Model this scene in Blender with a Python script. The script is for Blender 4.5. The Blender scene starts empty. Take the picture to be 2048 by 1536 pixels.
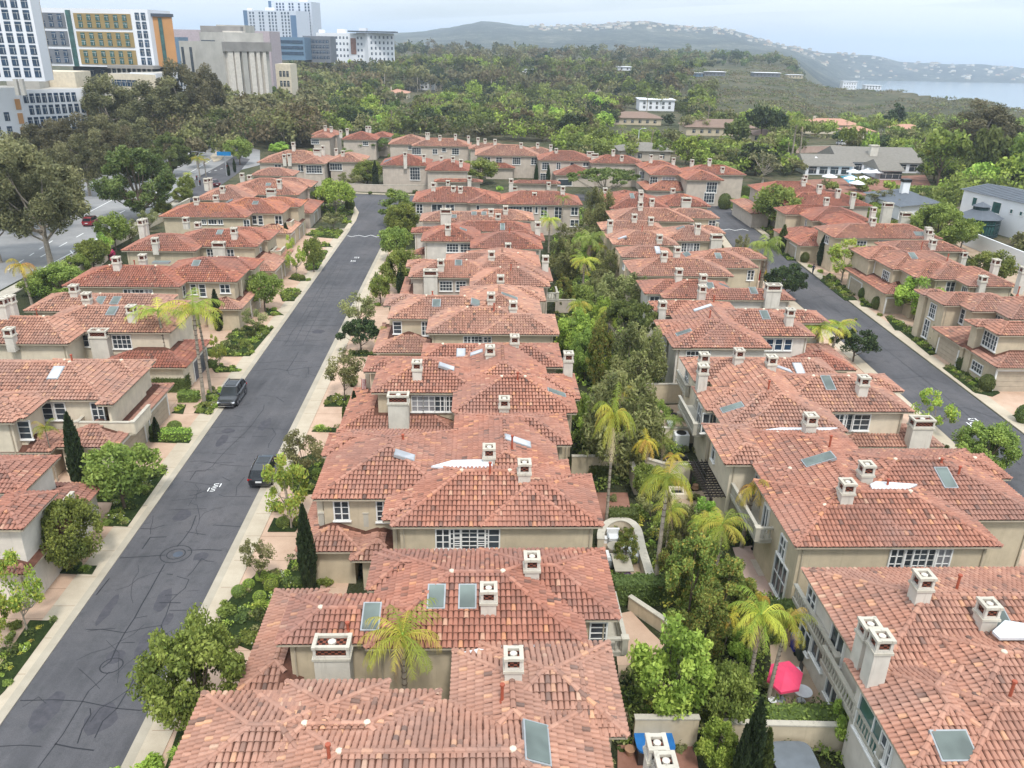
CLZ=1.2
SUNE=2.0
EXPO=.47
HAZE=.000175
LEAFK=1.42
import bpy, math, random
import numpy as np
from mathutils import Vector, Matrix
R_=math.radians
random.seed(7); rng=np.random.default_rng(7)
SC=bpy.context.scene; COL=SC.collection
# ---------------- camera
F=1620.0; PITCH=R_(22.92); ROLL=math.atan(.02); CH=34.0
sp,cp,sr,cr=math.sin(PITCH),math.cos(PITCH),math.sin(ROLL),math.cos(ROLL)
FW=Vector((0,cp,-sp)); UP0=Vector((0,sp,cp)); X0=Vector((1,0,0))
XC=X0*cr+UP0*sr; YC=UP0*cr-X0*sr
cam=bpy.data.cameras.new('camera'); camo=bpy.data.objects.new('camera',cam); COL.objects.link(camo)
cam.sensor_width=36; cam.lens=36*F/2048; cam.clip_start=.5; cam.clip_end=90000
m=Matrix.Identity(4)
for i,a in enumerate((XC,YC,-FW)):
    for k in range(3): m[k][i]=a[k]
m.translation=Vector((0,0,CH)); camo.matrix_world=m; SC.camera=camo
# ---------------- world and sun
SUN_EL,SUN_AZ=R_(57),R_(168)        # azimuth from +Y towards +X
W=bpy.data.worlds.new('World'); SC.world=W; W.use_nodes=True
nt=W.node_tree; nt.nodes.clear(); N=nt.nodes.new; L=nt.links.new
o=N('ShaderNodeOutputWorld'); bg=N('ShaderNodeBackground'); bg.inputs['Strength'].default_value=.1
sk=N('ShaderNodeTexSky'); sk.sky_type='NISHITA'; sk.sun_disc=False; sk.sun_elevation=SUN_EL; sk.sun_rotation=SUN_AZ
sk.air_density=1.0; sk.dust_density=1.5; sk.ozone_density=2.0
tc=N('ShaderNodeTexCoord'); sx=N('ShaderNodeSeparateXYZ'); L(tc.outputs['Generated'],sx.inputs[0])
def mth(nt,op,a,b=None,c=None):
    n=nt.nodes.new('ShaderNodeMath'); n.operation=op
    for i,v in enumerate((a,b,c)):
        if v is None: continue
        if isinstance(v,(int,float)): n.inputs[i].default_value=v
        else: nt.links.new(v,n.inputs[i])
    return n.outputs[0]
def ramp(nt,fac,stops,interp='LINEAR'):
    n=nt.nodes.new('ShaderNodeValToRGB'); n.color_ramp.interpolation=interp
    e=n.color_ramp.elements
    while len(e)<len(stops): e.new(.5)
    for i,(p,c) in enumerate(stops):
        e[i].position=p; e[i].color=(*c,1) if len(c)==3 else c
    nt.links.new(fac,n.inputs[0]); return n.outputs[0]
# overcast veil: stretched noise in direction space, thicker at the horizon
mp=N('ShaderNodeMapping'); mp.inputs['Scale'].default_value=(1.6,1.6,13); mp.inputs['Rotation'].default_value=(0,R_(5),0); L(tc.outputs['Generated'],mp.inputs[0])
nz=N('ShaderNodeTexNoise'); nz.inputs['Scale'].default_value=1.7; nz.inputs['Detail'].default_value=5; L(mp.outputs[0],nz.inputs[0])
zc=sx.outputs['Z']
hz=mth(nt,'SUBTRACT',1.0,mth(nt,'MULTIPLY',mth(nt,'MINIMUM',mth(nt,'ABSOLUTE',zc),.2),5.0))
cl=mth(nt,'ADD',mth(nt,'MULTIPLY',hz,.36),mth(nt,'MULTIPLY',nz.outputs[0],.9))
cm=ramp(nt,cl,[(.34,(.0,)*3),(.78,(1,1,1))])
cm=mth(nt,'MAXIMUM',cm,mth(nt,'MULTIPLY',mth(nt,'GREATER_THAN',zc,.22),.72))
mx=N('ShaderNodeMix'); mx.data_type='RGBA'; L(cm,mx.inputs[0]); 
skm=N('ShaderNodeMix'); skm.data_type='RGBA'; skm.blend_type='MULTIPLY'; skm.inputs[0].default_value=1; L(sk.outputs[0],skm.inputs[6]); skm.inputs[7].default_value=(.95,1.05,1.1,1)
L(skm.outputs[2],mx.inputs[6]); cs=N('ShaderNodeCombineXYZ')
zb=mth(nt,'MULTIPLY_ADD',mth(nt,'MAXIMUM',zc,0.0),CLZ,1.0)  # unseen cloud overhead brightened towards the zenith to add light to the scene
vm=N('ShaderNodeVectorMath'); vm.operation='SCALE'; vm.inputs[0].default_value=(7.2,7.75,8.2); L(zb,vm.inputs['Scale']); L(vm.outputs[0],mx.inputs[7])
# long thin streak of high cloud climbing to the right
el=mth(nt,'DIVIDE',zc,mth(nt,'MAXIMUM',sx.outputs['Y'],.05)); az=mth(nt,'DIVIDE',sx.outputs['X'],mth(nt,'MAXIMUM',sx.outputs['Y'],.05))
dl=mth(nt,'SUBTRACT',el,mth(nt,'MULTIPLY_ADD',az,.063,.0222)); dl=mth(nt,'ADD',dl,mth(nt,'MULTIPLY_ADD',nz.outputs[0],.012,-.006)); st_=mth(nt,'MAXIMUM',mth(nt,'SUBTRACT',1.0,mth(nt,'MULTIPLY',mth(nt,'ABSOLUTE',dl),190.)),0.0)
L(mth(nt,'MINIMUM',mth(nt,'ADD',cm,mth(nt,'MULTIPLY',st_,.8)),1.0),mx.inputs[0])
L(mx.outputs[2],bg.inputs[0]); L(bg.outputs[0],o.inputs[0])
sun=bpy.data.lights.new('sun','SUN'); sun.energy=SUNE; sun.angle=R_(9); sun.color=(1,.96,.9)
suno=bpy.data.objects.new('sun',sun); COL.objects.link(suno)
sd=Vector((math.sin(SUN_AZ)*math.cos(SUN_EL),math.cos(SUN_AZ)*math.cos(SUN_EL),math.sin(SUN_EL)))
suno.rotation_euler=sd.to_track_quat('Z','Y').to_euler()
SC.view_settings.view_transform='Standard'; SC.view_settings.look='None'; SC.view_settings.gamma=1; SC.view_settings.exposure=EXPO if 'EXPO' in globals() else 0.0
SC.cycles.max_bounces=6; SC.cycles.volume_bounces=1; SC.cycles.diffuse_bounces=3
SC.cycles.transparent_max_bounces=4
# ---------------- pixel -> world helpers (pixels of the 2048x1536 photograph)
def ray(px,py):
    return (FW*F+XC*(px-1024)+YC*(768-py)).normalized()
def gp(px,py,z=0.0):
    d=ray(px,py); t=(z-CH)/d.z
    return Vector((d.x*t,d.y*t,z))
def gy(px,py,Y):                      # point on the ray at forward distance Y
    d=ray(px,py); t=Y/d.y
    return Vector((d.x*t,Y,CH+d.z*t))
def proj(p):
    v=Vector(p)-Vector((0,0,CH)); d=v.dot(FW)
    return 1024+F*v.dot(XC)/d, 768-F*v.dot(YC)/d
G=R_(2.28); U=Vector((math.cos(G),math.sin(G),0)); V=Vector((-math.sin(G),math.cos(G),0))
# ---------------- materials
MATS={}
def newmat(name,rough=.85,spec=.3):
    m=bpy.data.materials.new(name); m.use_nodes=True; t=m.node_tree; b=t.nodes['Principled BSDF']
    b.inputs['Roughness'].default_value=rough; b.inputs['Specular IOR Level'].default_value=spec
    MATS[name]=m; return m,t,b
def obco(t,scale=(1,1,1)):
    c=t.nodes.new('ShaderNodeNewGeometry'); m=t.nodes.new('ShaderNodeMapping'); m.inputs['Scale'].default_value=scale
    t.links.new(c.outputs['Position'],m.inputs[0]); return m.outputs[0]
def noise(t,co,sc,det=3,rough=.55):
    n=t.nodes.new('ShaderNodeTexNoise'); n.inputs['Scale'].default_value=sc; n.inputs['Detail'].default_value=det; n.inputs['Roughness'].default_value=rough
    t.links.new(co,n.inputs[0]); return n.outputs[0]
def mix(t,f,a,b,mode='MIX'):
    n=t.nodes.new('ShaderNodeMix'); n.data_type='RGBA'; n.blend_type=mode
    for i,v in ((0,f),(6,a),(7,b)):
        if isinstance(v,(int,float)): n.inputs[i].default_value=v
        elif isinstance(v,tuple): n.inputs[i].default_value=(*v,1)
        else: t.links.new(v,n.inputs[i])
    return n.outputs[2]
def bump(t,b,h,st=.4,dist=.05):
    n=t.nodes.new('ShaderNodeBump'); n.inputs['Strength'].default_value=st; n.inputs['Distance'].default_value=dist
    t.links.new(h,n.inputs['Height']); t.links.new(n.outputs[0],b.inputs['Normal'])
def simple(name,c,rough=.8,spec=.3,var=.12,sc=1.5,metal=0):
    m,t,b=newmat(name,rough,spec); co=obco(t)
    n1=noise(t,co,sc,4); lo=tuple(x*(1-var) for x in c); hi=tuple(min(1,x*(1+var)) for x in c)
    r=ramp(t,n1,[(.3,lo),(.7,hi)]); t.links.new(r,b.inputs['Base Color']); b.inputs['Metallic'].default_value=metal
    return m
def attr(t,n='tone'):
    a=t.nodes.new('ShaderNodeAttribute'); a.attribute_name=n; return a.outputs['Fac']
simple('stucco_tan',(.43,.38,.28)); simple('stucco_grey',(.40,.355,.30)); simple('stucco_cream',(.62,.57,.47)); simple('stucco_light',(.66,.63,.58))
simple('trim_white',(.76,.75,.72),.6,.3,.05); simple('chimney_white',(.72,.69,.64),.85,.2,.12,.8)
simple('white_paint',(.78,.78,.78),.6,.3,.05,.3); simple('fascia',(.42,.36,.27)); simple('garage_tan',(.40,.34,.26),.6); simple('garage_dark',(.10,.11,.13),.4)
simple('flashing_white',(.60,.62,.64),.6); simple('vent_red',(.36,.09,.05),.6); simple('metal_grey',(.35,.37,.38),.5,.4,.1,2,.3)
simple('cap_stone',(.66,.61,.50)); simple('dark_wood',(.035,.028,.025),.6); simple('stone_rail',(.50,.46,.38)); simple('metal_roof',(.10,.115,.135),.6,.3,.1,1,0)
simple('dark_green_metal',(.02,.05,.055),.4); simple('blue_plastic',(.01,.03,.35),.4); simple('dark_plastic',(.03,.045,.035),.45)
simple('cover_blue',(.02,.15,.42),.5); simple('grey_vinyl',(.15,.17,.19),.5); simple('umbrella_pink',(.80,.07,.16),.7); simple('umbrella_white',(.75,.76,.78),.7)
simple('cushion_white',(.72,.72,.72)); simple('concrete',(.42,.38,.31),.9); simple('terracotta_pot',(.35,.20,.12)); simple('purple_pot',(.12,.03,.18))
simple('campus_white',(.74,.75,.78),.7,.3,.06,.05); simple('campus_ochre',(.31,.225,.10),.8,.2,.1,.2); simple('campus_orange',(.50,.26,.11),.8,.2,.08,.2)
simple('campus_grey',(.16,.17,.19),.7,.3,.12,.3); simple('campus_slate',(.07,.085,.11),.7); simple('campus_concrete',(.44,.42,.38),.9,.2,.15,.2); simple('campus_concrete_dark',(.27,.255,.24),.9,.2,.15,.2)
simple('campus_pink',(.44,.37,.39)); simple('campus_blue',(.12,.20,.29),.4,.5); simple('tower_white',(.55,.59,.66)); simple('tower_blue',(.10,.18,.30),.3)
simple('trunk_brown',(.13,.10,.075),.95,.1,.3,6); simple('trunk_grey',(.30,.26,.21),.95,.1,.3,4); simple('trunk_pale',(.42,.37,.30),.9,.1,.3,3)
simple('pole_steel',(.32,.33,.34),.5,.4); simple('black_metal',(.02,.02,.02),.4); simple('sign_blue',(.01,.18,.42),.5); simple('paint_line',(.78,.78,.76),.6,.2,.1,6)
simple('skin',(.5,.3,.2),.6); simple('cloth_dark',(.03,.035,.05),.9); simple('cloth_grey',(.10,.10,.12),.9); simple('hair',(.03,.02,.015),.7)
simple('rubber',(.012,.012,.013),.8); simple('red_light',(.35,.01,.01),.3); simple('light_lens',(.75,.77,.8),.15,.6); simple('plastic_black',(.02,.02,.022),.5); simple('chrome',(.6,.6,.62),.2,.6,.02,1,1.0); simple('plate_white',(.7,.7,.7),.4)
def paint(n,c):
    m,t,b=newmat(n,.28,.5); b.inputs['Base Color'].default_value=(*c,1); b.inputs['Coat Weight'].default_value=.8; b.inputs['Coat Roughness'].default_value=.08
    return m
paint('car_black',(.012,.013,.016)); paint('car_red',(.22,.008,.015)); paint('car_white',(.7,.7,.7)); paint('car_silver',(.35,.36,.38)); paint('car_maroon',(.08,.01,.02))
def glassm(n,c,r=.12):
    m,t,b=newmat(n,r,.5); co=obco(t); k=noise(t,co,.6,2)
    t.links.new(ramp(t,k,[(.35,tuple(x*.5 for x in c)),(.7,c)]),b.inputs['Base Color'])
glassm('glass',(.06,.075,.09)); glassm('glass_blue',(.03,.07,.13)); glassm('glass_green',(.05,.14,.13)); glassm('car_glass',(.02,.025,.03),.05); glassm('skylight_glass',(.17,.21,.19),.5); glassm('skylight_white',(.62,.64,.68),.4)
glassm('curtained_glass',(.38,.38,.40),.4)
# clay tile: colour per tile from attribute tone (0..1), weathering blotches
def tilemat(name,shift=0):
    m,t,b=newmat(name,.85,.2); a=attr(t)
    c=ramp(t,a,[(0,(.12,.07,.055)),(.12,(.20,.10,.07)),(.35,(.315,.13,.08)),(.6,(.40,.165,.10)),(.8,(.47,.215,.135)),(.92,(.55,.235,.095)),(1,(.50,.33,.24))])
    co=obco(t); n1=noise(t,co,.5,6,.65); n2=noise(t,co,7,4,.7); n3=noise(t,co,.16,4,.6)
    c=mix(t,ramp(t,n1,[(.5,(0,)*3),(.78,(.42,)*3)]),c,(.42,.24,.19))
    c=mix(t,ramp(t,n2,[(.56,(0,)*3),(.74,(.45,)*3)]),c,(.13,.08,.062)); c=mix(t,ramp(t,n3,[(.42,(0,)*3),(.62,(.45,)*3)]),c,(.26,.16,.13))
    oi=t.nodes.new('ShaderNodeObjectInfo'); hs=t.nodes.new('ShaderNodeHueSaturation'); t.links.new(c,hs.inputs['Color']); t.links.new(mth(t,'MULTIPLY_ADD',oi.outputs['Random'],.014,.491),hs.inputs['Hue']); t.links.new(mth(t,'MULTIPLY_ADD',oi.outputs['Random'],-.16,1.0),hs.inputs['Saturation']); t.links.new(mth(t,'MULTIPLY_ADD',oi.outputs['Random'],.20,.90),hs.inputs['Value']); c=hs.outputs[0]
    t.links.new(c,b.inputs['Base Color']); bump(t,b,n2,.35,.015)
tilemat('clay_tile')
m,t,b=newmat('tile_bed',.95,.1); co=obco(t); t.links.new(ramp(t,noise(t,co,3,4),[(.3,(.08,.038,.027)),(.7,(.15,.07,.05))]),b.inputs['Base Color'])
# brick grille of chimneys
def streaky(name,c,dark,amt=.35):
    m,t,b=newmat(name,.88,.2); n1=noise(t,obco(t),1.1,4); n2=noise(t,obco(t,(2.2,2.2,.16)),1.6,5,.7)
    k=ramp(t,n1,[(.3,tuple(x*.88 for x in c)),(.7,tuple(x*1.08 for x in c))]); k=mix(t,ramp(t,n2,[(.54,(0,)*3),(.74,(amt,)*3)]),k,dark); t.links.new(k,b.inputs['Base Color']); bump(t,b,noise(t,obco(t),18,3),.2,.01)
streaky('stucco_tan',(.54,.455,.325),(.28,.23,.16)); streaky('stucco_grey',(.50,.43,.36),(.26,.22,.18)); streaky('stucco_cream',(.66,.58,.45),(.38,.33,.25)); streaky('stucco_light',(.66,.61,.54),(.38,.35,.30)); streaky('chimney_white',(.60,.56,.49),(.30,.27,.22),.55); streaky('cap_stone',(.52,.48,.40),(.24,.22,.18),.7); streaky('stone_rail',(.47,.44,.37),(.2,.19,.16),.6)
m,t,b=newmat('grille_brick',.9,.2); co=obco(t,(6,6,9)); ck=t.nodes.new('ShaderNodeTexChecker'); ck.inputs['Scale'].default_value=1; ck.inputs[1].default_value=(.20,.065,.04,1); ck.inputs[2].default_value=(.02,.012,.01,1); t.links.new(co,ck.inputs[0]); t.links.new(ck.outputs[0],b.inputs['Base Color'])
# foliage
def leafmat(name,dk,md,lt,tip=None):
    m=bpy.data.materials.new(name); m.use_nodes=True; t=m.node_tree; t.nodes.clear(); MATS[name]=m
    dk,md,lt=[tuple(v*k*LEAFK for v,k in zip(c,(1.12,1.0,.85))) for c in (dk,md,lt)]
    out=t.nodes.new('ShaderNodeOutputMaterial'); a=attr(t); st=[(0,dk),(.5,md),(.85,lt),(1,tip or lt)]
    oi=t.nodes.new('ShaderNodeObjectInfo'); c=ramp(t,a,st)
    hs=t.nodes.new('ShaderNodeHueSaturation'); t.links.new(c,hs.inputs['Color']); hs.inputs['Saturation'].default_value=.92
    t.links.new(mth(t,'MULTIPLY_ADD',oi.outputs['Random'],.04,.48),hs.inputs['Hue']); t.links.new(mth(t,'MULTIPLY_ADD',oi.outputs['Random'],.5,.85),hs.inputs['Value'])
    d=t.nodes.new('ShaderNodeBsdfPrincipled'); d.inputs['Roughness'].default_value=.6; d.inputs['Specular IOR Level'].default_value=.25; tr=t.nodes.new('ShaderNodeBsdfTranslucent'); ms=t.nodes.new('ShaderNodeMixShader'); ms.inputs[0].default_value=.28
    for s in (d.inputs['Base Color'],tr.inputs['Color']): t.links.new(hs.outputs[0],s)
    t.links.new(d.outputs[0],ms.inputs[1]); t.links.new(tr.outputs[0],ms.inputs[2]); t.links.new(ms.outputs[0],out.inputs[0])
leafmat('leaf_dark',(.026,.045,.014),(.065,.10,.026),(.11,.155,.04))
leafmat('leaf_mid',(.05,.085,.016),(.115,.17,.032),(.19,.255,.05))
leafmat('leaf_bright',(.07,.13,.015),(.17,.28,.035),(.28,.40,.06))
leafmat('leaf_yellow',(.14,.17,.02),(.32,.34,.04),(.46,.44,.07),(.5,.36,.06))
leafmat('leaf_olive',(.055,.07,.026),(.125,.145,.055),(.20,.22,.09))
leafmat('leaf_grey',(.045,.052,.026),(.10,.108,.055),(.17,.175,.095))
leafmat('leaf_rust',(.05,.048,.026),(.10,.092,.048),(.16,.14,.075))
leafmat('leaf_palm',(.06,.11,.012),(.17,.24,.022),(.32,.34,.03),(.48,.36,.04))
leafmat('leaf_gold',(.14,.16,.015),(.34,.33,.02),(.52,.42,.03),(.52,.28,.03))
leafmat('leaf_autumn',(.10,.07,.015),(.26,.19,.03),(.36,.27,.05))
leafmat('leaf_deep',(.012,.022,.012),(.025,.045,.02),(.045,.075,.03))
leafmat('flower_pink',(.3,.01,.05),(.45,.02,.09),(.6,.04,.14))
leafmat('dead_frond',(.16,.12,.08),(.25,.2,.14),(.34,.28,.2))
# ground surfaces
m,t,b=newmat('asphalt',.92,.25); co=obco(t); n1=noise(t,co,.12,5,.6); n2=noise(t,co,30,2,.6); n3=noise(t,obco(t,(1.2,.08,1)),.9,4)
c=ramp(t,n1,[(.28,(.062,.062,.068)),(.5,(.10,.098,.104)),(.72,(.145,.135,.138))]); n4=noise(t,co,1.1,6,.75); c=mix(t,ramp(t,n3,[(.42,(0,)*3),(.68,(.5,)*3)]),c,(.138,.133,.142)); c=mix(t,ramp(t,n4,[(.5,(0,)*3),(.7,(.5,)*3)]),c,(.052,.056,.058)); c=mix(t,ramp(t,n2,[(.35,(.4,)*3),(.65,(0,)*3)]),c,(.035,.036,.04)); t.links.new(c,b.inputs['Base Color']); bump(t,b,n2,.4,.01)
m,t,b=newmat('asphalt_pale',.92,.25); co=obco(t); t.links.new(ramp(t,noise(t,co,.2,6,.7),[(.3,(.22,.22,.22)),(.7,(.32,.315,.31))]),b.inputs['Base Color'])
m,t,b=newmat('asphalt_patch',.9,.25); co=obco(t); t.links.new(ramp(t,noise(t,co,2,5,.7),[(.3,(.052,.052,.06)),(.7,(.085,.082,.092))]),b.inputs['Base Color'])
m,t,b=newmat('crack_tar',.6,.3); b.inputs['Base Color'].default_value=(.022,.023,.028,1)
def slabmat(name,a,bc,joint=3.0):
    m,t,b=newmat(name,.9,.2); co=obco(t); n1=noise(t,co,.5,5,.65); n2=noise(t,co,25,2)
    c=ramp(t,n1,[(.3,a),(.7,bc)]); c=mix(t,ramp(t,n2,[(.4,(.12,)*3),(.6,(0,)*3)]),c,(.1,.08,.06))
    t.links.new(c,b.inputs['Base Color'])
slabmat('drive_pink',(.47,.32,.23),(.60,.43,.32)); slabmat('walk_beige',(.44,.37,.28),(.55,.48,.37)); slabmat('gutter_grey',(.36,.32,.25),(.46,.41,.33)); slabmat('patio_tan',(.36,.26,.18),(.48,.37,.27)); slabmat('patio_brick',(.20,.09,.06),(.36,.19,.14))
slabmat('patio_rose',(.44,.30,.25),(.56,.42,.36))
m,t,b=newmat('joint_line',.95,.1); b.inputs['Base Color'].default_value=(.26,.18,.12,1)
def plantmat(name,a,bb,c,sc=.8):
    m,t,b=newmat(name,.95,.1); co=obco(t); n1=noise(t,co,sc,6,.75); n2=noise(t,co,sc*14,3,.8); k=mth(t,'ADD',mth(t,'MULTIPLY',n1,.6),mth(t,'MULTIPLY',n2,.4))
    t.links.new(ramp(t,k,[(.33,a),(.5,bb),(.68,c)]),b.inputs['Base Color']); bump(t,b,n2,1,.25)
plantmat('mulch',(.035,.025,.018),(.07,.05,.035),(.11,.09,.05),2); plantmat('groundcover',(.018,.03,.012),(.05,.08,.025),(.10,.14,.035),1.5)
plantmat('soil_green',(.018,.024,.012),(.04,.048,.022),(.075,.075,.04),.25); plantmat('lawn',(.05,.10,.02),(.09,.16,.03),(.13,.22,.05),.5)
# terrain: plain near, scrub on the mesa slope, hazy wooded hills with tiny pale houses
m,t,b=newmat('terrain',.95,.1); co=obco(t); n1=noise(t,co,.02,6,.7); n2=noise(t,co,.16,5,.75)
k=mth(t,'ADD',mth(t,'MULTIPLY',n1,.5),mth(t,'MULTIPLY',n2,.5)); t.links.new(ramp(t,k,[(.36,(.04,.05,.026)),(.48,(.085,.09,.05)),(.56,(.13,.115,.07)),(.68,(.19,.145,.095))]),b.inputs['Base Color']); bump(t,b,n2,1,2.5)
m,t,b=newmat('hill_ground',.95,.1); co=obco(t); n1=noise(t,co,.004,6,.75); n2=noise(t,co,.03,5,.8)
k=mth(t,'ADD',mth(t,'MULTIPLY',n1,.45),mth(t,'MULTIPLY',n2,.55)); t.links.new(ramp(t,k,[(.42,(.006,.012,.012)),(.49,(.03,.045,.035)),(.56,(.11,.115,.085)),(.64,(.36,.31,.24))]),b.inputs['Base Color']); bump(t,b,n2,1,14)
m,t,b=newmat('sea_water',.12,.5); b.inputs['Base Color'].default_value=(.12,.17,.21,1); bump(t,b,noise(t,obco(t,(1,.4,1)),.02,4,.7),.25,3)
m,t,b=newmat('pool_water',.08,.5); b.inputs['Base Color'].default_value=(.10,.42,.55,1)
M=MATS
# ---------------- mesh collector
class MB:
    def __init__(s): s.v=[]; s.f=[]; s.m=[]; s.t=[]; s.mats=[]; s.np=[]
    def mi(s,mat):
        if mat not in s.mats: s.mats.append(mat)
        return s.mats.index(mat)
    def add(s,vs,fs,mat,tone=.5):
        b=len(s.v); i=s.mi(mat); s.v.extend(Vector(q) for q in vs)
        for f in fs: s.f.append([b+k for k in f]); s.m.append(i); s.t.append(tone)
    def quad(s,a,b,c,d,mat,tone=.5): s.add((a,b,c,d),((0,1,2,3),),mat,tone)
    def poly(s,pts,mat): s.add(pts,(tuple(range(len(pts))),),mat)
    def box(s,c,sz,mat,u=None,v=None,w=None,tone=.5):
        u=u or Vector((1,0,0)); v=v or Vector((0,1,0)); w=w or Vector((0,0,1)); c=Vector(c); a,b,d=[x/2 for x in sz]
        vs=[c+u*(a*i)+v*(b*j)+w*(d*k) for k in(-1,1) for j in(-1,1) for i in(-1,1)]
        s.add(vs,((0,2,3,1),(4,5,7,6),(0,1,5,4),(2,6,7,3),(0,4,6,2),(1,3,7,5)),mat,tone)
    def gbox(s,o,a,b,z0,z1,mat,top=True):    # box on grid axes: origin corner o, extents a along U, b along V
        o=Vector((o[0],o[1],0)); p=[o,o+U*a,o+U*a+V*b,o+V*b]
        s.prism(p,z0,z1,mat)
    def prism(s,p,z0,z1,mat,mtop=None):
        n=len(p); vs=[Vector((q[0],q[1],z0)) for q in p]+[Vector((q[0],q[1],z1)) for q in p]
        s.add(vs,[(i,(i+1)%n,n+(i+1)%n,n+i) for i in range(n)]+[tuple(range(n-1,-1,-1))],mat)
        s.add(vs[n:],[tuple(range(n))],mtop or mat)
    def tube(s,pts,rad,mat,n=6,tone=.5,cap=True):
        pts=[Vector(p) for p in pts]; rad=rad if isinstance(rad,(list,tuple)) else [rad]*len(pts); vs=[]; fs=[]
        for i,p in enumerate(pts):
            d=(pts[min(i+1,len(pts)-1)]-pts[max(i-1,0)]); d=d.normalized() if d.length>1e-6 else Vector((0,0,1))
            a=d.cross(Vector((0,0,1)) if abs(d.z)<.9 else Vector((1,0,0))).normalized(); b=d.cross(a)
            for k in range(n): th=2*math.pi*k/n; vs.append(p+(a*math.cos(th)+b*math.sin(th))*rad[i])
        for i in range(len(pts)-1):
            for k in range(n): fs.append((i*n+k,i*n+(k+1)%n,(i+1)*n+(k+1)%n,(i+1)*n+k))
        if cap: fs+= [tuple(range(n-1,-1,-1)),tuple(range((len(pts)-1)*n,len(pts)*n))]
        s.add(vs,fs,mat,tone)
    def lathe(s,c,prof,mat,n=10):
        c=Vector(c); vs=[]; fs=[]
        for r,z in prof:
            for k in range(n): th=2*math.pi*k/n; vs.append(c+Vector((r*math.cos(th),r*math.sin(th),z)))
        for i in range(len(prof)-1):
            for k in range(n): fs.append((i*n+k,i*n+(k+1)%n,(i+1)*n+(k+1)%n,(i+1)*n+k))
        fs+=[tuple(range(n-1,-1,-1)),tuple(range((len(prof)-1)*n,len(prof)*n))]
        s.add(vs,fs,mat)
    def arr(s,verts,faces,tones,mat):        # numpy batch of equal-size faces
        s.np.append((verts,faces,tones,s.mi(mat)))
    def mesh(s,name,org=Vector((0,0,0)),smooth=False):
        nv=len(s.v); V_=[np.array([[q.x,q.y,q.z] for q in s.v],float).reshape(-1,3)]; lt=[len(f) for f in s.f]; idx=[k for f in s.f for k in f]
        LT=[np.array(lt,np.int32)]; ID=[np.array(idx,np.int32)]; MI=[np.array(s.m,np.int32)]; TO=[np.array(s.t,np.float32)]; base=nv
        for (v,f,tn,mi) in s.np:
            V_.append(v); LT.append(np.full(len(f),f.shape[1],np.int32)); ID.append((f+base).ravel().astype(np.int32)); MI.append(np.full(len(f),mi,np.int32)); TO.append(np.asarray(tn,np.float32)); base+=len(v)
        V_=np.concatenate(V_); LT=np.concatenate(LT); ID=np.concatenate(ID); MI=np.concatenate(MI); TO=np.concatenate(TO)
        V_=V_-np.array([org[0],org[1],org[2]])
        me=bpy.data.meshes.new(name); me.vertices.add(len(V_)); me.vertices.foreach_set('co',V_.astype(np.float32).ravel())
        me.loops.add(len(ID)); me.loops.foreach_set('vertex_index',ID); me.polygons.add(len(LT))
        st=np.zeros(len(LT),np.int32); st[1:]=np.cumsum(LT)[:-1]; me.polygons.foreach_set('loop_start',st); me.polygons.foreach_set('loop_total',LT)
        for mt in s.mats: me.materials.append(M[mt])
        me.polygons.foreach_set('material_index',MI)
        me.polygons.foreach_set('use_smooth',np.full(len(LT),smooth,bool))
        a=me.attributes.new('tone','FLOAT','FACE'); a.data.foreach_set('value',TO)
        me.update(calc_edges=True); me.validate(); return me
    def build(s,name,parent=None,org=None,smooth=False):
        if org is None: org=parent_world(parent) if parent else (sum(s.v,Vector())/len(s.v) if s.v else Vector((0,0,0)))
        o=bpy.data.objects.new(name,s.mesh(name,org,smooth)); COL.objects.link(o)
        if parent: o.parent=parent
        else: o.location=org
        return o
def parent_world(o):
    p=Vector((0,0,0))
    while o is not None: p=p+Vector(o.location); o=o.parent
    return p
LABELS={}
def tag(o,label,cat=None,group=None,kind=None):
    if label: o['label']=label
    if cat: o['category']=cat
    if group: o['group']=group
    if kind: o['kind']=kind
    return o
def thing(name,label,cat,loc,group=None):
    o=bpy.data.objects.new(name,None); COL.objects.link(o); o.location=Vector(loc); o.empty_display_size=.3
    return tag(o,label,cat,group)
def place(src,name,loc,rz=0,sc=1,label=None,cat=None,group=None,mats=None,szz=None):
    """copy a prototype: src is dict(root children list [(name,mesh,[sub..])])"""
    r=bpy.data.objects.new(name,None); COL.objects.link(r); r.location=Vector(loc); r.rotation_euler=(0,0,rz); r.scale=(sc,sc,szz or sc); r.empty_display_size=.3
    tag(r,label,cat,group); addp(r,src,mats); return r
def addp(r,parts,mats=None):
    for p in parts:
        c=bpy.data.objects.new(p[0],p[1]); COL.objects.link(c); c.parent=r
        if mats and p[0] in mats:
            for k in range(len(c.material_slots)):
                c.material_slots[k].link='OBJECT'; c.material_slots[k].material=M[mats[p[0]]]
        if len(p)>2 and p[2]: addp(c,p[2],mats)
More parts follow.
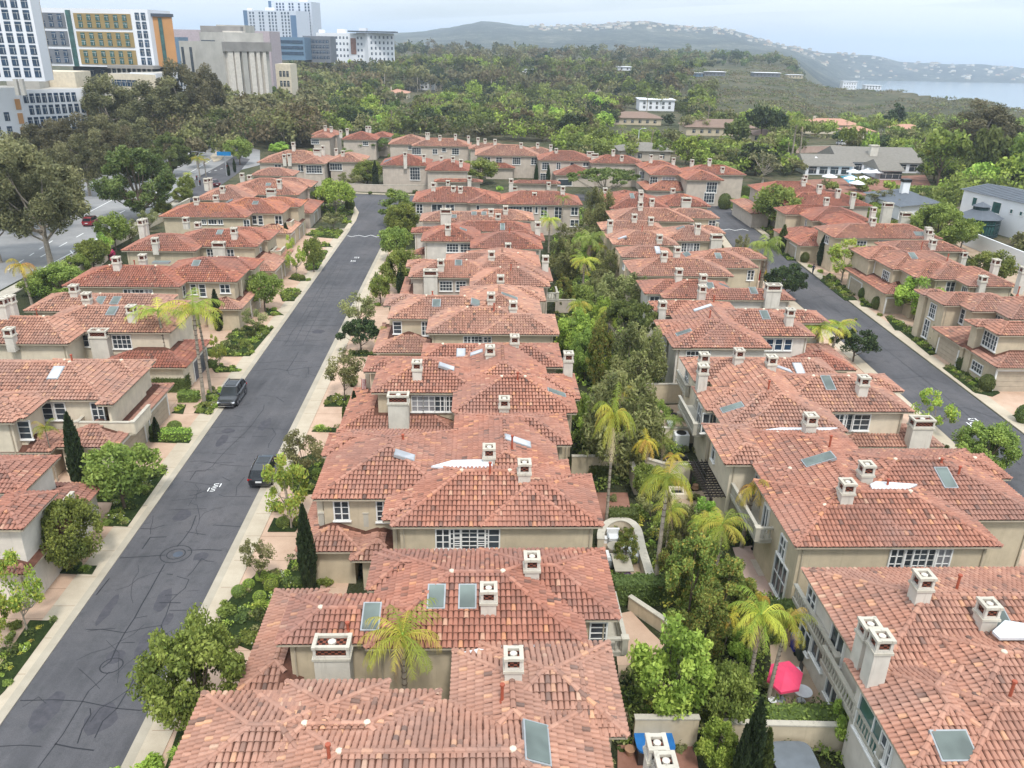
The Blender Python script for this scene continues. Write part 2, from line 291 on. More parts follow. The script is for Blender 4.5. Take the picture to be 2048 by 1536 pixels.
# ---------------- townhouses: hipped wings, barrel tiles, chimneys, windows
SL=.36
def uv(p): return p.dot(U),p.dot(V)
def xy(u,v,z=0): return U*u+V*v+Vector((0,0,z))
class Wing:
    def __init__(s,u0,v0,w,d,ze,low=False,wall=True,sl=SL): s.u0,s.v0,s.w,s.d,s.ze,s.low,s.wall,s.sl=u0,v0,w,d,ze,low,wall,sl; s.inset=.5
    def h(s,u,v):
        b=np.minimum(np.minimum(u-s.u0,s.u0+s.w-u),np.minimum(v-s.v0,s.v0+s.d-v))
        return np.where(b>=0,s.ze+s.sl*b,-99.)
ZM,ZL=5.8,2.9
def mk(sp,i):
    k=sp[0]; opt=sp[-1] if isinstance(sp[-1],dict) else {}; a=[x for x in sp[1:] if not isinstance(x,dict)]
    low=k=='L'; ze=opt.get('z',ZL if low else ZM)+i*.013; sl=opt.get('s',SL)
    if k in('W','N','L'):
        p1,p2=gp(a[0],a[1],ze),gp(a[2],a[3],ze); u1,v1=uv(p1); u2,v2=uv(p2); v0=(v1+v2)/2; w=u2-u1
        if k=='W':
            d=ray((a[0]+a[2])/2,a[4]); du,dv=d.dot(U),d.dot(V)   # CH+dz t = ze+sl*(dv t - v0)
            t=(ze-sl*v0-CH)/(d.z-sl*dv); D=2*max(1.2,dv*t-v0)
        else: D=uv(gp((a[0]+a[2])/2,a[4],ze))[1]-v0
        if 'd' in opt: D=opt['d']
        W_=Wing(u1,v0,w,max(D,1.5),ze,low,opt.get('wall',True),sl)
    elif k=='B':
        p1,p2=gp(a[0],a[1],ze),gp(a[2],a[3],ze); u1,v1=uv(p1); u2,v2=uv(p2); vb=(v1+v2)/2
        d=ray((a[0]+a[2])/2,a[4]); dv=d.dot(V); t=(ze+sl*vb-CH)/(d.z+sl*dv); D=2*max(1.2,vb-dv*t)
        W_=Wing(u1,vb-D,u2-u1,D,ze,low,opt.get('wall',True),sl)
    elif k=='R':
        hw=a[4]; z=ze+sl*hw; pa,pb=gp(a[0],a[1],z),gp(a[2],a[3],z); ua,va=uv(pa); ub,vb=uv(pb)
        if abs(ua-ub)>abs(va-vb): u0,u1=min(ua,ub)-hw,max(ua,ub)+hw; vm=(va+vb)/2; W_=Wing(u0,vm-hw,u1-u0,2*hw,ze,low,True,sl)
        else: v0,v1=min(va,vb)-hw,max(va,vb)+hw; um=(ua+ub)/2; W_=Wing(um-hw,v0,2*hw,v1-v0,ze,low,True,sl)
    W_.inset=.5+i*.021; return W_
def tiles(mb,wi,others,near):
    """barrel tiles on the four slopes of a wing; tiles buried under another wing are left out"""
    tw,tl,nseg=(.27,.42,4) if near<85 else ((.28,.44,2) if near<150 else (.33,.5,2))
    s=wi.sl; nrm=math.sqrt(1+s*s); th=np.linspace(0,math.pi,nseg+1)
    for side in range(4):
        if side==0: o,ad,bd,Lg,dep=(wi.u0,wi.v0),(1,0),(0,1),wi.w,wi.d
        elif side==1: o,ad,bd,Lg,dep=(wi.u0+wi.w,wi.v0),(0,1),(-1,0),wi.d,wi.w
        elif side==2: o,ad,bd,Lg,dep=(wi.u0+wi.w,wi.v0+wi.d),(-1,0),(0,-1),wi.w,wi.d
        else: o,ad,bd,Lg,dep=(wi.u0,wi.v0+wi.d),(0,-1),(1,0),wi.d,wi.w
        bm=min(Lg,dep)/2; dl=tl/nrm
        na=int(Lg/tw); nb=max(1,int(math.ceil(bm/dl)))
        A=(np.arange(na)+.5)*Lg/na; B=np.arange(nb)*dl-.06
        A,B=np.meshgrid(A,B); A=A.ravel().copy(); B=B.ravel()
        mid=B+dl*.5; ok=(mid<=A+.05)&(mid<=Lg-A+.05)&(mid<bm); A,B=A[ok],B[ok]
        if len(A)==0: continue
        uu=o[0]+ad[0]*A+bd[0]*(B+dl/2); vv=o[1]+ad[1]*A+bd[1]*(B+dl/2); zz=wi.ze+s*(B+dl/2)
        for w2 in others: 
            k=~(w2.h(uu,vv)>zz+.10); A,B,uu,vv,zz=A[k],B[k],uu[k],vv[k],zz[k]
        n=len(A)
        if n==0: continue
        jit=rng.normal(0,.012,n); A=A+jit
        r0,r1=tw*.50,tw*.40; rings=[]
        for (bb,r,up) in ((B,r0,.066),(B+dl*1.10,r1,.012)):
            zc=wi.ze+s*bb+up+rng.normal(0,.006,n)
            for tt in th:
                off=r*math.cos(tt); rise=r*.8*math.sin(tt)
                lu=A+off; bu=bb-rise*s/nrm; z=zc+rise/nrm
                rings.append(np.stack([o[0]+ad[0]*lu+bd[0]*bu,o[1]+ad[1]*lu+bd[1]*bu,z],1))
        P=np.stack(rings,1).reshape(-1,3); ns=nseg+1
        P=np.stack([P[:,0]*U.x+P[:,1]*V.x,P[:,0]*U.y+P[:,1]*V.y,P[:,2]],1)
        base=np.arange(n)*(2*ns); fs=[]
        for k in range(nseg): fs.append(np.stack([base+k,base+k+1,base+ns+k+1,base+ns+k],1))
        Fq=np.stack(fs,1).reshape(-1,4)
        patch=np.sin(uu*.7+wi.u0)*np.sin(vv*.6+wi.v0*2)*.10
        tone=np.clip(rng.normal(.53+wi.tone,.095,n)+patch*1.2,0,.9); q=rng.random(n); tone[q<.04]=.93; tone[q>.99]=.97; tone[(q>.05)&(q<.10)]=rng.random(((q>.05)&(q<.10)).sum())*.25
        mb.arr(P,Fq,np.repeat(tone,nseg),'clay_tile')
        # bed under the tiles
        pts=[(0,0),(Lg,0),(Lg-bm,bm),(bm,bm)] if Lg>dep+.01 else [(0,0),(Lg,0),(Lg/2,bm)]
        mb.poly([xy(o[0]+ad[0]*a+bd[0]*b,o[1]+ad[1]*a+bd[1]*b,wi.ze+s*b+.004) for a,b in pts],'tile_bed')
def caps(mb,wi,others,near):
    s=wi.sl; hw=min(wi.w,wi.d)/2; u0,v0,u1,v1=wi.u0,wi.v0,wi.u0+wi.w,wi.v0+wi.d; z0=wi.ze; z1=z0+s*hw
    if wi.w>=wi.d: ra,rb=(u0+hw,(v0+v1)/2),(u1-hw,(v0+v1)/2); hips=[((u0,v0),ra),((u0,v1),ra),((u1,v0),rb),((u1,v1),rb)]
    else: ra,rb=((u0+u1)/2,v0+hw),((u0+u1)/2,v1-hw); hips=[((u0,v0),ra),((u1,v0),ra),((u0,v1),rb),((u1,v1),rb)]
    lines=[(xy(*a,z0),xy(*b,z1)) for a,b in hips]
    if (Vector(ra)-Vector(rb)).length>.3: lines.append((xy(*ra,z1),xy(*rb,z1)))
    st=.45 if near<135 else .9; r=.15 if near<135 else .17
    for a,b in lines:
        Ln=(b-a).length; n=max(1,int(Ln/st)); d=(b-a)/n; dn=d.normalized(); side=dn.cross(Vector((0,0,1))).normalized(); up=side.cross(dn)
        for i in range(n):
            p=a+d*i; c=p+d*.5; cu,cv=uv(c)
            if any(float(w2.h(np.array(cu),np.array(cv)))>c.z+.1 for w2 in others): continue
            vs=[]
            for (q,rr,e) in ((p-dn*.03,r,.07),(p+d*1.03,r*.82,.04)):
                for k in range(5): t=math.pi*k/4; vs.append(q+side*(rr*math.cos(t))+up*(rr*math.sin(t)*.9+e))
            mb.add(vs,[(k,k+1,6+k,5+k) for k in range(4)],'clay_tile',min(.9,max(0,random.gauss(.56+wi.tone,.15))))
    if wi.w>wi.d+2 and near<110:      # mortar dabs at ridge ends
        for q in (ra,rb):
            if not any(float(w2.h(np.array(q[0]),np.array(q[1])))>z1+.02 for w2 in others): mb.lathe(xy(q[0],q[1],z1+.02),[(.17,0),(.15,.14),(.05,.2)],'stucco_cream',7)
WIN={}
def window_mesh(w,h,nx,ny,glass):
    k=(round(w,2),round(h,2),nx,ny,glass)
    if k in WIN: return WIN[k]
    f=MB(); t=.09; y=-.05
    for x in(-w/2,w/2): f.box((x,y,h/2),(t,.13,h+t),'trim_white')
    for z in(0,h): f.box((0,y+.001,z),(w-t,.13,t),'trim_white')
    f.box((0,y-.03,-t/2-.02),(w+.25,.2,.07),'trim_white')
    for i in range(1,nx): f.box((-w/2+w*i/nx,y+.012,h/2),(.05 if nx>2 or i*2!=nx else .09,.09,h-t),'trim_white')
    for j in range(1,ny): f.box((0,y+.016,h*j/ny),(w-t,.08,.035),'trim_white')
    g=MB(); g.box((0,-.012,h/2),(w-t*.9,.02,h-t*.9),glass)
    WIN[k]=(f.mesh('window',Vector()),g.mesh('pane',Vector())); return WIN[k]
GAR={}
def garage_mesh(w,h,mat,arch):
    k=(round(w,2),h,mat,arch)
    if k in GAR: return GAR[k]
    f=MB(); 
    n=4
    for i in range(n): f.box((0,-.02,h*(i+.5)/n),(w,.05,h/n-.03),mat)
    for x in(-w/2-.09,w/2+.09): f.box((x,-.04,h/2),(.18,.12,h),'trim_white')
    if arch:
        pts=[(-w/2,h)]+[(w/2*math.cos(math.pi-math.pi*i/10),h+.55*math.sin(math.pi*i/10)) for i in range(1,10)]+[(w/2,h)]
        vs=[Vector((x,-.045,z)) for x,z in pts]+[Vector((x,0,z)) for x,z in pts]; m_=len(pts)
        f.add(vs,[tuple(range(m_))]+[(i,i+1,m_+i+1,m_+i) for i in range(m_-1)],mat)
    else: f.box((0,-.04,h+.08),(w+.36,.12,.18),'trim_white')
    GAR[k]=f.mesh('garage_door',Vector()); return GAR[k]
CHM={}
def chimney_mesh(kind,h,mat):
    k=(kind,round(h,1),mat)
    if k in CHM: return CHM[k]
    a,b={'S':(.80,.80),'W':(1.75,.95),'T':(.75,.75)}[kind]; f=MB(); bx=f.box
    bx((0,0,(h-.9)/2),(a,b,h-.9),mat); bx((0,0,h-.86),(a+.16,b+.16,.14),'cap_stone'); bx((0,0,h-.74),(a+.05,b+.05,.1),mat)
    for x in(-1,1):
        for y in(-1,1): bx((x*(a/2-.06),y*(b/2-.06),h-.46),(.14,.14,.47),mat)
    t=.19
    for x in(-1,1): bx((x*(a/2-.04),0,h-.15),(t,b+.16,.16),'cap_stone')
    for y in(-1,1): bx((0,y*(b/2-.04),h-.151),(a+.08-t,t,.158),'cap_stone')
    g=MB(); g.box((0,0,h-.46),(a-.17,b-.17,.44),'grille_brick'); g.lathe((0,0,h-.28),[(min(a,b)*.22,0),(min(a,b)*.22,.16),(min(a,b)*.12,.2)],'chimney_white',8)
    CHM[k]=(f.mesh('chimney',Vector()),g.mesh('chimney_grille',Vector())); return CHM[k]
FACE={'F':0,'R':math.pi/2,'L':-math.pi/2,'K':math.pi}
HOUSES=[]
class House:
    def __init__(s,label,specs,wall='stucco_tan',tone=0.,name='townhouse',cat='townhouse',group=None,tilemat=None,chm='chimney_white',base=0.):
        s.wings=[mk(q,i) for i,q in enumerate(specs)]
        dt_=random.uniform(-.07,.07)
        for w in s.wings: w.tone=tone+dt_
        s.all=s.wings; w0=s.wings[0]; s.wallmat=wall; s.chm=chm
        cu=w0.u0+w0.w/2; cv=w0.v0+w0.d/2; s.near=math.hypot(cu,cv)
        s.root=thing(name,label,cat,xy(cu,cv,base),group); s.base=base
        for low in (False,True):
            ws=[w for w in s.wings if w.low==low]
            if not ws: continue
            mb=MB(); comps=[]
            for w in ws:
                others=[x for x in s.wings if x is not w]
                tiles(mb,w,others,s.near); caps(mb,w,others,s.near)
                u0,v0,u1,v1=w.u0,w.v0,w.u0+w.w,w.v0+w.d; z=w.ze-.02; P=[xy(u0,v0),xy(u1,v0),xy(u1,v1),xy(u0,v1)]
                for i in range(4):
                    a,b=P[i],P[(i+1)%4]; mb.add([a+Vector((0,0,z-.12)),b+Vector((0,0,z-.12)),b+Vector((0,0,z)),a+Vector((0,0,z))],((0,1,2,3),),'fascia')
                mb.poly([p+Vector((0,0,z-.12)) for p in P],'fascia')
                if w.wall and s.near<130 and not low:
                    for uu_,vv_ in ((u0+w.inset+.25,v0+w.inset-.06),(u1-w.inset-.2,v0+w.inset-.06)):
                        if not any(x.u0+.4<uu_<x.u0+x.w-.4 and x.v0+.4<vv_<x.v0+x.d-.4 for x in others): dp=MB(); dp.tube([xy(uu_,vv_,z-.1),xy(uu_,vv_,.1)],.05,'fascia',6); dp.build('downpipe',s.root)
                if w.wall:
                    k=w.inset; wl=MB(); comps.append((w,wl)); wl.prism([xy(u0+k,v0+k),xy(u1-k,v0+k),xy(u1-k,v1-k),xy(u0+k,v1-k)],base,z-.1,wall)
            mb.build('garage_roof' if low else 'roof',s.root)
            # wings that touch share one wall part
            par={id(w):w for w,_ in comps}; grp=[[c] for c in comps]
            def tch(a,b): return a.u0+.5<b.u0+b.w-.5 and b.u0+.5<a.u0+a.w-.5 and a.v0+.5<b.v0+b.d-.5 and b.v0+.5<a.v0+a.d-.5
            ch_=True
            while ch_:
                ch_=False
                for i in range(len(grp)):
                    for j in range(i+1,len(grp)):
                        if any(tch(a[0],b[0]) for a in grp[i] for b in grp[j]): grp[i]+=grp.pop(j); ch_=True; break
                    if ch_: break
            for gq in grp:
                o_=MB()
                for _,q in gq: o_.add(q.v,q.f,wall)
                o_.build('garage_wall' if low else 'wall',s.root)
        HOUSES.append(s)
    def hz(s,p):
        u,v=uv(p); return max(float(w.h(np.array(u),np.array(v))) for w in s.wings)
    def hit(s,px,py,zdef=6.5):
        d=ray(px,py); t=(12-CH)/d.z; t1=(0-CH)/d.z
        while t<t1:
            p=Vector((0,0,CH))+d*t
            if s.hz(p)>=p.z: return p
            t+=.06
        return gp(px,py,zdef)
    def put(s,name,me,p,rz,sub=None):
        o=bpy.data.objects.new(name,me); COL.objects.link(o); o.parent=s.root; o.location=Vector(p)-s.root.location; o.rotation_euler=(0,0,rz)
        if sub:
            c=bpy.data.objects.new(sub[0],sub[1]); COL.objects.link(c); c.parent=o
        return o
    def wallhit(s,px,py,face=None):
        d=ray(px,py); o=Vector((0,0,CH)); ou,ov=0,0; du,dv=d.dot(U),d.dot(V); best=None
        for w in s.wings:
            if not w.wall: continue
            k=w.inset; u0,v0,u1,v1=w.u0+k,w.v0+k,w.u0+w.w-k,w.v0+w.d-k
            for fc,t in (('F',v0/dv if dv else -1),('L',u0/du if du>0 else -1),('R',u1/du if du<0 else -1)):
                if t<=0 or (face and fc!=face): continue
                p=o+d*t; u,v=uv(p)
                if fc=='F' and not(u0-.3<=u<=u1+.3): continue
                if fc!='F' and not(v0-.3<=v<=v1+.3): continue
                if not(s.base-.5<=p.z<=w.ze+.4): continue
                if best is None or t<best[0]: best=(t,p,fc,w.ze)
        return best
    def win(s,px,py,w=1.6,h=1.3,nx=2,ny=3,face=None,glass='glass'):
        b=s.wallhit(px,py,face)
        if not b: print('WINMISS',px,py); return s
        fr,pn=window_mesh(w,h,nx,ny,glass); p=b[1]-Vector((0,0,h/2)); p.z=min(p.z,b[3]-.42-h); s.put('window',fr,p,G+FACE[b[2]],('pane',pn)); return s
    def gar(s,px,py,w=4.6,h=2.1,face='R',mat='garage_tan',arch=False):
        b=s.wallhit(px,py,face)
        if not b: print('GARMISS',px,py); return s
        p=b[1].copy(); p.z=.02; s.put('garage_door',garage_mesh(w,h,mat,arch),p,G+FACE[b[2]]); return s
    def ch(s,px,py,kind='S',h=2.0,sink=.6,z=None):
        p=gp(px,py,z) if z is not None else s.hit(px,py)
        h*=.92; me,g=chimney_mesh(kind,h+sink,s.chm); s.put('chimney',me,p-Vector((0,0,sink)),G,('chimney_grille',g)); return s
    def sky(s,px,py,w=.9,l=1.4,mat='skylight_glass'):
        p=s.hit(px,py); e=.1; gx=(s.hz(p+U*e)-s.hz(p-U*e))/(2*e); gv=(s.hz(p+V*e)-s.hz(p-V*e))/(2*e)
        if abs(gx)>1 or abs(gv)>1: gx,gv=0,SL
        n=(Vector((0,0,1))-U*gx-V*gv).normalized(); up=(U*gx+V*gv); up=Vector((up.x,up.y,0)).normalized() if up.length>1e-4 else V.copy(); a=up.cross(n).normalized(); up=n.cross(a).normalized()
        q=p+n*.1; f=MB(); f.box(q,(w+.16,l+.16,.2),'metal_grey',a,up,n); g=MB(); g.box(q+n*.115,(w,l,.03),mat,a,up,n)
        fo=f.build('skylight',s.root); g.build('skylight_pane',fo,org=parent_world(s.root)); return s
    def vent(s,px,py,h=1.0):
        p=s.hit(px,py); f=MB(); f.tube([p-Vector((0,0,.3)),p+Vector((0,0,h))],.075,'vent_red',7); f.lathe(p+Vector((0,0,h-.03)),[(.12,0),(.12,.1)],'vent_red',7); f.lathe(p-Vector((0,0,.12)),[(.22,0),(.1,.25)],'vent_red',7); f.build('vent_pipe',s.root); return s
    def bal(s,px,py,w,d,zf=2.95,solid=False,ru=None,h=.95):
        """projecting balcony; (px,py) is its front-left floor corner"""
        p=gp(px,py,zf); f=MB(); c=lambda a,b,z:p+U*a+V*b+Vector((0,0,z)); mt='stone_rail' if not solid else s.wallmat
        f.box(c(w/2,d/2,-.12),(w+.1,d+.1,.22),mt,U,V)
        segs=[((0,0),(w,0)),((0,0),(0,d)),((w,0),(w,d))]
        for a,b in segs:
            a,b=Vector(a),Vector(b); Ln=(b-a).length; dr=(b-a)/Ln; D3=U*dr.x+V*dr.y; S3=Vector((-D3.y,D3.x,0)); mid=(a+b)/2
            if solid: f.box(c(mid.x,mid.y,h/2),(Ln+.2,.2,h),mt,D3,S3); f.box(c(mid.x,mid.y,h+.03),(Ln+.3,.3,.08),'cap_stone',D3,S3)
            else:
                f.box(c(mid.x,mid.y,h),(Ln+.12,.24,.12),mt,D3,S3); f.box(c(mid.x,mid.y,.06),(Ln,.2,.12),mt,D3,S3)
                n=max(2,int(Ln/.28))
                for i in range(n): q=a+dr*(Ln*(i+.5)/n); f.lathe(c(q.x,q.y,.1),[(.05,0),(.085,.25),(.04,.5),(.06,h-.14)],mt,6)
        for q in((0,0),(w,0)): f.box(c(q[0],q[1],h/2),(.34,.34,h+.1),mt,U,V); f.box(c(q[0],q[1],h+.09),(.42,.42,.1),'cap_stone',U,V)
        f.build('balcony',s.root); return s
    def flat(s,pts,z,mat='flashing_white'):
        z=max([z]+[min(s.hz(gp(x,y,z)),z+.8)+.17 for x,y in pts]); f=MB(); P=[gp(x,y,z) for x,y in pts]; f.prism(P,z-.14,z,mat); f.build('roof_flashing',s.root); return s
    def post(s,px,py,z0,z1,r=.2):
        p=gp(px,py,z0); f=MB(); f.box(Vector((p.x,p.y,(z0+z1)/2)),(2*r,2*r,z1-z0),'stucco_cream',U,V); f.box(Vector((p.x,p.y,z1)),(2*r+.15,2*r+.15,.15),'cap_stone',U,V); f.build('column',s.root); return s
# ================= terrain, sea, streets
def pxaz(px): return math.atan((px-1038)/1758)
def interp(x,tab):
    xs=[a for a,b in tab]; return float(np.interp(x,xs,[b for a,b in tab]))
CREST=[(-900,78),(300,80),(640,82),(790,68),(860,62),(900,57),(930,49),(962,44),(1005,47),(1060,54),(1110,53),(1150,50),(1200,50),(1240,46),(1285,45),(1350,52),(1420,56),(1460,62),(1500,74),(1560,90),(1600,97),(1650,104),(1700,108),(1760,112),(1800,121),(1850,126),(1930,128),(2048,136),(2400,150),(3200,190)]
EDGE=[(1500,1250,170),(1560,1100,172),(1687,930,177),(1765,900,180),(1816,870,181),(1863,830,188),(1902,790,195),(1960,740,200),(2009,700,205),(2048,660,216),(2200,600,240),(3200,520,420)]
def crest_z(px):
    y=interp(px,CREST); return gy(px,y,4600).z
def edge(px):
    r=float(np.interp(px,[e[0] for e in EDGE],[e[1] for e in EDGE])); y=float(np.interp(px,[e[0] for e in EDGE],[e[2] for e in EDGE])); return r,gy(px,y,r).z
from mathutils import noise as mn
def sstep(a,b,x): t=min(1,max(0,(x-a)/(b-a))); return t*t*(3-2*t)
def terrain_z(x,y):
    if y<150: return 0.
    px=1038+1758*x/max(y,1); px=min(3100,max(-3000,px)); r=y
    n=mn.noise(Vector((x*.006,y*.006,0)))*7+mn.noise(Vector((x*.03,y*.03,3)))*2.2
    cz=crest_z(px); seaw=sstep(1560,1740,px)
    rb=3450; base=-3+(17*sstep(620,1250,y) if px<1560 else 17*sstep(620,1250,y)*(1-sstep(1560,1660,px)))+mn.noise(Vector((x*.001,y*.001,1)))*4
    if px>1480:
        re,ze=edge(px); dip=-16*sstep(1480,1600,px)
        if r<re: inl=sstep(330,460,r)*dip*(1-sstep(re-260,re,r))+ze*sstep(300,re,r)+n*.8*sstep(360,480,r)*(1-sstep(re-80,re,r))
        else: inl=ze-(r-re)*.55
        sea=max(inl,-97)
    else: sea=0
    land=base*sstep(300,900,r)+n*.25*sstep(500,900,r)
    ns=n*(.6+2.2*sstep(3500,4700,r))+mn.noise(Vector((x*.012,y*.0012,9)))*6*sstep(4300,4600,r)
    if r>rb or px<1740:
        up=sstep(rb-(1-seaw)*900,4600,r); hz_=(1-up)*(-97*seaw+land*(1-seaw))+up*cz+ns*.55*sstep(rb-600,4400,r)
        if r>4600: hz_=cz+ns*.5-(r-4600)*.12
        if r<rb: return max(-97,(1-seaw)*max(land,hz_)+seaw*sea) if px>1480 else max(land,hz_)
        return max(-99,hz_)
    return sea
rs=[150,200,250,300,330,360,390,420,450,480,510,540,570,600,630,660,690,720,750,780,810,840,870,900,930,960,1000,1050,1100,1160,1220,1300,1400,1550,1700,1900,2100,2300,2500,2700,2900,3100,3300,3400,3440,3470]+list(range(3500,4600,70))+[4600,4650,4700,4800,5000,5300,5700,6200]
pxs=list(np.arange(-1900,3100,9)); f=MB(); vs=[]; near=[]
for r in rs:
    for p in pxs: x=(p-1038)/1758*r; vs.append((x,r,terrain_z(x,r)-.03))
nc=len(pxs); fi=[]; fm=[]
for i in range(len(rs)-1):
    for k in range(nc-1): fi.append((i*nc+k,i*nc+k+1,(i+1)*nc+k+1,(i+1)*nc+k)); fm.append(rs[i]>=2300)
V_=np.array(vs); fi=np.array(fi); fm=np.array(fm)
f.arr(V_,fi[~fm],np.full((~fm).sum(),.5),'terrain'); g=MB(); g.arr(V_,fi[fm],np.full(fm.sum(),.5),'hill_ground')
f.poly([(-2600,-300,-.03),(2600,-300,-.03),(2600,150,-.03),(-2600,150,-.03)],'soil_green')
tag(f.build('ground',None,org=Vector()),None,None,None,'structure'); tag(g.build('hills',None,org=Vector(),smooth=True),None,None,None,'structure')
s_=MB(); s_.poly([(-22000,900,-90),(22000,900,-90),(22000,22000,-90),(-22000,22000,-90)],'sea_water'); tag(s_.build('sea',None,org=Vector()),None,None,None,'structure')
def sheet(name,pts,z,mat,kind='structure',world=False,parent=None,thick=0):
    P=[(xy(x,y) if world else gp(x,y,z)) for x,y in pts]; f=MB()
    if thick: f.prism(P,z-thick,z,mat)
    else: f.poly([Vector((p.x,p.y,z)) for p in P],mat)
    o=f.build(name,parent,org=Vector((0,0,0))); return tag(o,None,None,None,kind if not parent else None)
uL,vN=uv(gp(282,1050)); uR=uv(gp(487,1050))[0]
SL1=sheet('left_street',[(-240,1720),(0,1449),(282,1050),(439,820),(565,650),(700,458),(712,440),(716,425),(708,412),(690,402),(640,397),(600,396),(600,389),(690,387),(787,391),(850,392),(850,398),(800,420),(783,450),(758,500),(689,640),(487,1050),(247,1536),(150,1720)],.02,'asphalt')
SR1=sheet('right_street',[(2300,1280),(2048,1042),(1904,881),(1717,711),(1581,594),(1470,500),(1447,467),(1432,440),(1417,424),(1380,415),(1150,400),(1150,388),(1380,400),(1450,408),(1476,433),(1626,550),(1824,700),(2048,870),(2300,1060)],.024,'asphalt')
# ---- driveway aprons (pinkish concrete) and pale gutters along both streets
v0,v1=uv(gp(200,1536))[1]-16,uv(gp(700,458))[1]
sheet('driveway_apron',[(uL-10.5,v0),(uL-.2,v0),(uL-.2,v1),(uL-10.5,v1)],.03,'drive_pink',world=True)
sheet('gutter',[(uL-1.9,v0),(uL+.05,v0),(uL+.05,v1),(uL-1.9,v1)],.075,'walk_beige',world=True,thick=.1)
sheet('gutter',[(uL-.45,v0),(uL+.08,v0),(uL+.08,v1),(uL-.45,v1)],.079,'gutter_grey',world=True,thick=.1)
v1b=uv(gp(758,500))[1]
sheet('driveway_apron',[(uR+.2,v0),(uR+9,v0),(uR+9,v1b),(uR+.2,v1b)],.03,'drive_pink',world=True)
sheet('gutter',[(uR-.05,v0),(uR+1.7,v0),(uR+1.7,v1b+8),(uR-.05,v1b+8)],.075,'walk_beige',world=True,thick=.1)
sheet('gutter',[(uR-.09,v0),(uR+.45,v0),(uR+.45,v1b+8),(uR-.09,v1b+8)],.079,'gutter_grey',world=True,thick=.1)
def band(name,pts,w,z,mat,side=1,th=.1):
    P=[gp(x,y,0) for x,y in pts]; Q=[]
    for i,p in enumerate(P):
        d=(P[min(i+1,len(P)-1)]-P[max(i-1,0)]).normalized(); Q.append(p+Vector((d.y,-d.x,0))*w*side)
    f=MB()
    for i in range(len(P)-1): f.prism([P[i],P[i+1],Q[i+1],Q[i]],z-th,z,mat)
    return tag(f.build(name,None,org=Vector()),None,None,None,'structure')
band('gutter',[(2300,1065),(2048,868),(1824,698),(1626,548),(1476,431),(1450,408)],1.4,.075,'walk_beige')
band('driveway_apron',[(2300,1063),(2048,866),(1824,696),(1626,546),(1476,429)],8.,.04,'drive_pink',1,.06)
band('gutter',[(2300,1283),(2048,1044),(1904,883),(1717,713),(1581,596),(1470,502),(1445,468),(1430,441)],1.5,.075,'walk_beige',-1)
band('driveway_apron',[(2300,1285),(2048,1046),(1904,885),(1717,715),(1581,598),(1470,504)],6.,.04,'drive_pink',-1,.06)
band('gutter',[(700,458),(712,442),(718,425),(709,411),(690,401),(640,396)],1.1,.078,'walk_beige',-1)
band('gutter',[(600,388),(690,386),(787,390),(850,391)],.9,.078,'walk_beige',-1)
# ---- control joints
f=MB()
for k in range(60):
    v=v0+k*3.05
    if v<v1: f.gbox(xy(uL-9.5,v),9.,.035,.0,.034,'joint_line'); f.gbox(xy(uL-1.9,v+1.2),1.4,.03,.0,.0785,'joint_line')
    if v<v1b: f.gbox(xy(uR+.6,v),1.1,.03,.0,.0785,'joint_line'); f.gbox(xy(uR+1.7,v),6.5,.035,.0,.034,'joint_line')
f.gbox(xy(uL-5.2,v0),.035,v1-v0,0,.0335,'joint_line'); f.build('expansion_joint',bpy.data.objects['driveway_apron'],org=Vector())
# ---- planting beds
BEDS=[[(160,968),(240,935),(336,938),(255,1053),(210,1051),(225,1003),(160,1003)],[(292,868),(345,855),(383,878),(378,886),(300,883)],[(388,825),(420,778),(452,780),(422,829)],[(343,825),(372,808),(366,827)],[(425,738),(440,730),(484,738),(478,743),(430,744)],[(380,700),(450,690),(470,650),(548,655),(500,712),(420,712)],[(530,622),(545,615),(568,630),(535,630)],[(560,590),(575,575),(604,582),(587,602),(565,602)],[(576,557),(590,548),(622,561),(600,562)],[(610,535),(625,500),(655,505),(635,540),(615,540)],[(640,493),(648,485),(666,494)],[(610,470),(640,455),(688,462),(675,477),(640,474)],[(672,440),(690,433),(705,447)],[(640,412),(700,408),(708,425),(690,433),(650,430)],[(-30,1420),(0,1330),(60,1240),(112,1241),(10,1380)],[(118,1145),(122,1130),(194,1131),(184,1148)],[(330,1536),(357,1455),(425,1450),(385,1560)],[(462,1195),(510,1150),(552,1140),(580,1165),(540,1290),(505,1300),(430,1270),(445,1215)],[(535,1062),(548,1035),(600,1048),(590,1062)],[(575,965),(600,915),(650,900),(640,985),(590,990)],[(623,862),(632,855),(690,855),(686,864)],[(648,812),(660,790),(718,792),(705,812)],[(693,712),(700,705),(755,703),(752,712)],[(560,1175),(580,1120),(640,1110),(640,1180)],
[(1500,440),(1515,432),(1560,470),(1540,470)],[(1535,480),(1552,470),(1600,520),(1575,520)],[(1640,560),(1660,545),(1715,600),(1690,600)],[(1720,598),(1760,600),(1765,618),(1722,612)],[(1770,632),(1800,640),(1822,662),(1790,660)],[(1800,660),(1860,650),(1900,700),(1860,710)],[(1885,735),(1930,725),(2000,785),(1985,792),(1950,785)],[(2025,830),(2060,820),(2070,850)],[(1380,395),(1480,400),(1500,425),(1440,412)],[(1560,440),(1600,440),(1610,470),(1590,480)]]
f=MB()
for i,b in enumerate(BEDS): f.prism([gp(x,y,.1+i*.001) for x,y in b],.0,.1+i*.001,'groundcover')
tag(f.build('planting_beds',None,org=Vector()),None,None,None,'structure')
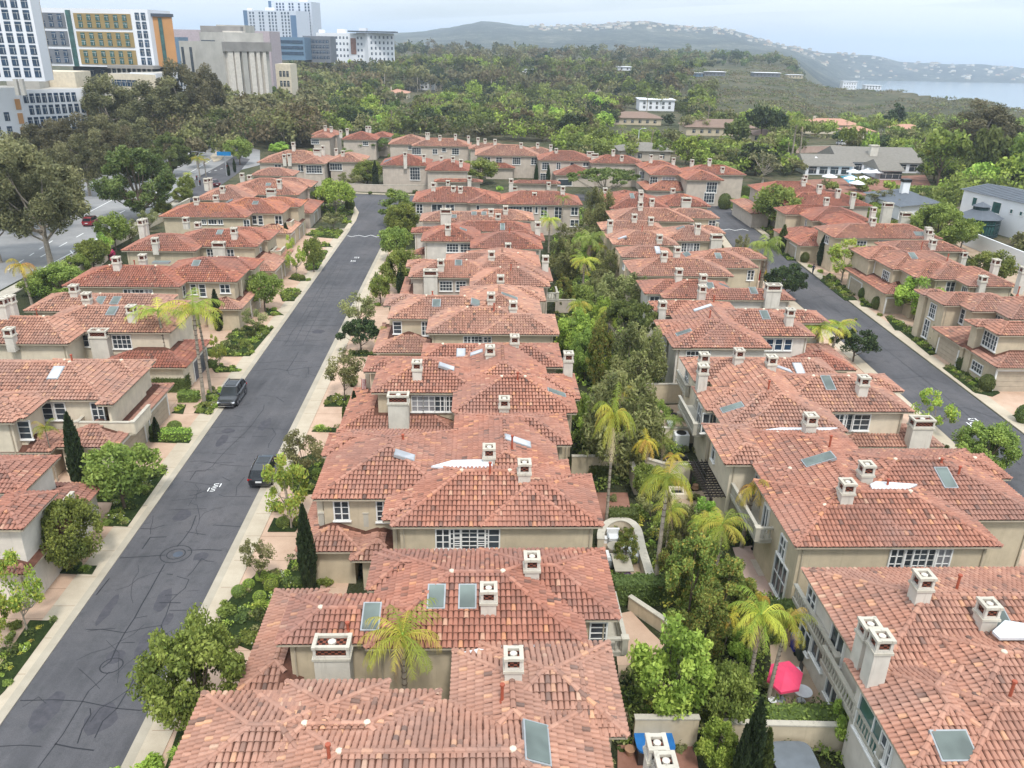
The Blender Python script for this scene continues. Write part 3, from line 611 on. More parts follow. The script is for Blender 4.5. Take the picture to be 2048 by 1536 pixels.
# ---- sealed cracks, joints and lettering on the left street (children of the street)
def strip(mb,pts,w,z,mat,world=False):
    P=[(Vector((x,y,z)) if world else gp(x,y,z)) for x,y in pts]; 
    # subdivide with wobble
    Q=[P[0]]
    for a,b in zip(P,P[1:]):
        n=max(1,int((b-a).length/1.2))
        for i in range(1,n+1): q=a.lerp(b,i/n); Q.append(q+(Vector((random.uniform(-.07,.07),random.uniform(-.07,.07),0)) if i<n else Vector()))
    for i,(a,b) in enumerate(zip(Q,Q[1:])):
        d=(b-a); 
        if d.length<1e-4: continue
        d.normalize(); s=Vector((-d.y,d.x,0))*w/2; d=d*w*.4; a=a-d; b=b+d; e=Vector((0,0,(i%2)*.0015))
        mb.quad(a-s+e,b-s+e,b+s+e,a+s+e,mat)
Z6=lambda l:[(x/3.1625,1050+y/3.1625) for x,y in l]
Z5=lambda l:[(380+x/5.12,700+y/5.12) for x,y in l]
f=MB()
CR=[Z6(l) for l in [[(130,1110),(350,1105),(520,1115),(740,1160),(880,1172),(945,1165)],[(240,1536),(400,1320),(525,1110),(560,1050),(640,980),(690,930)],[(650,900),(700,860),(790,680),(850,590),(1040,250)],[(545,660),(650,660),(790,682),(920,650),(1020,635)],[(600,1345),(650,1240),(740,1160),(800,1060),(870,930),(930,825),(960,870),(1020,885)],[(1020,635),(1030,680),(1060,690)],[(1020,635),(1050,570),(1080,480),(1120,440),(1170,400),(1195,345),(1120,325)],[(1185,325),(1220,290),(1275,212),(1310,228),(1350,230)],[(760,208),(900,200),(1045,190)],[(1190,160),(1300,155),(1400,160)],[(1120,135),(1160,90),(1210,20),(1240,-60)],[(1180,42),(1300,62)],[(900,150),(950,78),(1050,75)],[(0,1400),(130,1392),(260,1400)],[(350,1385),(470,1410),(590,1425)],[(490,1380),(520,1290),(575,1200),(570,1160)],[(850,590),(930,575)],[(770,745),(850,742)],[(1045,445),(1120,440)],[(1010,490),(1140,492)],[(1075,540),(1215,538)],[(1060,310),(1090,312)],[(610,440),(690,340)],[(860,20),(960,25),(1040,0)],[(1350,0),(1520,10)]]]
CR+=[Z5(l) for l in [[(0,1140),(150,1135),(230,1155),(380,1180),(560,1190),(700,1185)],[(150,1240),(230,1190),(260,1150),(340,1060),(450,950),(560,850),(640,760),(750,610),(760,560)],[(215,795),(400,780),(640,785),(780,800),(1000,815)],[(0,1330),(60,1240),(150,1240)],[(430,893),(560,893)],[(640,885),(780,885)],[(800,1000),(810,960),(880,860),(840,800)],[(690,130),(830,125),(960,112),(1200,118)],[(990,215),(1040,140),(1110,20)],[(620,215),(780,200),(870,190),(1000,210),(1120,190),(1210,180),(1370,165)],[(1000,210),(1015,250),(1120,260)],[(1215,180),(1215,245),(1320,270)],[(0,1490),(60,1480),(130,1450),(300,1400)],[(300,1480),(350,1500),(620,1500)],[(330,1300),(410,1340)],[(470,1490),(480,1400),(560,1300)],[(720,355),(790,320)],[(880,480),(960,530)]]]
for l in CR: strip(f,l,random.uniform(.05,.09),.026,'crack_tar')
for k in range(26):      # fainter far joints
    y=690-k*9.5; xl=282+(1050-y)/1.415; xr=487+(1050-y)/2.025
    if y<470: break
    if k%2==0: strip(f,[(282+(1050-(y+330))/1.415+(xr-xl)*random.uniform(.1,.4),y+330),(282+(1050-(y+330))/1.415+(xr-xl)*random.uniform(.5,.9),y+330+random.uniform(-8,8))],.05,.0262,'crack_tar')
    a=random.uniform(.0,.4); b=random.uniform(.55,1); q=[(xl+(xr-xl)*(a+(b-a)*t),y+random.uniform(-2,2)) for t in(0,.33,.66,1)]; strip(f,q,.09,.026,'crack_tar')
for s in range(3): strip(f,[(282+(205)*(.3+.2*s)+(1050-y)/(1.6+.2*s)*1.0,y) for y in (690,640,600,560,520)],.05,.0265,'crack_tar')
for cx,cy,r in ((352,1108,1.05),(352,1108,.62),(223,1331,.62)):
    c=gp(cx,cy,.027); strip(f,[(c.x+r*math.cos(t*math.pi/12),c.y+r*math.sin(t*math.pi/12)) for t in range(25)],.07,.0275,'crack_tar',True)
random.seed(33)
for k in range(26):      # short branching cracks
    y=random.uniform(500,1500); xl=282+(1050-y)/1.415; xr=487+(1050-y)/2.025; x=xl+(xr-xl)*random.uniform(.08,.92); p=gp(x,y); a=random.choice([0,0,1.57,1.57,.7,2.3])+random.uniform(-.4,.4); pts=[(p.x,p.y)]
    for j in range(random.randint(2,6)): a+=random.uniform(-.7,.7); q=pts[-1]; q=(q[0]+math.cos(a)*.8,q[1]+math.sin(a)*.9); u_=uv(Vector((q[0],q[1],0)))[0]; pts.append(q) if uL+.4<u_<uR-.4 else None
    if len(pts)>1: strip(f,pts,random.uniform(.025,.045),.0268+random.random()*.0006,'crack_tar',True)
f.build('sealed_crack',SL1,org=Vector())
f=MB()
for k in range(14):      # oil and repair patches
    y=random.uniform(520,1450); xl=282+(1050-y)/1.415; xr=487+(1050-y)/2.025; p=gp(xl+(xr-xl)*random.uniform(.15,.85),y,.0225+k*.0002); n=14; rx,ry=random.uniform(.3,.9),random.uniform(.5,1.6)
    f.poly([p+U*(rx*math.cos(6.283*i/n)*random.uniform(.75,1.1))+V*(ry*math.sin(6.283*i/n)*random.uniform(.75,1.1)) for i in range(n)],'asphalt_patch')
f.build('road_patch',SL1,org=Vector())
mh=MB(); c=gp(356,1109,0); mh.lathe(Vector((c.x,c.y,.0)),[(.34,0),(.34,.033)],'campus_slate',20); tag(mh.build('manhole_cover'),'round iron manhole cover in the left street inside a sealed ring','manhole')
SEG={'1':[[(0,0),(0,1)]],'5':[[(1,1),(0,1),(0,.55),(1,.5),(1,0),(0,0)]]}
def lettering(px,py,txt,w,h,flip=False,sc=.085,parent=None,gap=.25,name='road_lettering'):
    c=gp(px,py,.028); f=MB(); n=len(txt); x=-(n*w+(n-1)*gap)/2; sg=-1 if flip else 1
    for chh in txt:
        ww=w if chh!='1' else .01
        for pl in SEG[chh]:
            pts=[(c+U*sg*(x+a*ww)+V*sg*((b-.5)*h)) for a,b in pl]
            for a,b in zip(pts,pts[1:]):
                d=(b-a).normalized(); s=Vector((-d.y,d.x,0))*sc/2; e=d*sc/2; f.quad(a-s-e,b-s+e,b+s+e,a+s-e,'paint_line')
        x+=ww+gap
    f.build(name,parent,org=Vector())
lettering(427,979,'15',.30,.5,False,.085,SL1,.2); lettering(431,970.5,'15',.30,.5,True,.085,SL1,.2)
lettering(709,522,'15',.4,.8,False,.12,SL1); lettering(711,515,'15',.4,.8,True,.12,SL1)
lettering(1943,841,'15',.5,.9,True,.13,SR1); lettering(1951,849,'15',.5,.9,False,.13,SR1)
f=MB(); Zb=lambda l:[(400+x/4.3875,350+y/4.3875) for x,y in l]
for dy in (0,): strip(f,Zb([(1295,533),(1330,541),(1390,528),(1450,541),(1500,527),(1550,543),(1600,535)]),.16,.027,'paint_line')
f.build('speed_hump_marking',SL1,org=Vector())
f=MB(); strip(f,[(1436,457),(1448,460),(1458,458),(1470,461),(1485,458),(1496,461)],.2,.03,'paint_line'); f.build('speed_hump_marking',SR1,org=Vector())
f=MB()
for l in [[(1640,600),(1700,640),(1760,690),(1850,760),(1960,850),(2040,930)],[(1700,690),(1760,700),(1830,700)],[(1770,760),(1850,752),(1900,770)],[(1860,820),(1930,815),(2000,840)],[(1610,600),(1660,590),(1700,610)],[(1560,560),(1610,556),(1650,570)],[(1900,870),(1960,880),(2040,875)],[(1520,510),(1560,505),(1590,520)],[(1730,660),(1760,640)],[(1960,900),(1990,870),(2020,830)],[(1500,475),(1600,560),(1680,625)]]: strip(f,l,.07,.03,'crack_tar')
f.build('sealed_crack',SR1,org=Vector())
# ---- the wide avenue on the left
AR=sheet('avenue',[(-900,640),(-300,480),(0,405),(150,362),(240,330),(321,306),(400,275),(444,262),(480,246),(540,232),(600,222),(700,214),(700,218),(610,232),(560,248),(500,268),(470,290),(520,300),(520,330),(480,340),(450,350),(400,372),(362,392),(330,410),(219,466),(70,543),(-60,612),(-500,860)],.03,'asphalt_pale')
CSs=sheet('cross_street',[(372,372),(400,352),(440,330),(470,312),(500,318),(478,345),(440,372),(415,392),(380,402)],.036,'asphalt')
f=MB()
def dash(a,b,n,w=.22,fill=.45,z=.045):
    A,B=gp(*a,z),gp(*b,z); d=(B-A)
    for i in range(n):
        p=A+d*(i/n); q=A+d*((i+fill)/n); s=Vector((-d.y,d.x,0)).normalized()*w/2; f.quad(p-s,q-s,q+s,p+s,'paint_line')
Z4=lambda x,y:(x/3.84,350+y/3.84); Z1_=lambda x,y:(x/2.926,y/2.926)
dash(Z4(270,745),Z4(830,450),1,fill=1); dash(Z4(380,700),Z4(835,435),1,fill=1,w=.16); dash(Z4(540,580),Z4(565,610),1,fill=1,z=.047); dash(Z4(800,440),Z4(830,460),1,fill=1,z=.047)
dash(Z4(310,630),Z4(1250,110),9); dash(Z4(590,335),Z4(920,160),1,fill=1); dash(Z4(60,730),Z4(440,480),5)
dash(Z1_(990,960),Z1_(1300,800),1,fill=1); dash(Z1_(1030,985),Z1_(1320,820),8); dash(Z1_(1060,1040),Z1_(1330,880),1,fill=1); dash(Z1_(940,925),Z1_(1280,785),1,fill=1,w=.3); dash(Z1_(1170,900),Z1_(1200,870),1,fill=1); dash(Z1_(1040,1010),Z1_(1170,1010),3); dash(Z1_(1220,1010),Z1_(1320,980),3)
f.build('lane_marking',AR,org=Vector())
band('pavement',[(-500,866),(-60,618),(70,549),(219,472),(330,414),(365,395)],2.2,.16,'concrete',1,.15)
band('pavement',[(-300,474),(0,401),(150,359),(240,327),(321,304),(400,273),(444,260),(540,230),(700,212)],2.5,.16,'concrete',-1,.15)
f=MB(); P=[gp(x,y) for x,y in [Z1_(1230,920),Z1_(1270,880),Z1_(1320,850),Z1_(1325,900),Z1_(1290,940),Z1_(1250,950)]]; f.prism(P,0,.18,'walk_beige'); tag(f.build('traffic_island',None,org=Vector()),None,None,None,'structure')
# ================= centre-left row (between the left street and the gardens), near to far
GL='townhouses of the centre-left row'
h=House('nearest terracotta roofed townhouse filling the bottom centre of the picture',[
 ('B',512,1385,880,1386,1449),('R',499,1452,558,1452,3.0),('R',679,1504,1026,1504,4.2),('N',895,1560,1165,1560,1302),('B',960,1288,1217,1287,1339),('N',1100,1468,1252,1468,1300),
 ('B',575,1365,778,1364,1420)],tone=.03,group=GL)

h.ch(1026,1352,'S',1.6).sky(1071,1490,2.0,1.0).vent(1004,1405,1.0).vent(659,1524,.9)
h.ch(1315,1480,'T',0,5,8.).ch(1333,1516,'T',0,5,8.)
h.win(1230,1500,.8,1.6,1,3,'R')
h=House('townhouse with two grey skylights by its chimney and a yellow palm in front',[
 ('W',730,1297,1175,1295,1145),('W',553,1287,900,1290,1217),('W',960,1240,1240,1242,1132),('W',734,1180,900,1182,1125),('L',477,1382,600,1382,1182,{'z':3.2}),('L',520,1378,900,1378,1290,{'z':2.6})],tone=.0,group=GL)
h.sky(873,1196,.8,1.35).sky(935,1196,.8,1.35).sky(743,1236,.8,1.5).ch(977,1220,'S',1.7).ch(1063,1150,'S',1.5).vent(696,1262,.5)
h.ch(672,1376,'W',3.4,z=3.4).win(1196,1265,.9,1.5,1,4,'F').bal(1190,1305,1.6,4,3.0)
h.flat([(915,1306),(985,1291),(1100,1289),(1168,1297),(1090,1308)],6.0)
h=House('townhouse with white folding doors under the eave and a small stone balcony at left',[
 ('W',782,1054,1160,1054,943),('W',960,1054,1206,1054,969),('W',765,1042,870,1042,992),('W',625,999,905,999,879),('N',899,995,1127,990,828),('W',644,913,760,913,876),('W',980,891,1143,891,836),
 ('L',592,1103,724,1105,1000),('L',700,1122,800,1122,1045,{'z':2.7})],tone=.0,group=GL)
h.win(886,1073,.9,1.5,2,3).win(910,1073,.7,1.5,1,4).win(939,1073,2.0,1.6,4,5).win(966,1073,.7,1.5,1,4).win(985,1073,.9,1.5,1,3)
h.bal(645,1050,3.0,2.4,3.4).win(683,1015,1.0,1.5,2,3).win(766,1000,.9,1.6,2,4)
h.post(644,1047,3.4,5.6,.2).post(714,1048,3.4,5.6,.2)
h.sky(808,914,.75,1.3,'skylight_white').ch(978,925,'S',1.5).ch(1048,962,'S',1.7).vent(806,880,.4).vent(980,950,.9).sky(1034,885,.8,1.9,'skylight_white').vent(1024,900,1.1)
h.flat([(862,932),(905,920),(985,918),(985,934),(925,938)],6.3)
h=House('townhouse with wide white chimney before paired white windows, flag by its entrance',[
 ('W',742,786,960,787,718),('W',905,825,1154,828,755),('W',727,745,800,745,716),('W',1030,799,1160,799,753),('N',915,800,1097,775,690),('W',990,735,1126,735,689),('W',843,718,1000,718,690),('L',679,860,905,860,778)],tone=.0,group=GL)
h.win(835,807,1.0,1.5,2,3,'F','curtained_glass').win(858,807,1.0,1.5,2,3,'F','curtained_glass').win(881,807,1.0,1.5,2,3).win(899,807,.9,1.5,2,3)
h.ch(799,852,'W',3.4).ch(835,757,'S',1.9).ch(980,716,'S',1.4).ch(1029,694,'S',1.4).ch(1135,752,'S',2.6).ch(1008,832,'S',1.9).sky(892,736,.8,1.3,'skylight_white').sky(922,708,.7,1.1,'skylight_white').sky(954,708,.7,1.1,'skylight_white').vent(1035,763,.8).sky(1112,788,.7,1.5)
h.post(737,785,2.9,5.6,.2)
h=House('townhouse with a large flat skylight box between its ridge chimneys, behind the small round tree',[
 ('W',776,638,1000,640,593),('W',853,667,1080,669,616),('W',767,613,850,613,590),('W',960,669,1118,670,629),('N',915,645,1085,640,576),('W',990,603,1091,603,575),('L',746,706,880,706,648)],tone=.0,group=GL)
h.win(795,655,.9,1.4,1,3).win(850,655,.7,1.6,2,3).win(935,677,.8,1.0,2,3).win(953,677,1.2,1.0,3,3).win(975,677,.8,1.0,2,3)
h.sky(873,608,.8,1.2).sky(951,607,2.0,1.0).ch(982,608,'S',1.5).ch(1026,627,'S',1.6).vent(988,622,.8).vent(865,590,.4).sky(1018,594,.6,1.8)
h=House('grey townhouse with wide chimney left of two paned windows, slender cypress at its left',[
 ('W',817,556,990,556,521),('W',940,572,1100,575,536),('W',812,535,880,535,520),('W',1000,563,1105,563,533),('W',890,532,1081,534,507),('N',930,555,1081,550,505),('L',797,600,945,600,556)],wall='stucco_grey',tone=-.02,group=GL)
h.win(892,572,1.6,1.3,4,3).win(922,572,1.3,1.3,3,3).ch(862,585,'W',3.4).ch(882,541,'S',1.7).ch(983,520,'S',1.4).ch(1001,572,'S',1.6).sky(917,527,.8,1.1).ch(1090,543,'S',2.4).vent(1022,540,.7).bal(1090,600,1.6,3,3.)
h=House('light walled townhouse with two dark paned windows, sixth from camera in centre-left row',[
 ('W',842,483,960,484,449),('W',941,498,1085,498,465),('W',822,466,880,466,455),('W',1000,480,1090,485,463),('W',900,462,1063,465,443),('L',826,510,940,510,478)],wall='stucco_light',tone=.0,group=GL)
h.win(905,495,1.8,1.3,4,3).win(931,495,1.6,1.3,3,3).win(1031,504,.6,.6,1,1).win(1050,504,1.0,.6,3,1).ch(896,470,'S',1.8).ch(1016,505,'S',1.6).ch(1075,471,'S',2.4).sky(926,460,.8,1.0).vent(1019,466,.7).sky(1005,455,.6,1.8)
h=House('low townhouse roof with three small skylights just before the end terrace',[
 ('W',839,444,1000,444,424),('W',930,441,1068,441,420)],wall='stucco_light',tone=.02,group=GL)
h.ch(892,447,'W',2.8).ch(982,434,'S',1.6).ch(996,443,'S',1.5).sky(908,434,.7,.9).sky(948,428,.7,.9).sky(968,428,.7,.9).ch(1011,428,'S',1.6)
h=House('end terrace with balconies and twin chimneys facing the camera across the row',[
 ('W',825,404,1000,407,375),('W',850,403,905,405,381),('W',993,409,1165,411,383),('W',935,407,1010,408,380),('B',870,360,965,362,366),('B',1025,362,1120,366,372)],wall='stucco_grey',tone=-.03,group=GL)
h.win(839,414,1.2,1.8,2,3).win(874,414,2.0,2.2,2,2).win(900,412,1.6,2.0,2,3).win(956,414,.6,.9,1,1).win(1026,416,3.4,1.2,6,2).win(1056,416,1.6,1.9,3,3).win(1088,418,1.2,1.9,2,3).win(1117,424,1.5,2.2,2,3).win(1149,420,1.3,1.5,2,2)
h.win(1149,446,1.6,1.2,2,2).win(1073,416,.5,1.2,1,1).bal(860,432,4,1.4,2.9).bal(1105,438,5,1.5,2.7)
h.ch(907,402,'S',3.2,z=5.4).ch(921,403,'S',3.2,z=5.4).ch(867,383,'S',1.8).ch(896,374,'S',1.6).ch(939,372,'S',2.4).ch(1022,378,'S',2.3).ch(1026,385,'W',1.5).ch(1097,374,'S',1.2).ch(1125,390,'S',1.9).ch(1069,390,'S',.6)
# ================= centre-right row
GC='townhouses of the centre-right row'
h=House('townhouse in the bottom right corner with four white chimneys and long stone balcony',[
 ('W',1701,1283,1940,1283,1177),('B',1603,1137,2130,1141,1192),('N',1868,1440,2080,1440,1150),('W',1822,1550,2090,1550,1385),('W',1925,1560,2300,1560,1411),('R',2003,1302,2300,1310,4.2)],wall='stucco_light',tone=.05,group=GC)
h.ch(1836,1200,'S',1.9).ch(1966,1252,'S',1.7).ch(1722,1330,'S',2.9).ch(1742,1365,'S',3.1).sky(2001,1248,.8,1.6).sky(1905,1494,1.5,1.2).vent(1912,1182,1.0).vent(2018,1398,1.0).flat([(1985,1262),(2010,1240),(2060,1248),(2060,1276),(2000,1276)],7.4)
h.win(1625,1200,1.2,1.4,2,2,'L').win(1614,1262,1.6,2.4,2,2,'L').win(1640,1290,1.6,2.4,2,2,'L').win(1678,1276,1.6,1.9,2,1,'L').bal(1668,1340,1.5,6.2,3.0).win(1745,1466,3.0,2.2,2,1,'L','glass_green').bal(1757,1530,1.5,7,3.0).win(1773,1500,1.0,1.4,2,2,'L')
h.win(1668,1370,1.4,2.3,2,1,'L')
h=House('townhouse with five white windows under its front eave and garden-side stone balcony',[
 ('W',1589,1092,2007,1097,985),('W',1589,1088,1850,1090,1013),('W',1700,1040,2095,1042,921),('W',1506,921,1700,921,868),('R',1626,874,1687,969,4.4),('W',1800,960,2021,957,918),('N',1540,985,1720,985,930),('L',1690,896,1885,893,850)],tone=.02,group=GC)
h.win(1792,1115,.9,1.7,2,3).win(1815,1115,.6,1.7,1,4).win(1838,1115,1.9,1.7,4,4).win(1862,1115,.6,1.7,1,4).win(1886,1115,.9,1.7,2,3,'F','curtained_glass')
h.ch(1688,1002,'S',1.7).ch(1727,965,'S',1.7).ch(1616,868,'S',1.8).ch(1832,893,'W',3.0).sky(1638,922,.9,2.0).sky(1890,958,.8,1.7).vent(1658,897,1.0).vent(1773,978,.7).vent(1882,928,.4).vent(1916,952,.7)
h.flat([(1740,968),(1752,962),(1835,968),(1812,980),(1745,978)],7.0).bal(1512,1080,1.4,6,3.1).win(1532,1040,1.0,2.2,2,1,'L').win(1567,1095,1.0,1.5,2,2,'L').win(1560,1155,2.2,2.6,3,2,'L').win(1520,942,1.1,1.9,2,3,'L').win(1535,960,1.1,1.5,2,3,'L').win(1483,925,2.4,2.0,4,2,'L','glass_green').bal(2018,1092,3,1.5,3.0)
h=House('townhouse beside the black pergola with stone balconies over the garden patio',[
 ('W',1449,859,1683,859,786),('W',1413,823,1560,823,780),('W',1560,824,1828,825,754),('W',1390,765,1560,765,719),('W',1540,750,1672,748,719),('R',1507,719,1557,787,4.2),('W',1680,785,1805,782,752),('L',1590,742,1711,740,702),('N',1450,930,1560,930,850)],tone=.04,wall='stucco_cream',group=GC)
h.win(1678,838,.9,1.5,2,3).win(1713,838,2.3,1.5,3,3).win(1700,838,.6,1.5,1,3).ch(1721,790,'S',2.0).ch(1475,728,'S',1.7).ch(1540,740,'S',1.6).ch(1401,782,'S',2.8).ch(1404,750,'S',2.4).sky(1565,740,.7,1.6,'skylight_white').sky(1597,740,.7,1.5,'skylight_white').sky(1655,768,.75,1.7).sky(1465,818,.8,1.7).vent(1536,782,.9).ch(1615,862,'S',1.5)
h.flat([(1500,863),(1560,855),(1675,855),(1660,862),(1560,866)],6.1).bal(1372,790,1.4,4,3.1).bal(1388,868,1.5,6,3.1).win(1415,900,1.1,2.4,2,2,'L').win(1418,845,1.2,1.8,2,2,'F').win(1375,755,1.2,1.5,2,2,'L').win(1400,830,1.2,1.8,2,2,'L').win(1432,880,.8,1.8,1,2,'L')
h=House('white-fronted townhouse with three small blue windows half hidden by a bright palm',[
 ('W',1346,697,1542,698,641),('W',1326,672,1450,672,643),('W',1430,672,1630,674,620),('W',1530,648,1657,645,622),('W',1315,632,1440,632,603),('R',1410,603,1446,644,4.0),('L',1600,720,1712,740,690)],tone=.03,wall='stucco_light',group=GC)
h.win(1386,705,1.4,1.0,3,2).win(1413,705,.8,1.0,2,2).win(1539,686,.8,1.3,1,2,'F','glass_blue').win(1557,686,.8,1.3,1,2,'F','glass_blue').win(1576,686,.8,1.3,1,2,'F','glass_blue')
h.ch(1322,640,'S',2.5).ch(1402,598,'S',1.8).ch(1576,650,'S',2.1).sky(1406,618,.6,1.9,'skylight_white').sky(1529,632,.75,1.4).vent(1427,607,.9).vent(1419,638,.9).sky(1368,667,.6,1.5).win(1330,690,1.2,1.6,2,2,'L')
h=House('townhouse with a broad white chimney rising from its plain white front wall',[
 ('W',1326,597,1480,599,561),('W',1400,600,1590,601,579),('W',1290,589,1400,589,560)],tone=.04,wall='stucco_light',group=GC)
h.ch(1542,605,'W',2.6).ch(1356,563,'S',1.8).ch(1404,575,'S',1.9).sky(1420,573,.7,1.1).sky(1447,573,.7,1.1).sky(1506,583,.75,1.2).win(1309,596,1.2,.9,2,1)
h=House('townhouse with flat glazed roof light and dark round-crowned tree at its right end',[
 ('W',1267,553,1466,553,518),('W',1260,545,1360,545,520),('W',1380,536,1516,536,502),('W',1440,520,1530,516,497),('W',1245,517,1350,515,493)],tone=.02,group=GC)
h.win(1501,549,.9,1.4,2,3).ch(1327,523,'S',1.6).ch(1353,514,'S',1.7).sky(1374,510,1.8,.7).sky(1436,513,.7,1.2).win(1262,518,1.0,1.2,2,2).win(1249,520,1.2,1.5,2,2,'L').sky(1315,502,.6,1.7,'skylight_white')
h=House('tan townhouse with white four-light window and broad right-end chimney beside right street',[
 ('W',1226,490,1358,492,462),('W',1215,478,1300,478,461),('W',1330,482,1446,483,452),('W',1390,468,1450,467,452),('W',1204,462,1330,462,442)],tone=.02,group=GC)
h.win(1368,492,.8,1.4,2,3).win(1380,492,1.0,1.4,2,3,'F','curtained_glass').win(1393,492,.9,1.4,2,3).ch(1430,500,'W',2.8).ch(1219,467,'S',2.4).ch(1268,444,'S',1.5).ch(1301,450,'S',1.5).ch(1394,468,'S',1.9).ch(1318,486,'S',1.5).sky(1361,457,.7,1.1).sky(1245,477,.6,1.2,'skylight_white').vent(1284,463,.8)
h=House('townhouse with a small columned balcony at its right corner where the right street bends',[
 ('W',1226,443,1387,443,417),('W',1330,438,1437,436,418)],tone=.03,group=GC)
h.win(1424,445,1.2,1.0,2,2).bal(1411,457,2.2,1.4,2.9).ch(1280,420,'S',1.6).win(1383,449,.6,.9,1,1)
h=House('farthest townhouse of the centre-right row with twin chimneys and a broad right-end chimney',[
 ('W',1222,420,1340,418,383),('W',1320,414,1420,413,389),('W',1212,404,1300,404,382)],tone=.0,group=GC)
h.ch(1281,402,'S',1.9).ch(1281,388,'S',.9).ch(1303,412,'S',1.6).ch(1371,416,'W',2.2).ch(1345,388,'S',1.3).ch(1210,388,'S',1.4).sky(1264,393,.6,1.7)
# ================= left row (garages on the left street)
GA='townhouses of the left row'
h=House('partly seen townhouse at the left edge, red roof slope above its garage',[
 ('W',-170,990,49,984,925),('N',-150,1160,62,1140,968,{'z':2.9}),('N',-60,1060,45,1060,985)],tone=.02,wall='stucco_light',group=GA)
h.bal(32,1040,3.0,2.0,3.2,True)
GA1=h
h=House('townhouse with solid stucco balconies and two beige garage doors, tall cypress in front',[
 ('W',-230,800,206,800,725),('W',60,756,276,756,722),('W',-120,846,28,846,790),('W',-60,838,50,838,800),('N',150,850,262,775,735,{'wall':True}),('L',100,895,232,896,768),('L',-60,905,101,905,862)],tone=.04,wall='stucco_cream',group=GA)
h.win(95,818,.9,1.6,1,3).win(121,818,.9,1.6,1,3).win(195,815,1.0,1.8,2,3).win(48,852,1.0,1.6,1,3).win(56,915,1.4,1.2,2,2)
h.bal(158,865,4.6,3.4,3.1,True).sky(113,748,.8,1.5,'skylight_white').vent(145,725,.7).gar(268,880,4.4,2.1,'R').gar(318,835,4.4,2.1,'R')
h=House('townhouse behind three tall slim palms with a big square white chimney at its front',[
 ('W',60,664,341,666,613),('W',-120,688,137,688,634),('W',47,623,190,623,587),('W',150,612,331,612,589),('W',280,640,345,635,600),('L',195,735,372,736,681),('L',150,712,300,712,682)],tone=.03,wall='stucco_cream',group=GA)
h.win(244,681,1.9,1.5,4,3).win(168,673,.9,1.3,1,2).ch(207,713,'W',3.3).ch(267,643,'S',2.0).ch(176,608,'S',1.5).ch(151,592,'S',1.5).ch(25,690,'S',2.0).sky(201,603,.8,1.3).sky(232,603,.8,1.3).sky(225,624,.8,1.3).vent(75,633,.8).ch(12,636,'S',2.4).ch(27,630,'S',2.4).gar(401,730,4.2,2.1,'R','garage_dark')
h=House('townhouse with columned balustrade balcony, next beyond the tall slim palms',[
 ('W',128,571,357,577,532),('W',300,564,474,564,515),('W',330,556,391,557,540),('W',380,541,510,538,515),('L',400,618,482,620,574),('L',350,600,440,600,575)],tone=.02,group=GA)
h.win(256,584,1.0,.9,2,1).win(275,584,1.6,.9,3,2).win(298,584,.9,.9,2,1,'F','curtained_glass').win(367,580,.9,1.4,1,2).win(386,568,.7,1.3,1,3).win(404,571,.8,1.6,1,3).bal(434,596,2.7,2.0,3.0).win(450,574,1.2,1.1,2,2).ch(236,540,'S',1.9).ch(288,531,'S',1.7).sky(323,526,2.0,.8).sky(393,528,.8,1.1).vent(270,532,.7).gar(510,610,4.0,2.1,'R').gar(545,580,3.6,2.1,'R')
h.post(434,596,3.0,5.6,.16).post(484,597,3.0,5.6,.16)
h=House('townhouse with broad low chimney between two white windows and plain stucco wall',[
 ('W',242,502,391,503,468),('W',330,494,514,494,459),('W',420,480,539,481,455),('L',440,541,548,544,500)],tone=.03,group=GA)
h.win(421,504,1.0,1.4,2,3).win(461,504,1.0,1.4,2,2).ch(441,515,'W',2.6).ch(313,500,'S',2.0).ch(470,478,'S',1.9).sky(440,466,.7,1.1).ch(373,450,'S',1.4).ch(397,460,'S',1.4).ch(286,470,'S',2.6).ch(292,468,'S',2.6).bal(545,515,1.2,3,3.,True).gar(575,540,3.6,2.1,'R').gar(558,556,3.4,2.1,'R').win(521,503,.8,1.3,1,2,'R')
h=House('townhouse with pale lichen-yellowed roof tiles and a solid balcony in the left row',[
 ('W',320,433,492,437,407),('W',420,427,566,427,397),('W',500,415,602,413,395),('L',500,467,582,467,437)],tone=.2,group=GA)
h.win(408,441,.7,.8,2,1).win(425,442,1.4,.8,3,1).win(441,442,.8,.8,2,1).win(493,442,1.0,1.6,2,2).win(509,436,.8,1.5,1,2).win(521,436,.8,1.6,1,3).win(557,437,1.2,1.5,2,2).bal(543,455,3.4,2.4,3.1,True).ch(394,409,'S',1.5).ch(433,405,'S',1.5).sky(459,403,1.8,.6).sky(511,407,.8,1.0).gar(602,457,3.4,2.1,'R').gar(585,470,3.0,2.1,'R')
h=House('farthest grey-walled townhouse of the left row beside the big spreading tree',[
 ('W',440,390,598,390,357),('W',385,402,500,400,369),('W',520,376,624,374,356),('W',500,352,587,352,336),('L',570,427,624,427,403)],tone=-.02,wall='stucco_grey',group=GA)
h.win(524,394,1.0,1.2,2,2).win(556,396,.7,1.2,1,2).win(615,388,1.2,1.3,2,2,'R').ch(544,400,'W',2.4).ch(560,378,'S',2.1).ch(485,358,'S',1.4).ch(500,362,'S',1.4).ch(446,386,'S',1.5).sky(537,370,.8,.9).gar(648,425,3.4,2.1,'R').gar(632,436,3.4,2.1,'R').ch(414,375,'S',2.0).ch(421,374,'S',2.0)
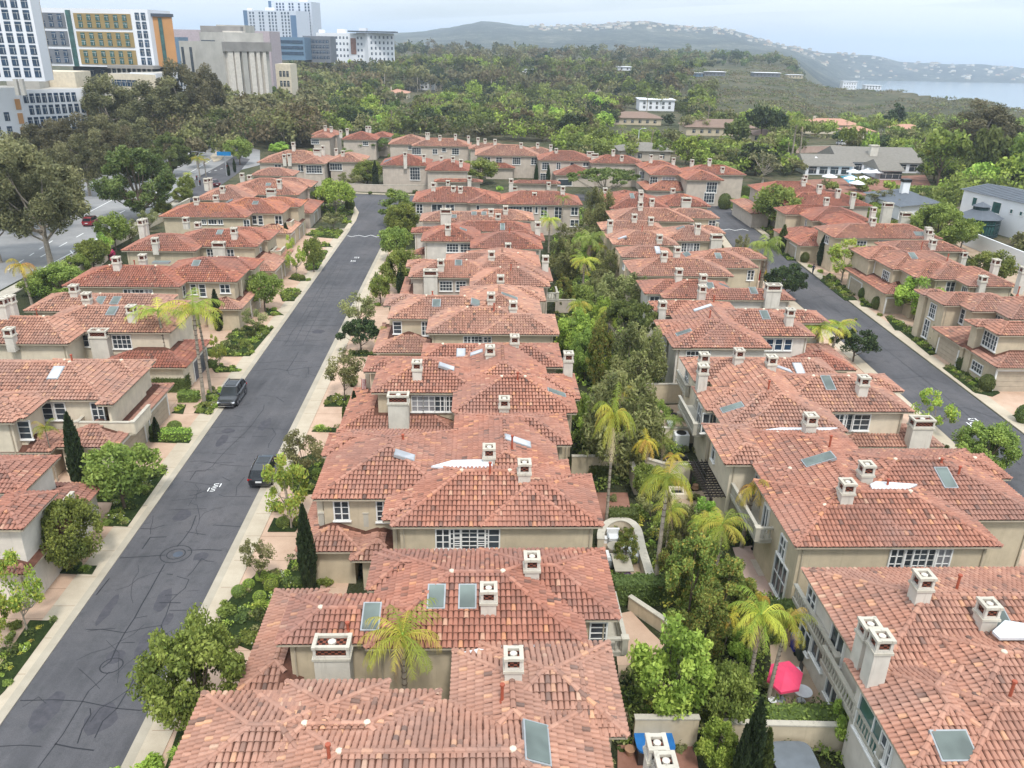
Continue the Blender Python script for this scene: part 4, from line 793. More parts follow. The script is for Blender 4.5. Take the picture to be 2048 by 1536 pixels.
# ================= terrace cluster beyond the bend
GE='townhouses beyond the bend of the left street'
def far(label,specs,wins,chs,wall='stucco_grey',tone=0,bz=0):
    h=House(label,specs,wall=wall,tone=tone,group=GE)
    for w in wins: h.win(*w)
    for c in chs: h.ch(*c)
    return h
far('small hip-roofed townhouse at the far left of the cluster, two chimneys on its ridge',[('W',617,273,680,268,256),('W',622,276,662,276,262)],[(630,279,2.4,1.4,4,2)],[(651,262,'S',1.8),(663,264,'S',1.8)])
far('wide hip-roofed townhouse beside the tall lone palm with a chimney pair at its centre',[('W',682,280,755,280,263),('W',740,276,783,273,261)],[(731,284,1.6,1.2,3,2)],[(695,268,'S',1.8),(734,265,'S',2.2),(740,265,'S',2.2),(682,272,'S',2.0)])
far('townhouse with a white many-paned window wall behind the golden shrub',[('W',513,326,652,327,301),('W',650,328,732,321,302),('W',600,328,652,328,306)],[(628,336,3.8,1.8,6,3),(601,333,1.2,1.5,2,2),(672,333,3.,1.6,5,2),(556,334,1.6,1.2,2,2)],[(588,302,'S',2.4),(570,327,'S',2.4),(580,327,'S',2.6),(635,312,'W',2.),(647,312,'S',2.8),(673,308,'S',1.6),(686,312,'S',1.5)])
far('townhouse with a small round window and white shutters left of the tall twin chimneys',[('W',776,289,862,290,270),('W',822,294,942,292,277)],[(833,302,2.6,1.8,4,3),(820,294,1.,1.,2,1),(888,297,1.2,1.1,1,2),(911,303,2.,1.8,3,3),(870,303,1.4,1.4,2,2)],[(854,279,'S',2.2),(857,279,'S',2.2),(880,281,'S',1.7),(911,280,'S',1.8),(937,288,'S',2.6)])
far('townhouse with a solar panel on its left slope and a large arched window',[('W',761,330,860,333,309),('W',850,342,938,342,317)],[(830,347,2.4,3.0,4,4)],[(811,332,'S',3.6),(848,325,'S',2.2),(883,323,'S',1.5),(906,325,'S',1.6),(922,334,'S',2.)]).sky(776,322,3,1.8,'metal_roof')
far('cream townhouse with white window strips and small garage roof right of tall twin chimneys',[('W',937,300,1020,298,287),('W',950,312,1080,312,290),('W',1045,308,1107,306,295),('L',968,336,1030,337,325)],[(975,317,1.5,2.0,2,3),(998,318,1.6,1.8,2,3),(1033,320,2.2,1.8,4,3),(1068,318,1.5,1.8,2,3)],[(956,290,'S',2.3),(970,287,'S',1.5),(990,291,'S',1.8),(1042,296,'S',1.6),(1075,296,'S',1.6),(1101,311,'S',3.2),(1112,312,'S',2.2)])
far('townhouse with an arched window, a porthole and an ivy framed stair window',[('W',1077,321,1190,323,302),('W',1183,328,1287,327,311),('L',1109,350,1195,352,334)],[(1091,332,1.8,1.8,3,3),(1117,332,1.1,1.7,2,3),(1144,329,1.0,1.0,1,1),(1088,356,2.0,2.4,3,4),(1172,326,1.5,.9,2,1),(1130,365,3.6,1.6,1,1,'F')],[(1180,316,'W',1.9),(1189,318,'W',1.6),(1226,312,'S',1.9),(1243,322,'S',1.6)])
h=far('grey townhouse with pale weather-worn roof and ivy at both sides of a tall white window',[('W',1282,338,1360,338,322),('W',1300,350,1378,352,328),('W',1377,352,1487,348,331),('W',1372,361,1447,361,338),('L',1292,382,1400,382,366)],[(1308,352,1.8,1.9,3,3),(1337,358,3.0,2.0,4,2,'F','curtained_glass'),(1424,368,2.4,2.4,4,3),(1418,395,2.4,2.4,4,3),(1394,354,.9,.9,1,1),(1465,362,1.,1.5,1,2,'R'),(1284,350,1.4,1.6,2,2,'F','curtained_glass')],[(1301,326,'S',2.3),(1321,322,'S',1.6),(1346,329,'S',1.8),(1383,334,'S',2.),(1418,332,'S',2.),(1444,345,'S',1.5)],tone=.1)
# ================= right row (right of the right street)
GD='townhouses of the right row'
h=House('farthest townhouse of the right row, half hidden by a silver-green tree',[
 ('W',1519,384,1660,388,364),('W',1575,413,1740,411,386),('L',1502,428,1545,428,402)],tone=-.03,group=GD,wall='stucco_grey')
h.ch(1606,372,'S',1.8).ch(1609,365,'S',1.8).ch(1637,387,'S',2.0).ch(1674,396,'S',2.0).ch(1703,411,'S',2.8).gar(1520,437,3.4,2.1,'L','garage_dark').win(1618,410,.8,1.,1,2)
h=House('tan townhouse with canted corner wall and a long two-door garage wing',[
 ('W',1571,430,1700,430,412),('W',1624,443,1745,443,414),('N',1690,470,1780,470,435),('L',1600,493,1720,493,461),('L',1574,478,1660,478,461)],tone=-.02,group=GD)
h.win(1614,435,.6,1.5,1,3).win(1655,448,.5,1.2,1,2).ch(1651,413,'S',1.8).ch(1743,441,'S',2.6).ch(1770,440,'W',3.6,z=4.6).ch(1807,450,'W',2.6,z=4.8).gar(1608,498,4.2,2.1,'L').gar(1586,480,4.2,2.1,'L').ch(1742,462,'S',2.5)
h=House('townhouse with two tall white windows on a plain tan wall behind the light green tree',[
 ('W',1669,477,1883,478,449),('W',1647,464,1760,464,452)],tone=-.04,group=GD)
h.win(1722,491,1.6,1.5,3,3).win(1767,491,2.0,1.7,3,3).win(1715,516,.9,1.2,1,2).win(1655,478,1.4,1.2,2,2).sky(1838,469,1.4,1.0).vent(1770,457,.4).ch(1853,475,'S',1.8).ch(1858,483,'S',1.6)
h=House('long townhouse with white gridded bay window over its garage wing',[
 ('W',1785,540,1890,540,500),('W',1737,520,1840,520,493),('W',1832,557,1950,557,521),('W',1936,573,2040,575,533),('W',1781,503,1931,503,483),('N',1870,560,1985,560,510),('L',1770,589,1860,589,538),('L',1750,575,1800,575,538)],tone=-.02,group=GD)
h.win(1772,553,2.0,1.6,4,3).win(1745,530,1.6,1.5,3,3,'L').win(1820,562,1.6,1.5,3,3).win(1901,570,1.2,1.4,2,2).win(1930,580,1.3,1.5,3,2).sky(1825,513,.8,1.4).ch(1863,498,'S',1.7).ch(1855,480,'S',1.8).ch(1923,528,'S',2.1).ch(1987,545,'S',2.1).ch(2038,578,'S',3.2).ch(1960,582,'S',2.3).vent(1842,499,1.1).vent(1894,523,1.0).gar(1711,573,3.9,2.1,'L').gar(1800,615,4.2,2.2,'F')
h=House('townhouse cut by the right edge with arched garage and clipped standard shrubs',[
 ('W',1888,612,1990,612,586),('W',1848,592,1900,592,584),('W',1944,624,2060,624,588),('W',2022,640,2180,640,595),('W',1998,672,2180,672,645),('W',1953,655,2030,655,643),('L',1995,737,2180,737,657),('L',1925,695,2060,695,657)],tone=-.04,group=GD)
h.win(1866,622,1.4,1.8,3,3).win(1926,630,.9,1.8,1,3).win(1999,635,1.7,1.3,3,2).win(1976,676,1.6,1.7,3,3,'L').win(1990,682,1.0,1.7,2,3).win(1853,657,1.2,2.3,2,3,'L').gar(1897,697,4.2,2.1,'L','garage_tan',True).win(1955,735,2.0,1.1,4,2,'L').gar(2030,768,4.6,2.4,'F').vent(2035,590,1.)
# ================= vegetation prototypes
def leaves(mb,P,size,mat,tone,flat=.0,asp=1.6,dirs=None):
    """one small folded quad per leaf cluster, numpy batch"""
    n=len(P); a=rng.normal(size=(n,3)) if dirs is None else dirs+rng.normal(scale=.25,size=(n,3))
    a/=np.linalg.norm(a,axis=1)[:,None]+1e-9; b=rng.normal(size=(n,3)); b[:,2]*=(1-flat); b-=a*(a*b).sum(1)[:,None]; b/=np.linalg.norm(b,axis=1)[:,None]+1e-9
    s=size*rng.uniform(.6,1.3,n)[:,None]; A=a*s*asp/2; B=b*s/2
    v=np.stack([P-A,P+B*.9,P+A,P-B*.9],1).reshape(-1,3); f=np.arange(4*n).reshape(n,4)
    mb.arr(v,f,np.clip(tone,0,1),mat)
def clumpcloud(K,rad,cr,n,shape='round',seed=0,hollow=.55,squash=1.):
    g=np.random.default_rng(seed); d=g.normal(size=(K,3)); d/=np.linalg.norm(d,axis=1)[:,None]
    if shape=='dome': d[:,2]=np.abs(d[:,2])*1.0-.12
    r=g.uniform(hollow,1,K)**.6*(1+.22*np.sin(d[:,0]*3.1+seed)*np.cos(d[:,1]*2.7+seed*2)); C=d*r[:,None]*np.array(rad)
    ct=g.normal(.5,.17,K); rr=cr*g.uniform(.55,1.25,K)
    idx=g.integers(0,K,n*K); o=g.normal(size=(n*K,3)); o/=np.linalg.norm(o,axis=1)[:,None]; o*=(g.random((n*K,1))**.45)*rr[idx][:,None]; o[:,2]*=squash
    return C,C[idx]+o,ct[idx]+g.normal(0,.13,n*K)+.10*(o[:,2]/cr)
def limbs(mb,base,top,C,r0,mat,nl=7,seed=0,lean=(0,0)):
    g=random.Random(seed); tp=Vector(top); b=Vector(base); mid=b.lerp(tp,.5)+Vector((g.uniform(-.15,.15)+lean[0],g.uniform(-.15,.15)+lean[1],0))*tp.z*.3
    mb.tube([b,b.lerp(mid,.5),mid,tp],[r0,r0*.82,r0*.7,r0*.5],mat,8)
    for i in range(nl):
        c=Vector(C[g.randrange(len(C))]); s=mid.lerp(tp,g.random()); m=s.lerp(c,.5)+Vector((0,0,-.1*(c-s).length)); mb.tube([s,m,c],[r0*.38,r0*.25,r0*.08],mat,5)
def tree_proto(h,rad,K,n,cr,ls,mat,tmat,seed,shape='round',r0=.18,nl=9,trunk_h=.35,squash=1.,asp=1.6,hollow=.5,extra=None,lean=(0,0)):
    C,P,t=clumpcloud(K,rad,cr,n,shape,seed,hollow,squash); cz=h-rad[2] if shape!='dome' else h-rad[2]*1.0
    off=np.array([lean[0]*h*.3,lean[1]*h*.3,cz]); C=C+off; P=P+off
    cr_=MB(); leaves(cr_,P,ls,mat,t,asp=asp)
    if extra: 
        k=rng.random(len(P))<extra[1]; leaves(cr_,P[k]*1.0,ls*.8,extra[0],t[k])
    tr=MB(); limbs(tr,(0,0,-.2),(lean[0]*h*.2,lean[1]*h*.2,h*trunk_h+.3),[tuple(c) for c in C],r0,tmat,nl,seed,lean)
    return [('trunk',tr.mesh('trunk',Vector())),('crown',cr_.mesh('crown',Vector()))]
def cypress_proto(h,r,n,mat,seed):
    g=np.random.default_rng(seed); z=g.random(n)**1.1; th=g.random(n)*2*np.pi; prof=np.clip(np.sin(np.pi*(.10+.90*z))**.75,0.03,1)*(1-.35*z); rr=r*prof*(1+.13*np.sin(th*4+z*11)+.1*np.sin(th*9-z*23))*g.uniform(.8,1.03,n)
    P=np.stack([rr*np.cos(th),rr*np.sin(th),z*h*.97+.15],1); c=MB(); D=np.stack([np.cos(th)*.35,np.sin(th)*.35,np.ones(n)],1); leaves(c,P,.17,mat,g.normal(.45,.2,n),dirs=D,asp=2.4)
    c.lathe((0,0,.1),[(r*.5,0),(r*.78,h*.3),(r*.6,h*.6),(.03,h*.93)],'leaf_deep',9)  # dark inner cone added to block light through the leaf shell
    t=MB(); t.tube([(0,0,-.2),(0,0,.6)],.12,'trunk_brown'); return [('trunk',t.mesh('trunk',Vector())),('crown',c.mesh('crown',Vector()))]
def palm_proto(h,nf,L_,mat,seed,droop=1.,lean=0.,r=.16,dead=3,leaf=.74,nl=25):
    g=random.Random(seed); t=MB(); top=Vector((lean,0,h)); t.tube([(0,0,-.2),(lean*.15,0,h*.35),(lean*.5,0,h*.7),top],[r*1.25,r,r*.85,r*.75],'trunk_grey',9)
    for k in range(int(h/.45)): z=.3+k*.45; q=Vector((lean*(z/h)**1.4*.95,0,z)); t.lathe(q,[(r*1.02,0),(r*1.1,.03),(r*.98,.07)],'trunk_brown',8)
    t.tube([top,top+Vector((0,0,.9))],[r*.75,r*.35],'leaf_palm' if False else 'leaf_bright',7)
    c=MB(); dd=MB()
    for i in range(nf+dead):
        isd=i>=nf; az=g.uniform(0,2*math.pi) if isd else i*2.399+g.uniform(-.2,.2); el=R_(g.uniform(8,78)) if not isd else R_(-55); el=el*(1-.55*(i/nf)) if not isd else el
        p=top+Vector((0,0,.7 if not isd else .2)); d=Vector((math.cos(az)*math.cos(el),math.sin(az)*math.cos(el),math.sin(el))); st=L_/14; pts=[p.copy()]; dirs=[]
        Ls=g.uniform(.85,1.1)*(1 if not isd else .75)
        for k in range(14):
            d=(d+Vector((0,0,-.085*droop*(1+k*.11)))).normalized(); p=p+d*st*Ls; pts.append(p.copy()); dirs.append(d.copy())
        tn=g.uniform(.3,1.) ; m_=dd if isd else c; mt='dead_frond' if isd else mat
        m_.tube(pts,[.035*(1-.85*k/14) for k in range(15)],mt,3,tn,False)
        for k in range(nl):
            u_=(k+1.5)/(nl+2)*14; a=int(u_); q=pts[a].lerp(pts[min(14,a+1)],u_-a); dr=dirs[min(a,13)]; side=dr.cross(Vector((0,0,1))).normalized(); w=leaf*math.sin(math.pi*min(1,.12+.86*k/nl))**.6+.08
            for s in(-1,1):
                e=(side*s*g.uniform(.55,.95)+dr*g.uniform(.3,.8)+Vector((0,0,-.45*droop-g.uniform(0,.45)))).normalized()*w*g.uniform(.65,1.15); hw=dr*.023
                m1=q+e*.5+Vector((0,0,.05)); m_.add([q-hw,q+hw,m1+hw*.9,m1-hw*.9],((0,1,2,3),),mt,tn); m_.add([m1-hw*.9,m1+hw*.9,q+e+Vector((0,0,-.10*w))],((0,1,2),),mt,min(1,tn+.12))
    out=[('trunk',t.mesh('trunk',Vector())),('crown',c.mesh('crown',Vector()))]
    if dead: out.append(('dead_fronds',dd.mesh('dead_fronds',Vector())))
    return out
def shrub_proto(n,ls,mat,seed,rz=.8,clip=False,flower=None):
    g=np.random.default_rng(seed)
    if clip: d=g.normal(size=(n,3)); d/=np.linalg.norm(d,axis=1)[:,None]; d[:,2]=d[:,2]*rz+rz*.9; P=d*1.0; P[:,:2]*=g.uniform(.94,1.03,(n,1)); t=g.normal(.55,.2,n)
    else:
        C,P,t=clumpcloud(14,(.72,.72,.5*rz),.36,n//14,'dome',seed,.3); P[:,2]+=.28*rz; P[:,2]=np.abs(P[:,2])
    c=MB(); leaves(c,P,ls,mat,t)
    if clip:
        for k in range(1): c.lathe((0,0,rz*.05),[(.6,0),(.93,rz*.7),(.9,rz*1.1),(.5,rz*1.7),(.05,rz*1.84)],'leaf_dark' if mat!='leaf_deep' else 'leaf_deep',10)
    if flower: k=g.random(len(P))<.05; Q=P[k]*1.04; leaves(c,Q,ls*.7,flower,g.uniform(.3,1,len(Q)))
    return [('foliage',c.mesh('foliage',Vector()))]
def grassy_proto(n,mat,seed):
    g=random.Random(seed); c=MB()
    for i in range(n):
        a=g.uniform(0,6.28); e=g.uniform(.5,1.3); d=Vector((math.cos(a)*math.cos(e),math.sin(a)*math.cos(e),math.sin(e))); s=Vector((-math.sin(a),math.cos(a),0))*.035; p=Vector((math.cos(a),math.sin(a),0))*g.uniform(0,.3); m1=p+d*.6; m2=m1+(d+Vector((0,0,-.8)))*.45; t=g.random()
        c.add([p-s,p+s,m1+s,m1-s],((0,1,2,3),),mat,t); c.add([m1-s,m1+s,m2],((0,1,2),),mat,t)
    return [('foliage',c.mesh('foliage',Vector()))]
simple('flower_white',(.75,.75,.72))
PT={}
PT['round_near']=lambda:tree_proto(4.2,(2.,2.,1.45),38,150,.62,.17,'leaf_mid','trunk_brown',3,'round',.14,12)
PT['round_bright']=lambda:tree_proto(4.6,(2.3,2.3,1.7),44,190,.62,.17,'leaf_bright','trunk_brown',5,'round',.13,12)
PT['big_dark']=lambda:tree_proto(6.5,(3.4,3.2,2.8),85,210,.8,.19,'leaf_mid','trunk_brown',8,'round',.2,16,extra=('leaf_bright',.15))
PT['airy']=lambda:tree_proto(4.6,(1.9,1.9,1.5),26,90,.55,.13,'leaf_olive','trunk_brown',11,'round',.08,14,asp=2.2)
PT['airy_yellow']=lambda:tree_proto(5.,(2.1,2.1,1.9),24,95,.6,.16,'leaf_bright','trunk_grey',12,'round',.1,14,extra=('leaf_yellow',.5))
PT['dome']=lambda:tree_proto(3.6,(2.1,2.1,1.7),46,150,.5,.14,'leaf_deep','trunk_brown',13,'dome',.12,12,trunk_h=.3,squash=.8,extra=('leaf_dark',.4))
PT['umbrella']=lambda:tree_proto(6.,(4.6,4.6,1.6),60,120,.8,.22,'leaf_dark','trunk_grey',14,'dome',.22,22,trunk_h=.35,squash=.55,extra=('leaf_mid',.2))
PT['spreading']=lambda:tree_proto(6.5,(4.4,4.2,2.6),70,140,.9,.24,'leaf_bright','trunk_grey',15,'dome',.22,16,trunk_h=.3,extra=('leaf_mid',.5))
PT['euc_near']=lambda:tree_proto(13,(5,4.5,4.6),64,330,1.2,.20,'leaf_grey','trunk_grey',16,'round',.36,16,trunk_h=.42,asp=2.4,hollow=.6,extra=('leaf_rust',.35))
PT['pine_near']=lambda:tree_proto(9.5,(5.2,5.,3.9),80,230,.85,.2,'leaf_dark','trunk_brown',17,'round',.3,26,trunk_h=.25,asp=2.4,hollow=.5,extra=('leaf_olive',.45))
PT['weeping']=lambda:tree_proto(8,(3.4,3.4,3.6),60,190,.75,.16,'leaf_olive','trunk_brown',18,'round',.2,18,asp=3,squash=1.9,extra=('leaf_mid',.3))
PT['conical']=lambda:tree_proto(6,(1.9,1.9,3.2),70,170,.5,.14,'leaf_mid','trunk_brown',19,'round',.12,8,extra=('leaf_autumn',.3))
PT['column']=lambda:tree_proto(5.5,(1.1,1.1,2.8),34,150,.45,.14,'leaf_mid','trunk_brown',20,'round',.1,6)
for i,(mt,ex) in enumerate((('leaf_dark',None),('leaf_mid','leaf_bright'),('leaf_olive','leaf_rust'),('leaf_grey','leaf_rust'),('leaf_bright','leaf_mid'),('leaf_deep','leaf_dark'),('leaf_rust','leaf_olive'))):
    for j in range(2):
        PT[f'far_{i}_{j}']=(lambda mt=mt,ex=ex,i=i,j=j:tree_proto(10,(4.8,4.6,3.9),34+6*j,42,1.5,.75,mt,'trunk_pale' if i in(2,3,6) else 'trunk_brown',40+i*2+j,'dome' if (i+j)%2 else 'round',.25,6,trunk_h=.4,extra=(ex,.3) if ex else None))
PT['far_conifer']=lambda:tree_proto(12,(3,3,6),40,40,1.1,.7,'leaf_deep','trunk_brown',60,'round',.2,3)
PT['far_bare']=lambda:tree_proto(9,(3.8,3.8,3.4),22,26,1.1,.5,'leaf_grey','trunk_pale',61,'round',.28,26,trunk_h=.4)
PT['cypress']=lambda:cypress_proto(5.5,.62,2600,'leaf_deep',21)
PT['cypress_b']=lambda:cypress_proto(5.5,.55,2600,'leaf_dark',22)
PT['palm']=lambda:palm_proto(6.5,20,2.9,'leaf_palm',23,1.15)
PT['palm_b']=lambda:palm_proto(7.5,18,2.7,'leaf_palm',24,1.3,.5,dead=2)
PT['palm_gold']=lambda:palm_proto(5.5,12,2.3,'leaf_gold',25,1.4,.4,dead=1)
PT['palm_slim']=lambda:palm_proto(8.5,11,2.6,'leaf_palm',26,1.1,.2,.11,0)
PT['palm_short']=lambda:palm_proto(1.6,14,2.4,'leaf_palm',27,.9,0,.14,2)
PT['palm_dark']=lambda:palm_proto(3.2,18,2.3,'leaf_mid',28,.9,0,.2,4)
PT['far_palm']=lambda:palm_proto(10,14,2.8,'leaf_mid',29,1.1,.4,.2,2,.7,12)
PT['shrub']=lambda:shrub_proto(1000,.16,'leaf_mid',31)
PT['shrub_dark']=lambda:shrub_proto(1000,.15,'leaf_dark',32)
PT['shrub_flower']=lambda:shrub_proto(1000,.15,'leaf_mid',33,.8,False,'flower_white')
PT['shrub_olive']=lambda:shrub_proto(900,.14,'leaf_olive',34)
PT['shrub_bright']=lambda:shrub_proto(1000,.16,'leaf_bright',36)
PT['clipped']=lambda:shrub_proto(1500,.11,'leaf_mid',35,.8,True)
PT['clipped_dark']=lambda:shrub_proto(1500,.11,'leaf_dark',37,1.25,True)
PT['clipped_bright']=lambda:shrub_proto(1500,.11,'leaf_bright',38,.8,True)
PT['grassy']=lambda:grassy_proto(150,'leaf_bright',39)
PT['bougainvillea']=lambda:shrub_proto(900,.22,'flower_pink',44)
PT['yellow_tuft']=lambda:shrub_proto(500,.14,'leaf_yellow',45)
PC={}
def proto(k):
    if k not in PC: PC[k]=PT[k]()
    return PC[k]
AUTO=[]
def plant(kind,px,py,sc=1,label=None,name=None,cat='tree',group=None,z=0,rz=None,szz=None,base=None,world=None):
    p=world if world is not None else gp(px,py,z); 
    pr=proto(kind)
    r=place(pr,name or 'tree',p,random.uniform(0,6.28) if rz is None else rz,sc,None,cat,group,szz=szz)
    if label: tag(r,label)
    else: AUTO.append((r,base or 'green '+cat,p.copy()))
    return r
def hedge(label,px,py,w,d,h,mat='leaf_mid',n=None,z=0,name='hedge',round_=.0,size=.12):
    o=gp(px,py,z); n=n or int((w*d+2*(w+d)*h)*90); g=rng; c=MB(); A=np.array([w*d,w*h,w*h,d*h,d*h]); face=g.choice(5,n,p=A/A.sum()); a,b=g.random(n),g.random(n); P=np.zeros((n,3))
    for k in range(5):
        m_=face==k
        P[m_]={0:np.stack([a*w,b*d,np.full(n,h)],1),1:np.stack([a*w,np.zeros(n),b*h],1),2:np.stack([a*w,np.full(n,d),b*h],1),3:np.stack([np.zeros(n),a*d,b*h],1),4:np.stack([np.full(n,w),a*d,b*h],1)}[k][m_]
    P+=g.normal(0,.045,P.shape); Q=np.stack([P[:,0]*U.x+P[:,1]*V.x+o.x,P[:,0]*U.y+P[:,1]*V.y+o.y,P[:,2]+z],1)
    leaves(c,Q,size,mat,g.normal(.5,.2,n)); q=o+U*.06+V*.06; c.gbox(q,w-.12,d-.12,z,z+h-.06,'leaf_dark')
    ob=c.build(name,None,org=Vector((o.x,o.y,z))); return tag(ob,label,'hedge')
# ================= planting: trees traced by foot and top
PH={'round_near':(4.2,4.2),'round_bright':(4.6,4.9),'big_dark':(6.5,7.2),'airy':(4.6,4.2),'airy_yellow':(5,4.8),'dome':(3.6,4.5),'umbrella':(6.,9.6),'spreading':(6.5,9),'euc_near':(13,11.5),'pine_near':(9.5,11),'weeping':(8,7.6),'conical':(6,4.),'column':(5.5,2.4),'cypress':(5.5,1.3),'cypress_b':(5.5,1.2),'palm':(8.0,5.2),'palm_b':(8.9,4.6),'palm_gold':(6.8,4.),'palm_slim':(9.8,4.8),'palm_short':(3.0,4.6),'palm_dark':(4.6,4.4),'far_palm':(11.2,5.2),'far_conifer':(12,6.6),'far_bare':(9,8)}
for i in range(7):
    for j in range(2): PH[f'far_{i}_{j}']=(10,10.6)
KN={'cypress':'cypress','cypress_b':'cypress','palm':'palm','palm_b':'palm','palm_gold':'palm','palm_slim':'palm','palm_short':'palm','palm_dark':'palm','far_palm':'palm','far_conifer':'conifer','pine_near':'pine','euc_near':'eucalyptus'}
DESC={'round_near':'round green broadleaf tree','round_bright':'bright green broadleaf tree','big_dark':'dense dark green tree','airy':'airy olive tree','airy_yellow':'sparse yellow-green tree','dome':'dark dome-shaped tree','umbrella':'flat-topped dark tree','spreading':'spreading bright green tree','euc_near':'tall grey-green eucalyptus','pine_near':'broad dark pine','weeping':'weeping grey-green tree','conical':'rust-tipped conical tree','column':'upright green tree','cypress':'slender dark cypress','cypress_b':'slender cypress','palm':'feathery palm','palm_b':'drooping feathery palm','palm_gold':'golden small palm','palm_slim':'tall slim palm','palm_short':'low young palm','palm_dark':'dark green fan of palm fronds','far_palm':'tall distant palm','far_conifer':'dark distant conifer','far_bare':'sparse grey tree with pale limbs'}
for i,n in enumerate(('dark green','leafy green','olive','grey-green','bright green','blackish green','rusty olive')):
    for j in range(2): DESC[f'far_{i}_{j}']=f'{n} {"domed" if (i+j)%2 else "rounded"} tree'
def T(kind,x,yb,yt,w=None,label=None,z=None,group=None):
    g0=terrain_z(*gp(x,yb,0).xy) if z is None else z
    p=gp(x,yb,g0); top=gy(x,yt,p.y); h=max(.5,top.z-g0); H0,W0=PH[kind]; dist=(p-Vector((0,0,CH))).dot(FW)
    sz=h/H0; sc=(w*dist/F)/W0 if w else sz
    sz=min(max(sz,sc*.55),sc*1.9)
    return plant(kind,x,yb,sc,label,KN.get(kind,'tree'),KN.get(kind,'tree'),group,szz=sz,base=DESC[kind],world=p)
